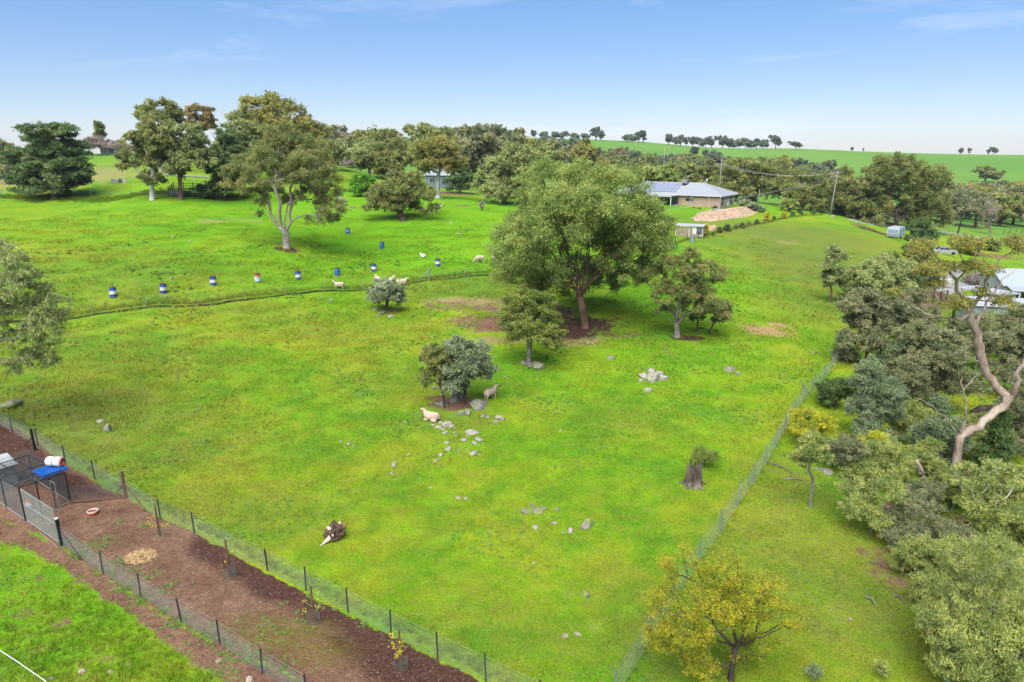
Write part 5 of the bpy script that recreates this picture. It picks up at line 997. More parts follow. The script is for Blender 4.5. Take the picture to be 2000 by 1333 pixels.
def sapling(px, py, label, leafy, mulch, seed):
    b = G(px, py); o = empty('staked_sapling', b, 0, label, 'sapling', 'saplings in wire guards'); rg = random.Random(seed)
    MB().box(-.032, .032, -.025, .025, -.1, 1.6 + rg.uniform(-.1, .15)).build('stake', TIMBER, o)
    g = MB()
    n = 18
    for v in (.02, .12, .22, .32): g.tube([(.23 * math.cos(i * .349), .23 * math.sin(i * .349), v) for i in range(n + 1)], .005, 3, False)
    for i in range(n): g.tube([(.23 * math.cos(i * .349), .23 * math.sin(i * .349), 0), (.235 * math.cos(i * .349 + .12), .235 * math.sin(i * .349 + .12), .34 + rg.uniform(0, .12))], .004, 3, False)
    g.build('wire_guard', NETM, o)
    sk = Skel(); f = sk.add((.05, .03, 0), -1); f = sk.add((.05, .05, .4), f); f = sk.add((.03, .06, .8), f)
    T = [np.array([rg.uniform(-.35, .35), rg.uniform(-.25, .25), rg.uniform(.45, 1.25)]) for _ in range(9)]
    grow(sk, T, rg, .1, fixed=1); put(bpy.data.objects.new('stem', limb_mesh('stem', sk, BARK['grey'], .006, .014)), o)
    if leafy: put(bpy.data.objects.new('foliage', leaf_mesh('foliage', T, [.14] * 9, leafy, .07, .03, LEAF['yellow'], np.random.default_rng(seed), .5)), o)
    if mulch: straw_heap(o, 150, .24, .24, seed, 'straw_mulch', .14)
    for i in range(5):
        a = rg.uniform(0, 6.28)
    return o
sapling(312, 1050, 'staked sapling ringed with straw nearest the timber post', 60, True, 1)
sapling(449, 1128, 'bare staked sapling in a wire guard between straw ringed and yellow saplings', 12, False, 2)
sapling(613, 1216, 'staked sapling with few yellow leaves beside the mossy soil', 45, False, 3)
sapling(783, 1306, 'staked sapling with yellow fronds at the dark mulch end of the bed', 120, False, 4)
def loose_straw(px, py, rx, ry, n, seed, label):
    b = G(px, py); o = empty('straw_heap', b, 0, label, 'straw'); straw_heap(o, n, rx, ry, seed, 'straw', .3, base=b, h=.09, r=.013); return o
loose_straw(275, 1088, .62, .5, 420, 5, 'scattered heap of golden straw on the garden bed')
loose_straw(1490, 648, 2.2, 1.5, 1500, 6, 'large flattened patch of old straw in the paddock')
loose_straw(1522, 636, 1.1, .8, 500, 7, 'smaller patch of old straw beside the large straw patch')
# small weeds in the bed
rg = random.Random(8); rngw = np.random.default_rng(8)
X = []; Y = []
for c, n, r in (((170, 1075), 60, .9), ((195, 1062), 50, .7), ((250, 1110), 40, .8), ((230, 1100), 40, .6), ((290, 1130), 30, .7), ((330, 1150), 30, .6), ((470, 1280), 60, 1.0), ((520, 1240), 80, 1.6), ((560, 1220), 60, 1.4), ((605, 1165), 10, .2), ((710, 1222), 10, .2), ((300, 1090), 12, .2), ((235, 1020), 12, .2), ((280, 1030), 10, .2), ((130, 1060), 30, .4), ((240, 1150), 60, .4), ((275, 1172), 70, .4), ((320, 1195), 30, .3), ((350, 1215), 50, .4), ((400, 1245), 40, .5), ((155, 1085), 30, .3), ((440, 1300), 60, .6)):
    g = G(*c); X += list(g.x + rngw.normal(0, r * .5, n)); Y += list(g.y + rngw.normal(0, r * .5, n))
X, Y = np.array(X), np.array(Y)
scatter('bed_weeds', np.stack([X, Y, height(X, Y) - .01], -1), rngw.uniform(0, 6.28, len(X)), rngw.uniform(.35, .95, len(X)), src_weed, dict(dry=X * 0, dull=X * 0 + .2, lush=X * 0, tone=rngw.random(len(X))))

# ---------------------------------------------------------------- drums used as tree guards
DBLUE = M('drum_blue', (.025, .075, .36), .6, .1, .45, 5); DSKY = M('drum_light_blue', (.035, .17, .48), .6, .1, .4, 5); DWHITE = M('drum_white', (.74, .73, .72), .6, 0, .25, 6); RUST = M('rusty_rim', (.16, .055, .025), .9, 0, .4, 14); DTEAL = M('drum_teal', (.08, .30, .34), .5, .1, .2); DRED = M('drum_faded_red', (.55, .20, .12), .6, 0, .3)
def drum(px, py, kind, label, seed, grp='steel drums guarding young trees'):
    rg = random.Random(seed); b = G(px, py); o = empty('steel_drum', b, rg.uniform(0, 6), label, 'drum', grp); o.rotation_euler = (rg.gauss(0, .03), rg.gauss(0, .03), rg.uniform(0, 6))
    m1 = {'b': DBLUE, 's': DSKY, 'p': DSKY, 'w': DTEAL}[kind]; R_ = .29
    MB().lathe([(R_, -.02), (R_ + .008, .0), (R_, .02), (R_, .27), (R_ + .012, .285), (R_, .30), (R_, .56), (R_ + .012, .575), (R_, .59), (R_, .84)], 20, cap=False).build('barrel', m1, o, smooth=True)
    if kind in 'b': MB().lathe([(R_ + .014, .25), (R_ + .014, .56)], 20, cap=False).build('white_band', DWHITE, o, smooth=True)
    if kind == 'w': MB().lathe([(R_ + .014, .14), (R_ + .014, .60)], 20, cap=False).build('white_band', DWHITE, o, smooth=True); MB().lathe([(R_ + .013, .605), (R_ + .013, .83)], 20, cap=False).build('red_band', DRED, o, smooth=True)
    if kind == 's': MB().add([(R_ * 1.06 * math.sin(a), -R_ * 1.06 * math.cos(a), z) for z in (.42, .62) for a in (-.5, -.25, 0, .25, .5)], [(i, i + 1, i + 6, i + 5) for i in range(4)]).build('label_patch', DWHITE, o); o.rotation_euler.z = .1
    MB().lathe([(R_ + .006, .83), (R_ + .012, .87), (R_ - .02, .88), (R_ - .03, .60)], 20, cap=False).build('rim', RUST, o, smooth=True)
    MB().lathe([(.0, .62), (R_ - .03, .62)], 14, cap=False).build('soil', M('drum_soil', (.05, .03, .02)), o)
    MB().tube([(.05, .05, .5), (.05 + rg.uniform(-.1, .1), .05, 1.42)], .022, 6).build('stake', PICKET, o)
    sk = None; return o
for i, (x, y, k, lb) in enumerate([(222, 580, 'b', 'blue and white banded drum farthest from the spreading gum along the fence'), (320, 572, 'b', 'second blue and white drum in the row along the long grass fence'), (417, 557, 'b', 'third blue and white drum, beside pale stones in the grass'), (504, 551, 'w', 'white drum with faded red top and teal base'),
        (583, 546, 'b', 'blue and white drum between the red topped drum and plain blue drum'), (659, 539, 'p', 'plain blue drum standing just behind the grazing sheep'), (731, 530, 'b', 'blue and white drum behind the small olive bush'), (680, 458, 's', 'light blue drum with a small white label below the leaning gum'),
        (746, 486, 'p', 'plain light blue drum on the slope above the olive bush'), (855, 520, 'b', 'blue and white drum between two white sheep'), (966, 508, 'b', 'blue and white drum half hidden under the huge gum'), (621, 428, 'p', 'faded blue drum in the shade behind the spreading gum')]): drum(x, y, k, lb, 20 + i)

# ---------------------------------------------------------------- sheep
WOOL = M('sheep_wool', (.60, .51, .38), .95, 0, .35, 9, bump=.03); WOOLP = M('pink_sheep_wool', (.62, .46, .34), .95, 0, .35, 9, bump=.03)
def sheep(px, py, rz, pose, label, mat=None, s=1.0):
    b = G(px, py); lie = pose == 'lie'; hz = .30 if lie else .60; bm = bmesh.new()
    def ball(c, r, rot=0.0):
        bmesh.ops.create_icosphere(bm, subdivisions=3, radius=1.0, matrix=Matrix.Translation(c) @ Matrix.Rotation(rot, 4, 'Y') @ Matrix.Diagonal((*r, 1)))
    def limb(p, q, r0_, r1_):
        p, q = Vector(p), Vector(q); d = q - p
        bmesh.ops.create_cone(bm, cap_ends=True, segments=10, radius1=r0_, radius2=r1_, depth=d.length, matrix=Matrix.Translation((p + q) / 2) @ d.to_track_quat('Z', 'Y').to_matrix().to_4x4())
    ball((0, 0, hz), (.50, .28, .27)); ball((-.28, 0, hz + .01), (.26, .25, .25)); ball((.26, 0, hz + .02), (.25, .23, .26))
    if pose == 'graze':
        limb((.36, 0, hz), (.62, 0, .30), .17, .09); ball((.70, 0, .20), (.15, .075, .085), .9); hx, hzz, ex = .64, .28, .0
    else:
        limb((.32, 0, hz + .06), (.50, 0, hz + .30), .18, .11); ball((.61, 0, hz + .32), (.17, .08, .095), .35); hx, hzz, ex = .52, hz + .37, .0
    for sd in (-1, 1):
        limb((hx, sd * .05, hzz), (hx - .04, sd * .18, hzz - .02), .035, .022)
        if lie: ball((.30, sd * .17, .09), (.17, .07, .08)); ball((-.25, sd * .22, .11), (.20, .09, .11))
        else:
            limb((.30, sd * .12, .45), (.31, sd * .12, .22), .085, .045); limb((.31, sd * .12, .24), (.31, sd * .12, -.01), .045, .04)
            limb((-.33, sd * .13, .48), (-.40, sd * .13, .26), .12, .055); limb((-.40, sd * .13, .28), (-.37, sd * .13, -.01), .05, .04)
    limb((-.48, 0, hz + .05), (-.55, 0, hz - .14), .06, .035)
    me = bpy.data.meshes.new('sheep'); bm.to_mesh(me); bm.free(); tmp = bpy.data.objects.new('sheep_tmp', me); COL.objects.link(tmp)
    rm_ = tmp.modifiers.new('remesh', 'REMESH'); rm_.mode = 'VOXEL'; rm_.voxel_size = .026; sm_ = tmp.modifiers.new('smooth', 'SMOOTH'); sm_.iterations = 4
    bpy.context.view_layer.update(); ev = tmp.evaluated_get(bpy.context.evaluated_depsgraph_get()); m2 = bpy.data.meshes.new_from_object(ev); bpy.data.objects.remove(tmp)
    m2.materials.clear(); m2.materials.append(mat or WOOL); m2.polygons.foreach_set('use_smooth', [True] * len(m2.polygons)); m2.name = 'sheep'
    o = put(bpy.data.objects.new('sheep', m2)); o.location = b; o.rotation_euler = (0, 0, rz); o.scale = (s, s, s); return tag(o, label, 'sheep', 'sheep in the paddock')
sheep(843, 822, 2.75, 'lie', 'woolly cream sheep lying beside the pale stones below the silvery shrub', WOOLP, 1.1)
sheep(958, 781, .75, 'stand', 'fat cream sheep standing by the silvery shrub seen from behind', WOOLP, .98)
sheep(663, 567, 3.1, 'stand', 'white sheep standing side on by the fence below the plain blue drum', None, 1.0)
sheep(826, 503, 2.6, 'lie', 'white lamb lying in bright grass above the banded drum', M('lamb_white', (.75, .72, .66), .95), .75)
sheep(937, 514, 3.4, 'graze', 'cream sheep grazing near the huge gum', None, 1.1)
sheep(785, 556, .2, 'lie', 'cream sheep lying behind the olive bush', None, 1.1)
sheep(738, 550, 2.2, 'lie', 'grey cream sheep hidden behind the crown of the olive bush', None, 1.0)
sheep(766, 556, 1.2, 'stand', 'pale sheep standing close behind the olive bush', None, .95)

# ---------------------------------------------------------------- rocks
def granite(name, base, moss):
    m = bpy.data.materials.new(name); nt = nodes(m); P = _n(nt, 'ShaderNodeNewGeometry'); pos = P.outputs['Position']
    n1 = noise(nt, pos, 4.5, 5, .7); n2 = noise(nt, pos, 18, 3)
    c = ramp(nt, math_(nt, 'MULTIPLY_ADD', n2, .35, math_(nt, 'MULTIPLY', n1, .65)), [(.33, tuple(x * .42 for x in base)), (.5, base), (.68, tuple(min(.8, x * 1.45) for x in base))])
    if moss: c = mixc(nt, math_(nt, 'MULTIPLY', ramp(nt, noise(nt, pos, 2.6, 4), [(.46, 0.), (.56, 1.)]), moss), c, (.13, .20, .02))
    finish(nt, c, .9, .2, 0, n1, .06); return m
GR1 = granite('pale_granite', (0.256, 0.237, 0.205), .15); GR2 = granite('grey_granite', (0.166, 0.160, 0.141), .35); GR3 = granite('mossy_granite', (0.166, 0.153, 0.128), .9); GR4 = granite('tan_stone', (0.294, 0.230, 0.179), .05)
def rock_mesh(seed, mat, sharp=.35):
    rg = random.Random(seed); bm = bmesh.new(); bmesh.ops.create_icosphere(bm, subdivisions=3, radius=.5)
    cuts = [(Vector((rg.gauss(0, 1), rg.gauss(0, 1), rg.gauss(.2, .8))).normalized(), rg.uniform(.26, .44)) for _ in range(7)]
    ph = [rg.uniform(0, 6) for _ in range(6)]
    for v in bm.verts:
        for n_, d_ in cuts:
            e = v.co.dot(n_) - d_
            if e > 0: v.co -= n_ * e * .92
        c = v.co.copy(); v.co *= 1 + .05 * math.sin(c.x * 9 + ph[0]) * math.sin(c.y * 11 + ph[1]) + .04 * math.sin(c.z * 17 + ph[2] + c.x * 7) + .03 * math.sin(c.y * 27 + ph[3]) * math.sin(c.x * 23)
    me = bpy.data.meshes.new('rock'); bm.to_mesh(me); bm.free(); me.materials.append(mat); return me
RM = {k: [rock_mesh(s_ + i, m_) for i in range(4)] for k, m_, s_ in (('p', GR1, 1), ('g', GR2, 11), ('m', GR3, 21), ('t', GR4, 31))}
def rocks(items, label, grp, name='rock', kind='p', zs=.6):
    rg = random.Random(len(label) * 7 + len(items))
    for it in items:
        px, py, w = it[:3]; k = it[3] if len(it) > 3 else kind; zz = it[4] if len(it) > 4 else zs * rg.uniform(.7, 1.2); lb = it[5] if len(it) > 5 else label
        b = G(px, py); d = b.y * CP - (b.z - CAM_Z) * SP; s = w * d / FPX * 1.12
        o = put(bpy.data.objects.new(name, rg.choice(RM[k]))); o.location = b + Vector((0, s * .25, s * zz * .06)); o.scale = (s, s * rg.uniform(.7, 1.05), s * zz); o.rotation_euler = (rg.gauss(0, .15), rg.gauss(0, .15), rg.uniform(0, 6.28))
        if lb != label: tag(o, lb, 'rock')
        else: tag(o, lb, 'rock', grp if len(items) > 1 else None)
rocks([(855, 791, 12), (866, 795, 20), (885, 785, 26, 'g', 1.0), (895, 780, 24, 'g', 1.1), (903, 812, 18), (945, 816, 14), (864, 752, 18), (849, 760, 14), (975, 820, 18, 'p', .6), (968, 826, 12), (982, 822, 10), (953, 818, 12)], 'grey lichen covered boulder around the base of the silvery shrub', 'boulders at the silvery shrub', 'boulder', 'g', .75)
rocks([(933, 798, 38, 'g', .62)], 'long pointed grey boulder leaning out from under the silvery shrub', '', 'boulder'); rocks([(914, 812, 17, 'g', 1.35)], 'upright pointed grey boulder in front of the silvery shrub', '', 'boulder')
rocks([(861, 827, 12), (857, 837, 14), (872, 834, 22), (881, 836, 12), (888, 838, 6), (870, 848, 14), (888, 847, 8), (890, 852, 7), (922, 850, 28), (906, 862, 15), (935, 862, 20), (927, 868, 13), (872, 867, 13), (874, 880, 17), (851, 867, 7), (896, 882, 7), (860, 892, 13), (925, 889, 17), (852, 902, 11), (936, 890, 6), (865, 841, 10), (845, 832, 7), (912, 853, 9), (902, 870, 5), (912, 880, 5)], 'pale stone in the loose scatter below the lying sheep', 'stones below the silvery shrub', 'stone', 'p', .5)
rocks([(797, 890, 8, 't'), (791, 825, 7), (768, 910, 16), (766, 927, 10), (840, 954, 8), (895, 974, 10, 't'), (910, 976, 10), (665, 864, 8), (680, 869, 9), (690, 871, 6), (672, 874, 5), (820, 935, 5), (1095, 843, 6, 't'), (988, 738, 9), (967, 699, 7), (1105, 1245, 13, 't'), (1128, 1242, 15, 't'), (1043, 1102, 8), (690, 905, 4), (1120, 800, 5), (1240, 860, 4)], 'small loose stone lying alone in the short paddock grass', 'loose paddock stones', 'stone', 'p', .45)
rocks([(1021, 712, 14), (1046, 714, 20), (1053, 722, 22), (1036, 718, 10)], 'grey boulder at the foot of the dense rounded tree', 'boulders under the rounded tree', 'boulder', 'g', .8)
rocks([(1258, 740, 24), (1276, 746, 30), (1295, 744, 22), (1272, 732, 24), (1288, 734, 16), (1252, 746, 12)], 'pale grey boulder in the heaped cluster right of the huge gum', 'boulder heap', 'boulder', 'p', .75)
rocks([(1268, 765, 20, 'p', .3), (1428, 727, 28, 'g', .5, 'flat lichen grey boulder alone on the slope toward the wire fence'), (1443, 732, 16, 'g', .45, 'small boulder touching the flat lichen grey boulder'), (1193, 703, 18, 'g', .7, 'single round grey boulder below the dark mulch of the huge gum')], 'flat pale slab just below the heaped boulder cluster', '', 'boulder')
rocks([(1032, 1003, 26), (1050, 1005, 26), (1060, 996, 18), (1040, 992, 16)], 'moss topped boulder in the cluster left of the mossy dome rock', 'mossy boulders', 'boulder', 'm', .6)
rocks([(1090, 998, 13, 'm'), (1045, 1033, 15), (1083, 1025, 13), (1115, 1040, 15), (1100, 1042, 8), (1072, 1012, 6)], 'small stone between the mossy boulder cluster and mossy dome rock', 'stones by the mossy rocks', 'stone', 'p', .5)
rocks([(1147, 1032, 30, 'm', .75), (1143, 1166, 22, 'm', .7, 'small mossy hollow rock low in the open grass')], 'mossy dome rock in the open lower grass', '', 'boulder')
rocks([(193, 826, 15, 'p', .5), (208, 843, 18, 'g', 1.2, 'upright brown grey rock beside a flat pale stone'), (14, 797, 46, 'm', .6, 'mossy boulder under the overhanging gum'), (140, 803, 8, 'g', .4, 'small dark stone near the overhanging gum')], 'flat pale stone above the strainer post', '', 'rock')
rocks([(733, 606, 14), (745, 614, 16), (772, 606, 10), (762, 621, 15, 'p'), (737, 618, 9)], 'grey rock on the bare patch around the olive bush', 'rocks at the olive bush', 'rock', 'g', .5)
rocks([(627, 583, 8), (645, 588, 12), (646, 593, 6), (621, 588, 5)], 'grey stone in short grass below the side on sheep', 'stones below the fence', 'stone', 'g', .7)
rocks([(335, 464, 10), (334, 545, 11), (344, 544, 7), (414, 540, 7), (425, 539, 7), (371, 472, 8), (897, 458, 10), (903, 454, 8), (912, 452, 9, 'g'), (881, 436, 7), (900, 463, 5), (655, 532, 5)], 'pale stone half sunk in the bright long pasture', 'pasture stones', 'stone', 'p', .45)
rocks([(664, 396, 20), (656, 392, 14), (672, 402, 12), (622, 410, 10), (688, 407, 10), (684, 412, 7), (824, 414, 14), (834, 417, 12), (862, 403, 11, 'p', .5)], 'pale grey boulder on the slope around the leaning gum', 'hill boulders', 'boulder', 'g', .75)
rocks([(100, 1329, 18, 'g'), (158, 1316, 15), (213, 1317, 14), (426, 1294, 15), (486, 1331, 17), (250, 1300, 7)], 'brown stone in the patchy turf by the white rope', 'turf stones', 'stone', 't', .5)
rocks([(1618, 926, 24), (1607, 920, 14), (1645, 934, 11, 't'), (1650, 948, 11, 't'), (1642, 985, 11, 't'), (1594, 918, 12), (1663, 1212, 9, 't'), (1884, 1300, 10, 't'), (1590, 690, 12), (1672, 705, 14), (1610, 820, 8)], 'grey rock among the scrub on the bush side', 'bush rocks', 'rock', 'g', .6)

# ---------------------------------------------------------------- stumps and fallen timber
def root_stump():
    b = G(655, 1052); o = empty('root_stump', b, .4, 'upturned dark root stump with weathered white and rust wood in the lower grass', 'stump'); rg = random.Random(4)
    DK = bark_mat('charred_wood', (.025, .018, .014), (.16, .10, .07), 5); WT = bark_mat('bleached_wood', (.30, .24, .19), (.62, .55, .47), 6); RD = bark_mat('rotten_red_wood', (.14, .05, .025), (.34, .15, .08), 5)
    bm = bmesh.new(); bmesh.ops.create_icosphere(bm, subdivisions=4, radius=.36)
    for v in bm.verts:
        c = v.co.copy(); v.co *= 1 + .16 * math.sin(c.x * 13) * math.sin(c.y * 11 + 1) + .10 * math.sin(c.z * 23 + c.x * 9) + .06 * math.sin(c.y * 41); v.co.z = v.co.z * .95 + .30; v.co.x *= 1.15
    me = bpy.data.meshes.new('burl'); bm.to_mesh(me); bm.free(); me.materials.append(DK); put(bpy.data.objects.new('burl', me), o)
    for i in range(20):
        a = rg.uniform(0, 6.28); e = rg.uniform(.1, 1.35); L = rg.uniform(.28, .46); d = Vector((math.cos(a) * math.cos(e), math.sin(a) * math.cos(e), math.sin(e)))
        p0 = Vector((0, 0, .3)) + d * .12; k = Vector((rg.gauss(0, .07), rg.gauss(0, .07), rg.gauss(0, .05)))
        MB().tube([p0, p0 + d * L * .4 + k, p0 + d * L * .75 + k * .4, p0 + d * L], [.12, .10, .085, .05], 7).build('root', rg.choice([DK, DK, DK, WT, RD]), o)
    MB().tube([(-.1, -.1, .25), (-.4, -.3, .16), (-.72, -.45, .04)], [.15, .10, .03], 7).build('taproot', WT, o)
root_stump()
def old_stump():
    b = G(1353, 948); o = empty('tree_stump', b, 0, 'tall hollow grey stump split open at the top beside a green shrub', 'stump'); rg = random.Random(5)
    W_ = bark_mat('old_stump_wood', (.03, .023, .019), (.17, .14, .115), 4); n = 28; V = []; F = []
    prof = [rg.uniform(.75, 1.2) for _ in range(n)]; top = [.92 + .22 * math.sin(i * .9) + rg.uniform(-.32, .30) for i in range(n)]
    for lv, (q, f) in enumerate(((0, 1.35), (.18, 1.05), (.45, .9), (.75, .85), (1., .8))):
        for i in range(n):
            a = i / n * 6.283; r = .45 * f * (.82 + .18 * prof[i]) * (1 + .08 * math.sin(5 * a)); V.append((r * math.cos(a), r * .85 * math.sin(a), -.05 + (top[i] + .05) * q))
    for i in range(n):
        a = i / n * 6.283; V.append((.24 * math.cos(a), .2 * math.sin(a), top[i] - .05))
    for i in range(n):
        a = i / n * 6.283; V.append((.15 * math.cos(a), .12 * math.sin(a), .35))
    for l in range(6):
        for i in range(n): F.append((l * n + i, l * n + (i + 1) % n, (l + 1) * n + (i + 1) % n, (l + 1) * n + i))
    F.append(tuple(range(6 * n, 7 * n))); mesh_obj('shell', V, F, W_, o)
    for i in range(9):
        a = rg.uniform(0, 6.28); MB().tube([(.36 * math.cos(a), .3 * math.sin(a), .0), (.40 * math.cos(a), .34 * math.sin(a), .5), (.36 * math.cos(a + .1), .3 * math.sin(a + .1), rg.uniform(.8, 1.25))], [.10, .06, .02], 5).build('splinter', W_, o)
    for i in range(5):
        a = i * 1.25 + .3; MB().tube([(.4 * math.cos(a), .34 * math.sin(a), .12), (.62 * math.cos(a), .55 * math.sin(a), .03), (.8 * math.cos(a), .7 * math.sin(a), -.05)], [.13, .08, .03], 6).build('root', W_, o)
old_stump()
tree('stump_shrub', 'feathery green shrub growing behind the tall hollow stump', 'shrub', (1376, 912), [(1372, 884, 22, 16), (1388, 886, 14, 12), (1360, 890, 12, 10)], leaf='kurra', bark='dark', clumps=44, cr=.24, leaves=2300, ll=.13, lw=.014, r0=.04, rt=.008, seed=160, updir=1.0, droop=0, fork=.2)
lg = MB(); lg.tube([G(1900, 812) + Vector((0, 0, .2)), G(1916, 806) + Vector((0, 0, .3)), G(1935, 800) + Vector((0, 0, .15))], [.25, .3, .2], 9); tag(lg.build('fallen_log', BARK['dark'], None, smooth=True), 'dark rotting log lying behind the half dead gum', 'log')
for i in range(4):
    l_ = MB(); a = G(1928, 708 + i * 3); a2 = G(1970, 710 + i * 3); l_.tube([a + Vector((0, 0, .1 + .12 * (i % 2))), a2 + Vector((0, 0, .1 + .12 * (i % 2)))], .09, 7); tag(l_.build('timber_post_length', BARK['grey'], None), 'grey timber post in the stack on the grass beyond the half dead gum', 'timber', 'stacked posts')
for i, (x0, y0, x1, y1) in enumerate([(1500, 905, 1556, 932), (1530, 938, 1580, 945), (1690, 950, 1720, 962), (1760, 968, 1800, 985), (1700, 1100, 1730, 1112), (1690, 1168, 1712, 1190), (1745, 1165, 1765, 1180), (1565, 745, 1570, 775)]):
    l_ = MB(); a, b2 = G(x0, y0), G(x1, y1); m_ = (a + b2) / 2 + Vector((.1, .1, .15)); l_.tube([a + Vector((0, 0, .05)), m_, b2 + Vector((0, 0, .08))], [.04, .03, .015], 5); tag(l_.build('fallen_branch', BARK['grey'], None), 'thin fallen branch on the litter under the bush block', 'branch', 'fallen branches')

# ---------------------------------------------------------------- the brick house
def brick_mat():
    m = bpy.data.materials.new('blonde_brick'); nt = nodes(m); tc = _n(nt, 'ShaderNodeTexCoord').outputs['Object']
    b = _n(nt, 'ShaderNodeTexBrick'); b.inputs['Color1'].default_value = (.36, .255, .18, 1); b.inputs['Color2'].default_value = (.28, .195, .14, 1); b.inputs['Mortar'].default_value = (.33, .30, .26, 1); b.inputs['Scale'].default_value = 4.2; b.inputs['Mortar Size'].default_value = .012
    mp = _n(nt, 'ShaderNodeMapping'); mp.inputs['Rotation'].default_value = (R(90), 0, 0); nt.links.new(tc, mp.inputs['Vector']); nt.links.new(mp.outputs[0], b.inputs['Vector']); finish(nt, b.outputs[0], .9, .2); return m
BRICK = brick_mat(); ROOFM = M('grey_steel_roof', (.50, .53, .56), .45, .25, .06, .7); TRIM = M('pale_trim', (.55, .56, .56), .5, 0, .05); GLASS = M('dark_glass', (.035, .045, .055), .08, 0, .2, spec=.6); WHITE = M('white_paint', (.78, .78, .77), .5, 0, .05); CONC = M('concrete', (.46, .44, .42), .9, 0, .15, 3)
SOLAR = M('solar_cell', (.36, .40, .52), .2, .1, .15, spec=.7); ALU = M('aluminium', (.6, .61, .63), .35, .6, .05)  # solar cells pale lavender: the sky's reflection is painted into their base colour
hb = G(1404, 409); PHI = R(34); house = empty('brick_house', hb, -PHI, 'low blonde brick house with grey hipped roof and solar panels', 'house')
LX, LY, WH, EV, TP = 25.0, 11.0, 2.75, .65, math.tan(R(21))
MB().box(-LX, 0, 0, LY, -1.2, WH).build('wall', BRICK, house)
zr = WH + (LY / 2 + EV) * TP; e0 = WH - .02
rf = MB().add([(-LX - EV, -EV, e0), (EV, -EV, e0), (EV, LY + EV, e0), (-LX - EV, LY + EV, e0), (-LX + LY / 2, LY / 2, zr), (-LY / 2, LY / 2, zr)], [(0, 1, 5, 4), (1, 2, 5), (2, 3, 4, 5), (3, 0, 4), (3, 2, 1, 0)]).build('roof', ROOFM, house)
for a_, b_ in (((-LX - EV, -EV, e0), (EV, -EV, e0)), ((EV, -EV, e0), (EV, LY + EV, e0)), ((-LX - EV, -EV, e0), (-LX - EV, LY + EV, e0))):
    MB().tube([Vector(a_) + Vector((0, 0, -.03)), Vector(b_) + Vector((0, 0, -.03))], .09, 6).build('gutter', TRIM, rf)
for a_, b_ in (((EV, -EV, e0), (-LY / 2, LY / 2, zr)), ((-LY / 2, LY / 2, zr), (-LX + LY / 2, LY / 2, zr)), ((EV, LY + EV, e0), (-LY / 2, LY / 2, zr))):
    MB().tube([Vector(a_) + Vector((0, 0, .03)), Vector(b_) + Vector((0, 0, .03))], .10, 6).build('ridge_cap', TRIM, rf)
def slope(y): return e0 + (y + EV) * TP
for r_ in range(3):
    for c_ in range(9):
        x0, y0 = -19.6 + c_ * 1.04, .55 + r_ * 1.55; y1 = y0 + 1.48; ofs = .14
        p = MB().add([(x0, y0, slope(y0) + ofs), (x0 + 1, y0, slope(y0) + ofs), (x0 + 1, y1, slope(y1) + ofs), (x0, y1, slope(y1) + ofs), (x0, y0, slope(y0) + ofs - .05), (x0 + 1, y0, slope(y0) + ofs - .05), (x0 + 1, y1, slope(y1) + ofs - .05), (x0, y1, slope(y1) + ofs - .05)],
            [(0,1,2,3),(7,6,5,4),(0,4,5,1),(1,5,6,2),(2,6,7,3),(3,7,4,0)]).build('solar_panel', ALU, house)
        MB().add([(x0 + .04, y0 + .05, slope(y0 + .05) + ofs + .006), (x0 + .96, y0 + .05, slope(y0 + .05) + ofs + .006), (x0 + .96, y1 - .05, slope(y1 - .05) + ofs + .006), (x0 + .04, y1 - .05, slope(y1 - .05) + ofs + .006)], [(0, 1, 2, 3)]).build('cells', SOLAR, p)
ck = MB().box(-10.3, -9.0, 4.2, 5.5, zr - .15, zr + .85, .92).build('evaporative_cooler', M('cooler_grey', (.20, .22, .24), .6), house, .05)
for i in range(5): MB().box(-10.2, -9.1, 4.17, 4.195, zr + .02 + i * .15, zr + .08 + i * .15).build('louvre', TRIM, ck)
MB().tube([(-9.65, 4.4, zr - .8), (-9.65, 4.4, zr)], .35, 8).build('duct', BLACK, house)
MB().tube([(-4.6, 4.6, zr - .6), (-4.6, 4.6, zr + .75)], .04, 6).build('flue', WHITE, house); MB().lathe([(.12, 0), (.22, .1), (.22, .35), (.1, .45)], 10, c=(-4.6, 4.6, zr + .6)).build('flue_cowl', WHITE, house)
def window(par, x, z, w, h, side='f', gl=GLASS):
    fr = MB(); q = 0.02
    if side == 'f':
        f = MB().box(x, x + w, -.05, .0, z, z + h).build('window', TRIM, par); MB().box(x + .06, x + w / 2 - .03, -.062, -.052, z + .06, z + h - .06).build('pane', gl, f); MB().box(x + w / 2 + .03, x + w - .06, -.062, -.052, z + .06, z + h - .06).build('pane', gl, f)
    else:
        f = MB().box(0, .05, x, x + w, z, z + h).build('window', TRIM, par); MB().box(.052, .062, x + .06, x + w / 2 - .03, z + .06, z + h - .06).build('pane', gl, f); MB().box(.052, .062, x + w / 2 + .03, x + w - .06, z + .06, z + h - .06).build('pane', gl, f)
    return f
window(house, -11.6, .25, 2.4, 2.1); window(house, -15.6, .25, 2.6, 2.1); window(house, -7.6, 1.4, 1.8, .75); window(house, -19.5, .9, 2.0, 1.3)
window(house, 1.2, .55, 1.6, 1.75, 's'); window(house, 7.2, .55, 1.9, 1.75, 's')
ac = MB().box(.02, .36, 5.2, 6.1, .3, 1.2).build('air_conditioner', WHITE, house, .02); MB().lathe([(.3, .36), (.3, .372)], 14, 'x', (0, 5.55, .75)).build('fan_grille', TRIM, ac)
MB().lathe([(.16, 0), (.24, .07)], 12, 'x', (.1, .6, 1.9)).build('satellite_dish', WHITE, house)
dk = MB().box(-22, 1.5, -4.6, -.02, -1.3, .06).build('patio_slab', CONC, house)
MB().box(-22, -9.0, -4.9, -.3, 2.62, 2.74).build('patio_roof', ROOFM, house)
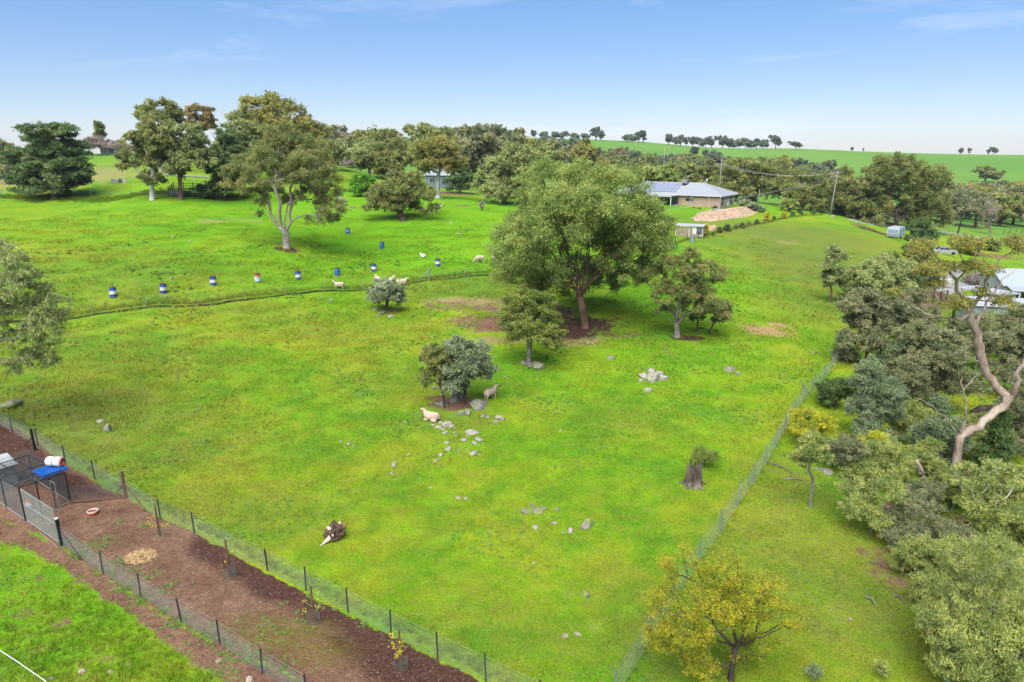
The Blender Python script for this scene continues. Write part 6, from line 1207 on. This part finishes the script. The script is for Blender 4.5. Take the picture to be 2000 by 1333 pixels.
MB().box(-22, -9.0, -4.98, -4.9, 2.52, 2.78).build('patio_fascia', TRIM, house)
for x_ in (-21.8, -17.5, -13.4, -9.2): MB().box(x_, x_ + .14, -4.8, -4.66, .06, 2.62).build('patio_post', WHITE, house)
for x_ in (-6.0, -2.0, .4): MB().box(x_, x_ + .08, -1.0, -.92, .06, 2.7).build('eave_post', TRIM, house)
for z_ in (.45, .95): MB().box(-22, -9.2, -4.72, -4.68, z_, z_ + .05).build('handrail', BLACK, house)
# pots on the slab
def on_house(x, y, z): return house.location + Matrix.Rotation(-PHI, 3, 'Z') @ Vector((x, y, z))
for i, (x_, w_) in enumerate(((-4.6, 1), (-4.0, 1), (-3.2, 1), (-2.7, 1))):
    p = empty('flower_pot', on_house(x_, -4.2, .06), 0, 'small dark pot of orange flowers on the house slab edge', 'plant pot', 'flower pots on the slab')
    MB().lathe([(.13, 0), (.2, .35), (.18, .36)], 10).build('pot', BLACK, p); rg = np.random.default_rng(i); put(bpy.data.objects.new('flowers', leaf_mesh('flowers', [np.array([0, 0, .5])], [.22], 60, .14, .1, LEAF['yellow'], rg)), p)
p = empty('plant_tub', on_house(.4, -4.0, .06), 0, 'round concrete tub with a clipped green plant beside the flower pots', 'plant pot'); MB().lathe([(.4, 0), (.55, .4), (.5, .42)], 14).build('tub', CONC, p); put(bpy.data.objects.new('foliage', leaf_mesh('foliage', [np.array([0, 0, .6])], [.55], 300, .18, .1, LEAF['dark'], np.random.default_rng(4), .6)), p)
p = empty('water_tub', on_house(-8.2, -4.0, .06), 0, 'galvanised round tub standing on the house slab', 'tub'); MB().lathe([(.5, 0), (.55, .8), (.5, .82), (.48, .1)], 16, cap=False).build('shell', STEEL, p)
# crushed rock bank below the slab
def bank(px, label, mat, h, name='rock_bank', n=900, sz=.16, seed=3):
    pts = [tuple(G(*p))[:2] for p in px]; cx = sum(p[0] for p in pts) / len(pts); cy = sum(p[1] for p in pts) / len(pts); b = Vector((cx, cy, gz(cx, cy))); rgn = np.random.default_rng(seed)
    xs = np.linspace(min(p[0] for p in pts) - 1, max(p[0] for p in pts) + 1, 60); ys = np.linspace(min(p[1] for p in pts) - 1, max(p[1] for p in pts) + 1, 40); XX, YY = np.meshgrid(xs, ys, indexing='ij')
    d = seg_dist(XX.ravel(), YY.ravel(), pts, True); ins = inside(XX.ravel(), YY.ravel(), pts); f = np.where(ins, np.clip(d / 2.2, 0, 1), 0); f = f * f * (3 - 2 * f)
    zz = height(XX.ravel(), YY.ravel()) + np.where(ins, .03, -.25) + f * h + rgn.normal(0, .05, len(f)) * f
    V = np.stack([XX.ravel() - b.x, YY.ravel() - b.y, zz - b.z], -1); id_ = np.arange(60 * 40).reshape(60, 40); F = np.stack([id_[:-1, :-1], id_[1:, :-1], id_[1:, 1:], id_[:-1, 1:]], -1).reshape(-1, 4)
    o = empty(name, b, 0, label, 'rock bank'); put(bpy.data.objects.new('earth', np_mesh('earth', V, F, mat)), o)
    k = rgn.choice(np.nonzero(ins)[0], n); vs_, fs_ = [], []
    for q in k:
        c = V[q] + np.array([rgn.uniform(-.2, .2), rgn.uniform(-.15, .15), .02]); s = sz * rgn.uniform(.6, 1.6); a = rgn.uniform(0, 6.28); n0 = len(vs_)
        for t in range(4): vs_.append((c[0] + s * math.cos(a + t * 1.57), c[1] + s * .8 * math.sin(a + t * 1.57), c[2] + rgn.uniform(-.02, .04)))
        vs_.append((c[0], c[1], c[2] + s * .8)); fs_ += [(n0, n0 + 1, n0 + 4), (n0 + 1, n0 + 2, n0 + 4), (n0 + 2, n0 + 3, n0 + 4), (n0 + 3, n0, n0 + 4)]
    s_ = mesh_obj('crushed_rock', vs_, fs_, mat, o); s_['kind'] = 'stuff'; return o
TANR = M('tan_crushed_rock', (.56, .40, .27), .95, 0, .3, 2.5, bump=.05)
bank([(1352, 428), (1362, 417), (1395, 414), (1430, 409), (1462, 406), (1484, 413), (1470, 421), (1430, 428), (1385, 434), (1358, 434)], 'long bank of tan crushed rock below the brick house', TANR, .7)
bank([(1360, 452), (1378, 442), (1400, 441), (1396, 448), (1372, 456)], 'low tan gravel heap beside the small white roofed shed', TANR, .25, 'gravel_heap', 250, .12)
# small shed in the yard
sb = G(1346, 463); shed = empty('garden_shed', sb, -.35, 'small timber slat shed with a flat white roof', 'shed'); SL = M('pale_slat', (.42, .33, .24), .85, 0, .35, 8)
for i in range(12): MB().box(-2.6 + i * .26, -2.40 + i * .26, -.05, .0, .0, 1.85).build('slat', SL, shed)
MB().box(.56, 1.3, -.05, 0, .6, 2.0).build('white_panel', WHITE, shed); MB().box(1.3, 2.4, -.04, 0, .75, 1.95).build('mesh_panel', NETD, shed); MB().box(.56, 2.4, -.05, 0, 0, .58).build('base_panel', SL, shed)
MB().box(-2.6, 2.4, .02, 2.6, .0, .9).build('inner_wall', M('shed_dark', (.08, .07, .06)), shed)
for x_ in (-2.65, -.1, 2.4): MB().box(x_, x_ + .1, -.08, .02, 0, 2.05).build('post', WHITE, shed); MB().box(x_, x_ + .1, 2.6, 2.7, 0, 2.05).build('post', WHITE, shed)
MB().add([(-2.9, -.35, 2.06), (2.7, -.35, 2.06), (2.7, 2.9, 2.2), (-2.9, 2.9, 2.2), (-2.9, -.35, 2.12), (2.7, -.35, 2.12), (2.7, 2.9, 2.26), (-2.9, 2.9, 2.26)], [(3,2,1,0),(4,5,6,7),(0,1,5,4),(1,2,6,5),(2,3,7,6),(3,0,4,7)]).build('roof', TINW, shed)
shed.scale = (.82, .82, .82)
wt = G(1352, 474); w_ = empty('water_trough', wt, .2, 'grey water drum at the paddock corner below the small shed', 'drum'); MB().lathe([(.38, 0), (.4, 1.1), (.36, 1.12)], 14).build('shell', STEEL, w_)
# young plantings along the house fence
for nm, px, py, h_, lf, lb in (('autumn_sapling', 1377, 462, 26, 'yellow', 'orange yellow autumn sapling beside the small white roofed shed'), ('autumn_sapling', 1498, 432, 16, 'yellow', 'slim golden sapling on the lawn below the tan bank'), ('autumn_sapling', 1532, 428, 14, 'yellow', 'second slim golden sapling farther along the house fence'), ('bare_sapling', 941, 412, 20, 'bare', 'thin leafless sapling alone in the pasture below the cottage fence')):
    tree(nm, lb, 'tree', (px, py), [(px, py - h_ * .55, h_ * .22, h_ * .4), (px + 2, py - h_ * .75, h_ * .15, h_ * .2)], leaf=lf, bark='dark', clumps=26, cr=.35, leaves=700 if lf == 'yellow' else 160, ll=.22, lw=.09, r0=.06, rt=.02, seed=int(px), fork=.2)
gs = tree('garden_plant', 'young dark green shrub in the row planted inside the house fence', 'shrub', (1420, 452), [(1420, 445, 5, 6), (1423, 448, 4, 4)], leaf='dark', bark='dark', clumps=16, cr=.32, leaves=700, ll=.22, lw=.1, r0=.05, rt=.02, seed=170, group='garden row shrubs', fork=.2)
for x_, y_, s_ in ((1436, 446, .5), (1449, 446, .8), (1463, 439, .45), (1478, 438, .7), (1512, 430, .6), (1548, 423, .8), (1566, 421, .6), (1589, 418, .9), (1600, 416, .6), (1405, 455, .8), (1392, 461, .5), (1562, 416, .9), (1583, 413, .7)): clone(gs, x_, y_, s_)

# ---------------------------------------------------------------- other buildings
def gable(name, label, cat, base, rz, L, W, h, rise, wall, roof, wins=(), eave=.4, cat2=None):
    o = empty(name, base, rz, label, cat)
    MB().add([(0,0,-.6),(L,0,-.6),(L,W,-.6),(0,W,-.6),(0,0,h),(L,0,h),(L,W,h),(0,W,h),(0,W/2,h+rise),(L,W/2,h+rise)], [(0,1,5,4),(2,3,7,6),(1,2,6,9,5),(3,0,4,8,7)]).build('wall', wall, o)
    k = rise / (W / 2)
    r = MB()
    for y0, y1, z0, z1 in ((-eave, W / 2, h - eave * k, h + rise), (W + eave, W / 2, h - eave * k, h + rise)):
        r.add([(-eave, y0, z0 + .02), (L + eave, y0, z0 + .02), (L + eave, y1, z1 + .02), (-eave, y1, z1 + .02), (-eave, y0, z0 + .12), (L + eave, y0, z0 + .12), (L + eave, y1, z1 + .12), (-eave, y1, z1 + .12)], [(3,2,1,0),(4,5,6,7),(0,1,5,4),(1,2,6,5),(2,3,7,6),(3,0,4,7)])
    r.build('roof', roof, o)
    for (x, z, w, hh, sd) in wins:
        if sd == 'f': window(o, x, z, w, hh)
        else:
            f = MB().box(-.05, 0, x, x + w, z, z + hh).build('window', TRIM, o); MB().box(-.062, -.052, x + .07, x + w - .07, z + .07, z + hh - .07).build('pane', GLASS, f)
    return o
PALEW = M('pale_weatherboard', (.56, .56, .54), .7, 0, .08); PALER = M('pale_blue_roof', (.46, .52, .56), .5, .1, .08); SLATE = M('slate_blue_wall', (.16, .20, .24), .7, 0, .1); GREYR = M('grey_tin', (.42, .45, .48), .5, .2, .1)
wh = gable('white_house', 'white weatherboard house with pale blue tin roof behind the half dead gum', 'house', G(1955, 598), R(-12), 16, 7.5, 3.0, 1.6, PALEW, PALER, [(1.5, .9, 1.6, 1.4, 'f'), (4.5, .2, 1.0, 2.1, 'f'), (7, .9, 1.8, 1.4, 'f'), (1.2, .9, 1.4, 1.5, 's'), (4.4, .9, 1.4, 1.5, 's')])
for x_ in (1, 4, 7, 10): MB().box(x_, x_ + .12, -2.1, -1.98, -.6, 2.6).build('verandah_post', WHITE, wh)
MB().add([(0, -2.3, 2.5), (12, -2.3, 2.5), (12, -.42, 2.9), (0, -.42, 2.9), (0, -2.3, 2.58), (12, -2.3, 2.58), (12, -.42, 2.98), (0, -.42, 2.98)], [(3,2,1,0),(4,5,6,7),(0,1,5,4),(1,2,6,5),(2,3,7,6),(3,0,4,7)]).build('verandah_roof', PALER, wh)
ts = empty('tin_shed', G(1888, 630), R(-14), 'pale tin shed with flat white roof in front of the white house', 'shed')
MB().box(0, 6.5, 0, 3.2, -.5, 2.1).build('wall', TINB, ts)
for i in range(14): MB().box(.1 + i * .47, .16 + i * .47, -.03, -.001, -.3, 2.05).build('rib', TINB, ts)
MB().add([(-.4, -.5, 2.12), (6.9, -.5, 2.12), (6.9, 3.6, 2.5), (-.4, 3.6, 2.5), (-.4, -.5, 2.18), (6.9, -.5, 2.18), (6.9, 3.6, 2.56), (-.4, 3.6, 2.56)], [(3,2,1,0),(4,5,6,7),(0,1,5,4),(1,2,6,5),(2,3,7,6),(3,0,4,7)]).build('roof', TINW, ts)
cp = empty('carport', G(1872, 596), R(-70), 'open white roofed carport beside the pale tin shed', 'carport')
for x_, y_ in ((0, 0), (5, 0), (0, 3), (5, 3)): MB().box(x_, x_ + .1, y_, y_ + .1, -.4, 2.3).build('post', WHITE, cp)
MB().box(-.4, 5.5, -.3, 3.4, 2.3, 2.4).build('roof', TINW, cp); MB().box(0, 5, 3.12, 3.16, .2, 2.3).build('back_wall', PALEW, cp)
gable('cottage', 'slate blue cottage with grey roof behind the white trunked gum', 'house', G(832, 364), R(-20), 9, 6, 2.6, 1.3, SLATE, GREYR, [(1, .8, 1.4, 1.2, 'f'), (5, .1, 1., 2.0, 'f')])
gable('hilltop_shed', 'long grey farm shed on the dry hilltop beside the brown thicket', 'shed', D(212, 184), R(10), 6, 4, 1.6, .6, GREYR, M('hill_shed_roof', (.50, .54, .58), .5, .2, .1), [(2, .2, 1.2, 1.2, 'f')])
cb = empty('concrete_slab_heap', G(232, 358), 0, 'tilted pale concrete slabs dumped on the hill slope', 'rubble')
for i, (x_, a_) in enumerate(((-.7, .3), (.3, 1.2), (1.0, -.4))):
    s_ = MB().box(-.7, .7, -.08, .08, -.2, .6).build('slab', CONC, cb); s_.location = (x_, 0, .15); s_.rotation_euler = (a_ * .4, a_ * .5, a_)
# stockyard
sy = empty('stockyard', G(360, 382), 0, 'grey pipe and timber stockyard under the gums on the hill', 'stockyard'); o_ = sy.location
yd = [G(330, 383) - o_, G(392, 384) - o_, G(396, 373) - o_, G(340, 372) - o_]
for i in range(4):
    a_, b_ = yd[i], yd[(i + 1) % 4]
    for v in (.4, .8, 1.2): MB().tube([a_ + Vector((0, 0, v)), b_ + Vector((0, 0, v))], .05, 5).build('rail', STEEL if i % 2 else BARK['grey'], sy)
    for t in (0, .33, .66): MB().tube([a_.lerp(b_, t) + Vector((0, 0, -.3)), a_.lerp(b_, t) + Vector((0, 0, 1.4))], .08, 6).build('post', BARK['brown'], sy)
lp = MB(); la, lb2 = G(322, 352), G(408, 356); lp.tube([la + Vector((0, 0, .9)), lb2 + Vector((0, 0, .9))], .14, 6); lpo = empty('pipe_rail_fence', la, 0, 'long pale pipe rail above the stockyard', 'fence')
MB().tube([(0, 0, .9), lb2 - la + Vector((0, 0, .9))], .14, 6).build('rail', M('pale_pipe', (.6, .6, .58)), lpo)
for t in (.05, .35, .65, .95): MB().tube([(lb2 - la) * t + Vector((0, 0, -.4)), (lb2 - la) * t + Vector((0, 0, .85))], .1, 6).build('post', M('pale_pipe', (.6, .6, .58)), lpo)
tr_ = MB(); tr_.box(-1.2, 1.2, -.5, .5, 0, .6); tk = tr_.build('feed_trough', M('white_trough', (.62, .62, .6)), None); tk.location = G(345, 381); tag(tk, 'white feed trough inside the hill stockyard', 'trough')
# timber yard rails near the drive
ry = empty('timber_yard_fence', G(1775, 590), 0, 'dark post and rail yard fence below the gravel drive', 'fence'); q_ = [G(x_, y_) - ry.location for x_, y_ in ((1768, 588), (1782, 589), (1795, 591), (1808, 592), (1822, 592), (1836, 591), (1848, 589))]
for p_ in q_: MB().tube([p_ + Vector((0, 0, -.3)), p_ + Vector((0, 0, 1.5))], .11, 7).build('post', BARK['dark'], ry)
for a_, b_ in zip(q_[:-1], q_[1:]):
    for v in (.35, .7, 1.05, 1.35): MB().tube([a_ + Vector((0, 0, v)), b_ + Vector((0, 0, v))], .055, 5).build('rail', BARK['dark'], ry)
# covered boat on the drive
bt = empty('covered_boat', G(1822, 556), R(-15), 'white dinghy with a navy cover parked on the gravel drive', 'boat')
hv = []; 
for x_, w_, z_ in ((-2.2, .9, .75), (0, 1.0, .7), (1.4, .75, .78), (2.3, .06, .95)): hv += [(x_, -w_, z_), (x_, -w_ * .6, .25), (x_, w_ * .6, .25), (x_, w_, z_)]
MB().add(hv, [(i * 4 + j, (i + 1) * 4 + j, (i + 1) * 4 + j + 1, i * 4 + j + 1) for i in range(3) for j in range(3)] + [(0, 1, 2, 3)]).build('hull', WHITE, bt)
cv = []
for x_, w_, z_ in ((-2.2, .92, .77), (-.6, 1.0, .72), (.6, 1.0, .75)): cv += [(x_, -w_, z_), (x_, -.2, z_ + .45), (x_, .2, z_ + .45), (x_, w_, z_)]
MB().add(cv, [(i * 4 + j, (i + 1) * 4 + j, (i + 1) * 4 + j + 1, i * 4 + j + 1) for i in range(2) for j in range(3)] + [(0, 1, 2, 3), (8, 9, 10, 11)]).build('cover', M('navy_canvas', (.02, .035, .07), .8), bt)
for sd in (-1, 1): MB().lathe([(.28, -.08), (.3, 0), (.28, .08)], 14, 'y', (-.4, sd * .85, .28)).build('wheel', BLACK, bt)
MB().tube([(-1.5, 0, .22), (3.2, 0, .3)], .05, 6).build('trailer_beam', STEEL, bt)

# ---------------------------------------------------------------- vehicles
TYRE = M('tyre', (.02, .02, .02), .9); RIM = M('rim_silver', (.5, .5, .52), .35, .6)
def car(loc, rz, paint, label, hatch=False, s=1.0):
    o = empty('parked_car', loc, rz, label, 'car'); W_ = .86
    low_ = [(-2.15, .28), (-2.2, .62), (-2.1, .86), (-1.35, .93), (1.0, .93), (1.95, .78), (2.18, .62), (2.2, .30), (1.75, .22), (-1.75, .22)]
    MB().prism(low_, -W_, W_).build('body', paint, o, .06)
    t = -1.9 if hatch else -1.25
    g = MB(); a = [(t - .25, .90, W_ - .04), (1.05, .90, W_ - .04), (.30, 1.42, W_ - .2), (t + .35, 1.42, W_ - .2)]
    g.add([(x, -w, z) for x, z, w in a] + [(x, w, z) for x, z, w in a], [(0, 1, 2, 3), (7, 6, 5, 4), (0, 4, 5, 1), (1, 5, 6, 2), (2, 6, 7, 3), (3, 7, 4, 0)]); g.build('windows', GLASS, o)
    MB().box(t + .33, .32, -W_ + .19, W_ - .19, 1.415, 1.47, .95).build('roof', paint, o, .02)
    for x0, x1 in ((t - .25, t + .35), (1.05, .30), (-.35, -.35)):
        for sd in (-1, 1): MB().tube([(x0, sd * (W_ - .035), .90), (x1, sd * (W_ - .19), 1.43)], .04, 5).build('pillar', paint, o)
    for x_ in (-1.35, 1.35):
        for sd in (-1, 1):
            w = MB().lathe([(.22, -.1), (.31, -.09), (.32, 0), (.31, .09), (.22, .1)], 18, 'y', (x_, sd * .80, .32)).build('wheel', TYRE, o); MB().lathe([(.02, 0), (.21, .01)], 14, 'y', (x_, sd * .80 + sd * .095, .32)).build('rim', RIM, w)
    for sd in (-1, 1): MB().box(2.08, 2.2, sd * .62 - .16, sd * .62 + .16, .60, .74).build('headlight', WHITE, o, .02); MB().box(-2.2, -2.1, sd * .68 - .12, sd * .68 + .12, .66, .82).build('tail_light', M('red_lens', (.35, .01, .01), .3), o, .02)
    o.scale = (s, s, s); return o
SILV = M('silver_paint', (.50, .51, .54), .25, .35, .04); WCAR = M('white_car_paint', (.72, .73, .75), .25, 0, .03); PBLUE = M('pale_blue_paint', (.42, .48, .56), .3, .2, .03)
car(G(1843, 497), R(-12), SILV, 'silver sedan parked beside the golden flowering bush')
car(G(1716, 432), R(168), WCAR, 'white hatchback parked on the road verge under the massive domed gum', True)
car(G(1607, 407), R(20), PBLUE, 'pale blue car half hidden behind the leaning trunked gum', True)
cvn = empty('caravan', G(1748, 467), R(46), 'small pale blue caravan parked under the massive domed gum', 'caravan'); CPB = M('caravan_pale', (.40, .48, .54), .5, .1, .06)
MB().prism([(-1.9, .55), (-2.05, 1.2), (-1.8, 2.15), (-1.5, 2.3), (1.6, 2.3), (1.95, 2.05), (2.05, 1.2), (1.9, .55)], -1.05, 1.05).build('body', CPB, cvn, .05)
MB().box(-1.5, 1.6, -.98, .98, 2.29, 2.36).build('roof', M('caravan_roof', (.45, .46, .47)), cvn)
for y_ in (-.85, -.25, .35): MB().add([(-2.02, y_, 1.38), (-2.02, y_ + .5, 1.38), (-1.885, y_ + .5, 1.92), (-1.885, y_, 1.92), (-2.06, y_, 1.38), (-2.06, y_ + .5, 1.38), (-1.92, y_ + .5, 1.92), (-1.92, y_, 1.92)], [(3,2,1,0),(4,5,6,7),(0,1,5,4),(1,2,6,5),(2,3,7,6),(3,0,4,7)]).build('window', M('caravan_glass', (.22, .28, .33), .2), cvn)
for x_ in (-1.2, .5): MB().box(x_, x_ + .9, -1.085, -1.06, 1.35, 1.9).build('window', M('caravan_glass', (.22, .28, .33), .2), cvn)
MB().box(-1.95, 1.95, -1.075, -1.055, .95, 1.05).build('stripe', M('caravan_stripe', (.25, .33, .40)), cvn)
for sd in (-1, 1): MB().lathe([(.2, -.1), (.32, -.08), (.32, .08), (.2, .1)], 16, 'y', (.1, sd * .95, .32)).build('wheel', TYRE, cvn)
MB().tube([(-1.8, -.5, .5), (-3.0, 0, .45), (-1.8, .5, .5)], .05, 5).build('drawbar', BLACK, cvn); MB().tube([(-2.9, 0, .45), (-2.9, 0, .0)], .04, 6).build('jockey_wheel', BLACK, cvn)
MB().box(-1.7, 1.8, -.8, .8, .42, .56).build('chassis', BLACK, cvn)

# ---------------------------------------------------------------- power poles and cables
POLEM = M('grey_timber_pole', (.34, .31, .28), .85, 0, .2); POLED = M('dark_green_pole', (.03, .06, .05), .7, 0, .2); CABLE = M('cable', (.50, .52, .54), .5, .2, .05); INS = M('insulator', (.5, .5, .48), .3)
def pole(base, h, label, mat, arms=(), r=.15, rz=0.0, lean=0.0):
    o = empty('power_pole', base, rz, label, 'power pole', None); MB().tube([(0, 0, -.5), (lean * .5, 0, h * .5), (lean, 0, h)], [r, r * .85, r * .65], 9).build('shaft', mat, o, smooth=True)
    for z_, w_ in arms:
        c = MB().box(-w_, w_, -.07, .07, z_ - .08, z_ + .08).build('crossarm', mat, o)
        for x_ in (-w_ * .92, -w_ * .4, w_ * .4, w_ * .92): MB().lathe([(.05, 0), (.07, .1), (.03, .2)], 8, c=(x_, 0, z_ + .08)).build('insulator', INS, c)
    return o
b1 = D(1403, 172); h1 = (up(1403, 308, b1.y) - b1).z; p1 = pole(b1, h1, 'grey timber power pole rising behind the roof of the brick house', POLEM, ((h1 - 1.6, 1.1),), rz=.3)
b2_ = G(1621, 420); h2 = (up(1628, 336, b2_.y) - b2_).z; p2 = pole(b2_, h2, 'tall grey power pole with two crossarms at the paddock corner', POLEM, ((h2 - .25, 1.3), (h2 - 1.1, 1.1)), .17, .5, .9)
b3 = G(1869, 459); h3 = (up(1881, 380, b3.y) - b3).z; pole(b3, h3, 'dark green leaning pole beside the road near the gully gums', POLED, ((h3 - .3, .35),), .17, 0, 1.3)
b4 = D(1481, 158); pole(b4, (up(1481, 370, b4.y) - b4).z, 'short thin grey pole behind the end of the brick house', POLEM, (), .09)
b5 = D(1292, 330); pole(b5, (up(1292, 287, b5.y) - b5).z, 'thin distant power pole among trees below the hill', POLEM, ((9, 1.0),), .16)
dr_ = G(1627, 424); s_ = put(bpy.data.objects.new('stone', RM['t'][1])); s_.location = dr_ + Vector((0, 0, .1)); s_.scale = (1.6, 1.2, .5); tag(s_, 'orange clay mound at the foot of the tall power pole', 'clay mound')
def cable(a, b, sag, label, grp, r=.022, n=40):
    pts = [a.lerp(b, i / n) - Vector((0, 0, sag * 4 * (i / n) * (1 - i / n))) for i in range(n + 1)]; o = MB().tube(pts, r, 4).build('power_cable', CABLE, None, smooth=True); tag(o, label, 'cable', grp)
top1, top2 = b1 + Vector((0, 0, h1 - 1.5)), b2_ + Vector((.9, 0, h2 - .2))
for k in (-.9, 0, .9):
    cable(top1 + Vector((k, 0, 0)), top2 + Vector((k, -.4 * k, 0)), 1.6, 'thin cable strung between the house pole and the tall twin crossarm pole', 'cables between the poles', .02)
    cable(b5 + Vector((k, 0, 9)), top1 + Vector((k, 0, 0)), 2.0, 'thin cable running back from the house pole toward the distant pole', 'cables to the distant pole', .025)
for k, (yy, dz) in enumerate(((462, 0.0), (468, .9), (473, -.9))):
    cable(up(-420, yy - 8, 68), top2 + Vector((dz, 0, -.9)), 5.2, 'pale cable crossing low over the pasture in front of the spreading gum', 'cables over the pasture', .016, 70)

# ---------------------------------------------------------------- understorey copies in the bush block
src = {o.name: o for o in bpy.data.objects if o.parent is None}
und = [('feather_scrub', 'pale feathery scrub at the base of the tall she oak', 'she oak understorey', [(1850, 1350, 1.1), (1940, 1365, 1.2), (1985, 1330, 1.)]),
       ('scrubby_gum', 'scrubby grey brown gum crowding the middle of the bush block', 'crowding scrubby gums', [(1790, 762, .8), (1985, 790, .9), (1752, 668, .8)]),
       ('stringybark', 'thin stemmed olive gum crowding the back of the bush block', 'crowding stringybarks', [(1905, 722, .8), (1970, 700, .9), (1762, 806, .7), (1992, 885, .8)]),
       ('low_wattle', 'low yellow green wattle regrowth among the taller bush block trees', 'wattle regrowth', [(1760, 870, .7), (1800, 930, .8), (1860, 1000, .8), (1960, 760, .8), (1700, 690, 1.), (1900, 870, .8), (1990, 860, 1.), (1760, 1130, .5), (1985, 1110, 1.), (1850, 1235, .7), (1800, 1185, .5), (1960, 1295, .8), (1990, 1215, .9)]),
       ('grey_thicket', 'low grey twiggy thicket tucked between taller bush block trees', 'twiggy thickets', [(1720, 760, .8), (1780, 700, .9), (1790, 1000, .8), (1860, 1090, .8), (1930, 990, .9), (1970, 900, .8), (1700, 640, .9), (1870, 660, 1.), (1810, 640, 1.), (1930, 700, .9), (1980, 740, 1.1), (1760, 1060, .7)]),
       ('mid_scrub', 'loose leafy green scrub filling gaps across the bush block', 'gap scrub', [(1850, 760, .9), (1900, 760, .8), (1735, 820, .7), (1820, 700, 1.), (1760, 640, 1.), (1670, 780, .6), (1680, 940, .6), (1990, 800, 1.), (1870, 890, .8), (1950, 1100, .8), (1985, 960, .9), (1840, 1130, .7), (1940, 660, 1.1)]),
       ('shadow_scrub', 'dense dark green scrub rounded low beneath bush block trees', 'dark scrub', [(1770, 760, 1.), (1900, 1000, .9), (1960, 1060, 1.), (1830, 990, .8), (1760, 600, 1.2), (1740, 520, 1.2), (1980, 700, 1.2), (1905, 640, .8), (1995, 1060, 1.), (1880, 1130, .8), (1770, 500, 1.)])]
for x_, y_, s_ in ((1610, 417, .7), (1632, 419, .6), (1655, 423, .8), (1672, 428, .7), (1690, 433, .5)): clone(src['dark_verge_shrub'], x_, y_, s_, label='dark shrub in the low hedge beyond the crest of the right paddock', group='hedge shrubs past the crest')
_cl = clone(src['she_oak'], 2010, 1340, .8, label='second feathery she oak leaning in beside the tall one')
for nm, lb, gr, sp in und:
    for x_, y_, s_ in sp: clone(src[nm], x_, y_, s_, label=lb, group=gr)

# ---------------------------------------------------------------- air
hz = MB().box(-3200, 3200, -60, 3000, -40, 75).build('haze', None, None); hz['kind'] = 'stuff'
hm = bpy.data.materials.new('haze_air'); hnt = nodes(hm); hv_ = _n(hnt, 'ShaderNodeVolumePrincipled'); ho = _n(hnt, 'ShaderNodeOutputMaterial')
hv_.inputs['Color'].default_value = (.80, .88, 1.0, 1); hv_.inputs['Density'].default_value = .00012; hv_.inputs['Anisotropy'].default_value = .2
hnt.links.new(hv_.outputs[0], ho.inputs['Volume']); hz.data.materials.clear(); hz.data.materials.append(hm)
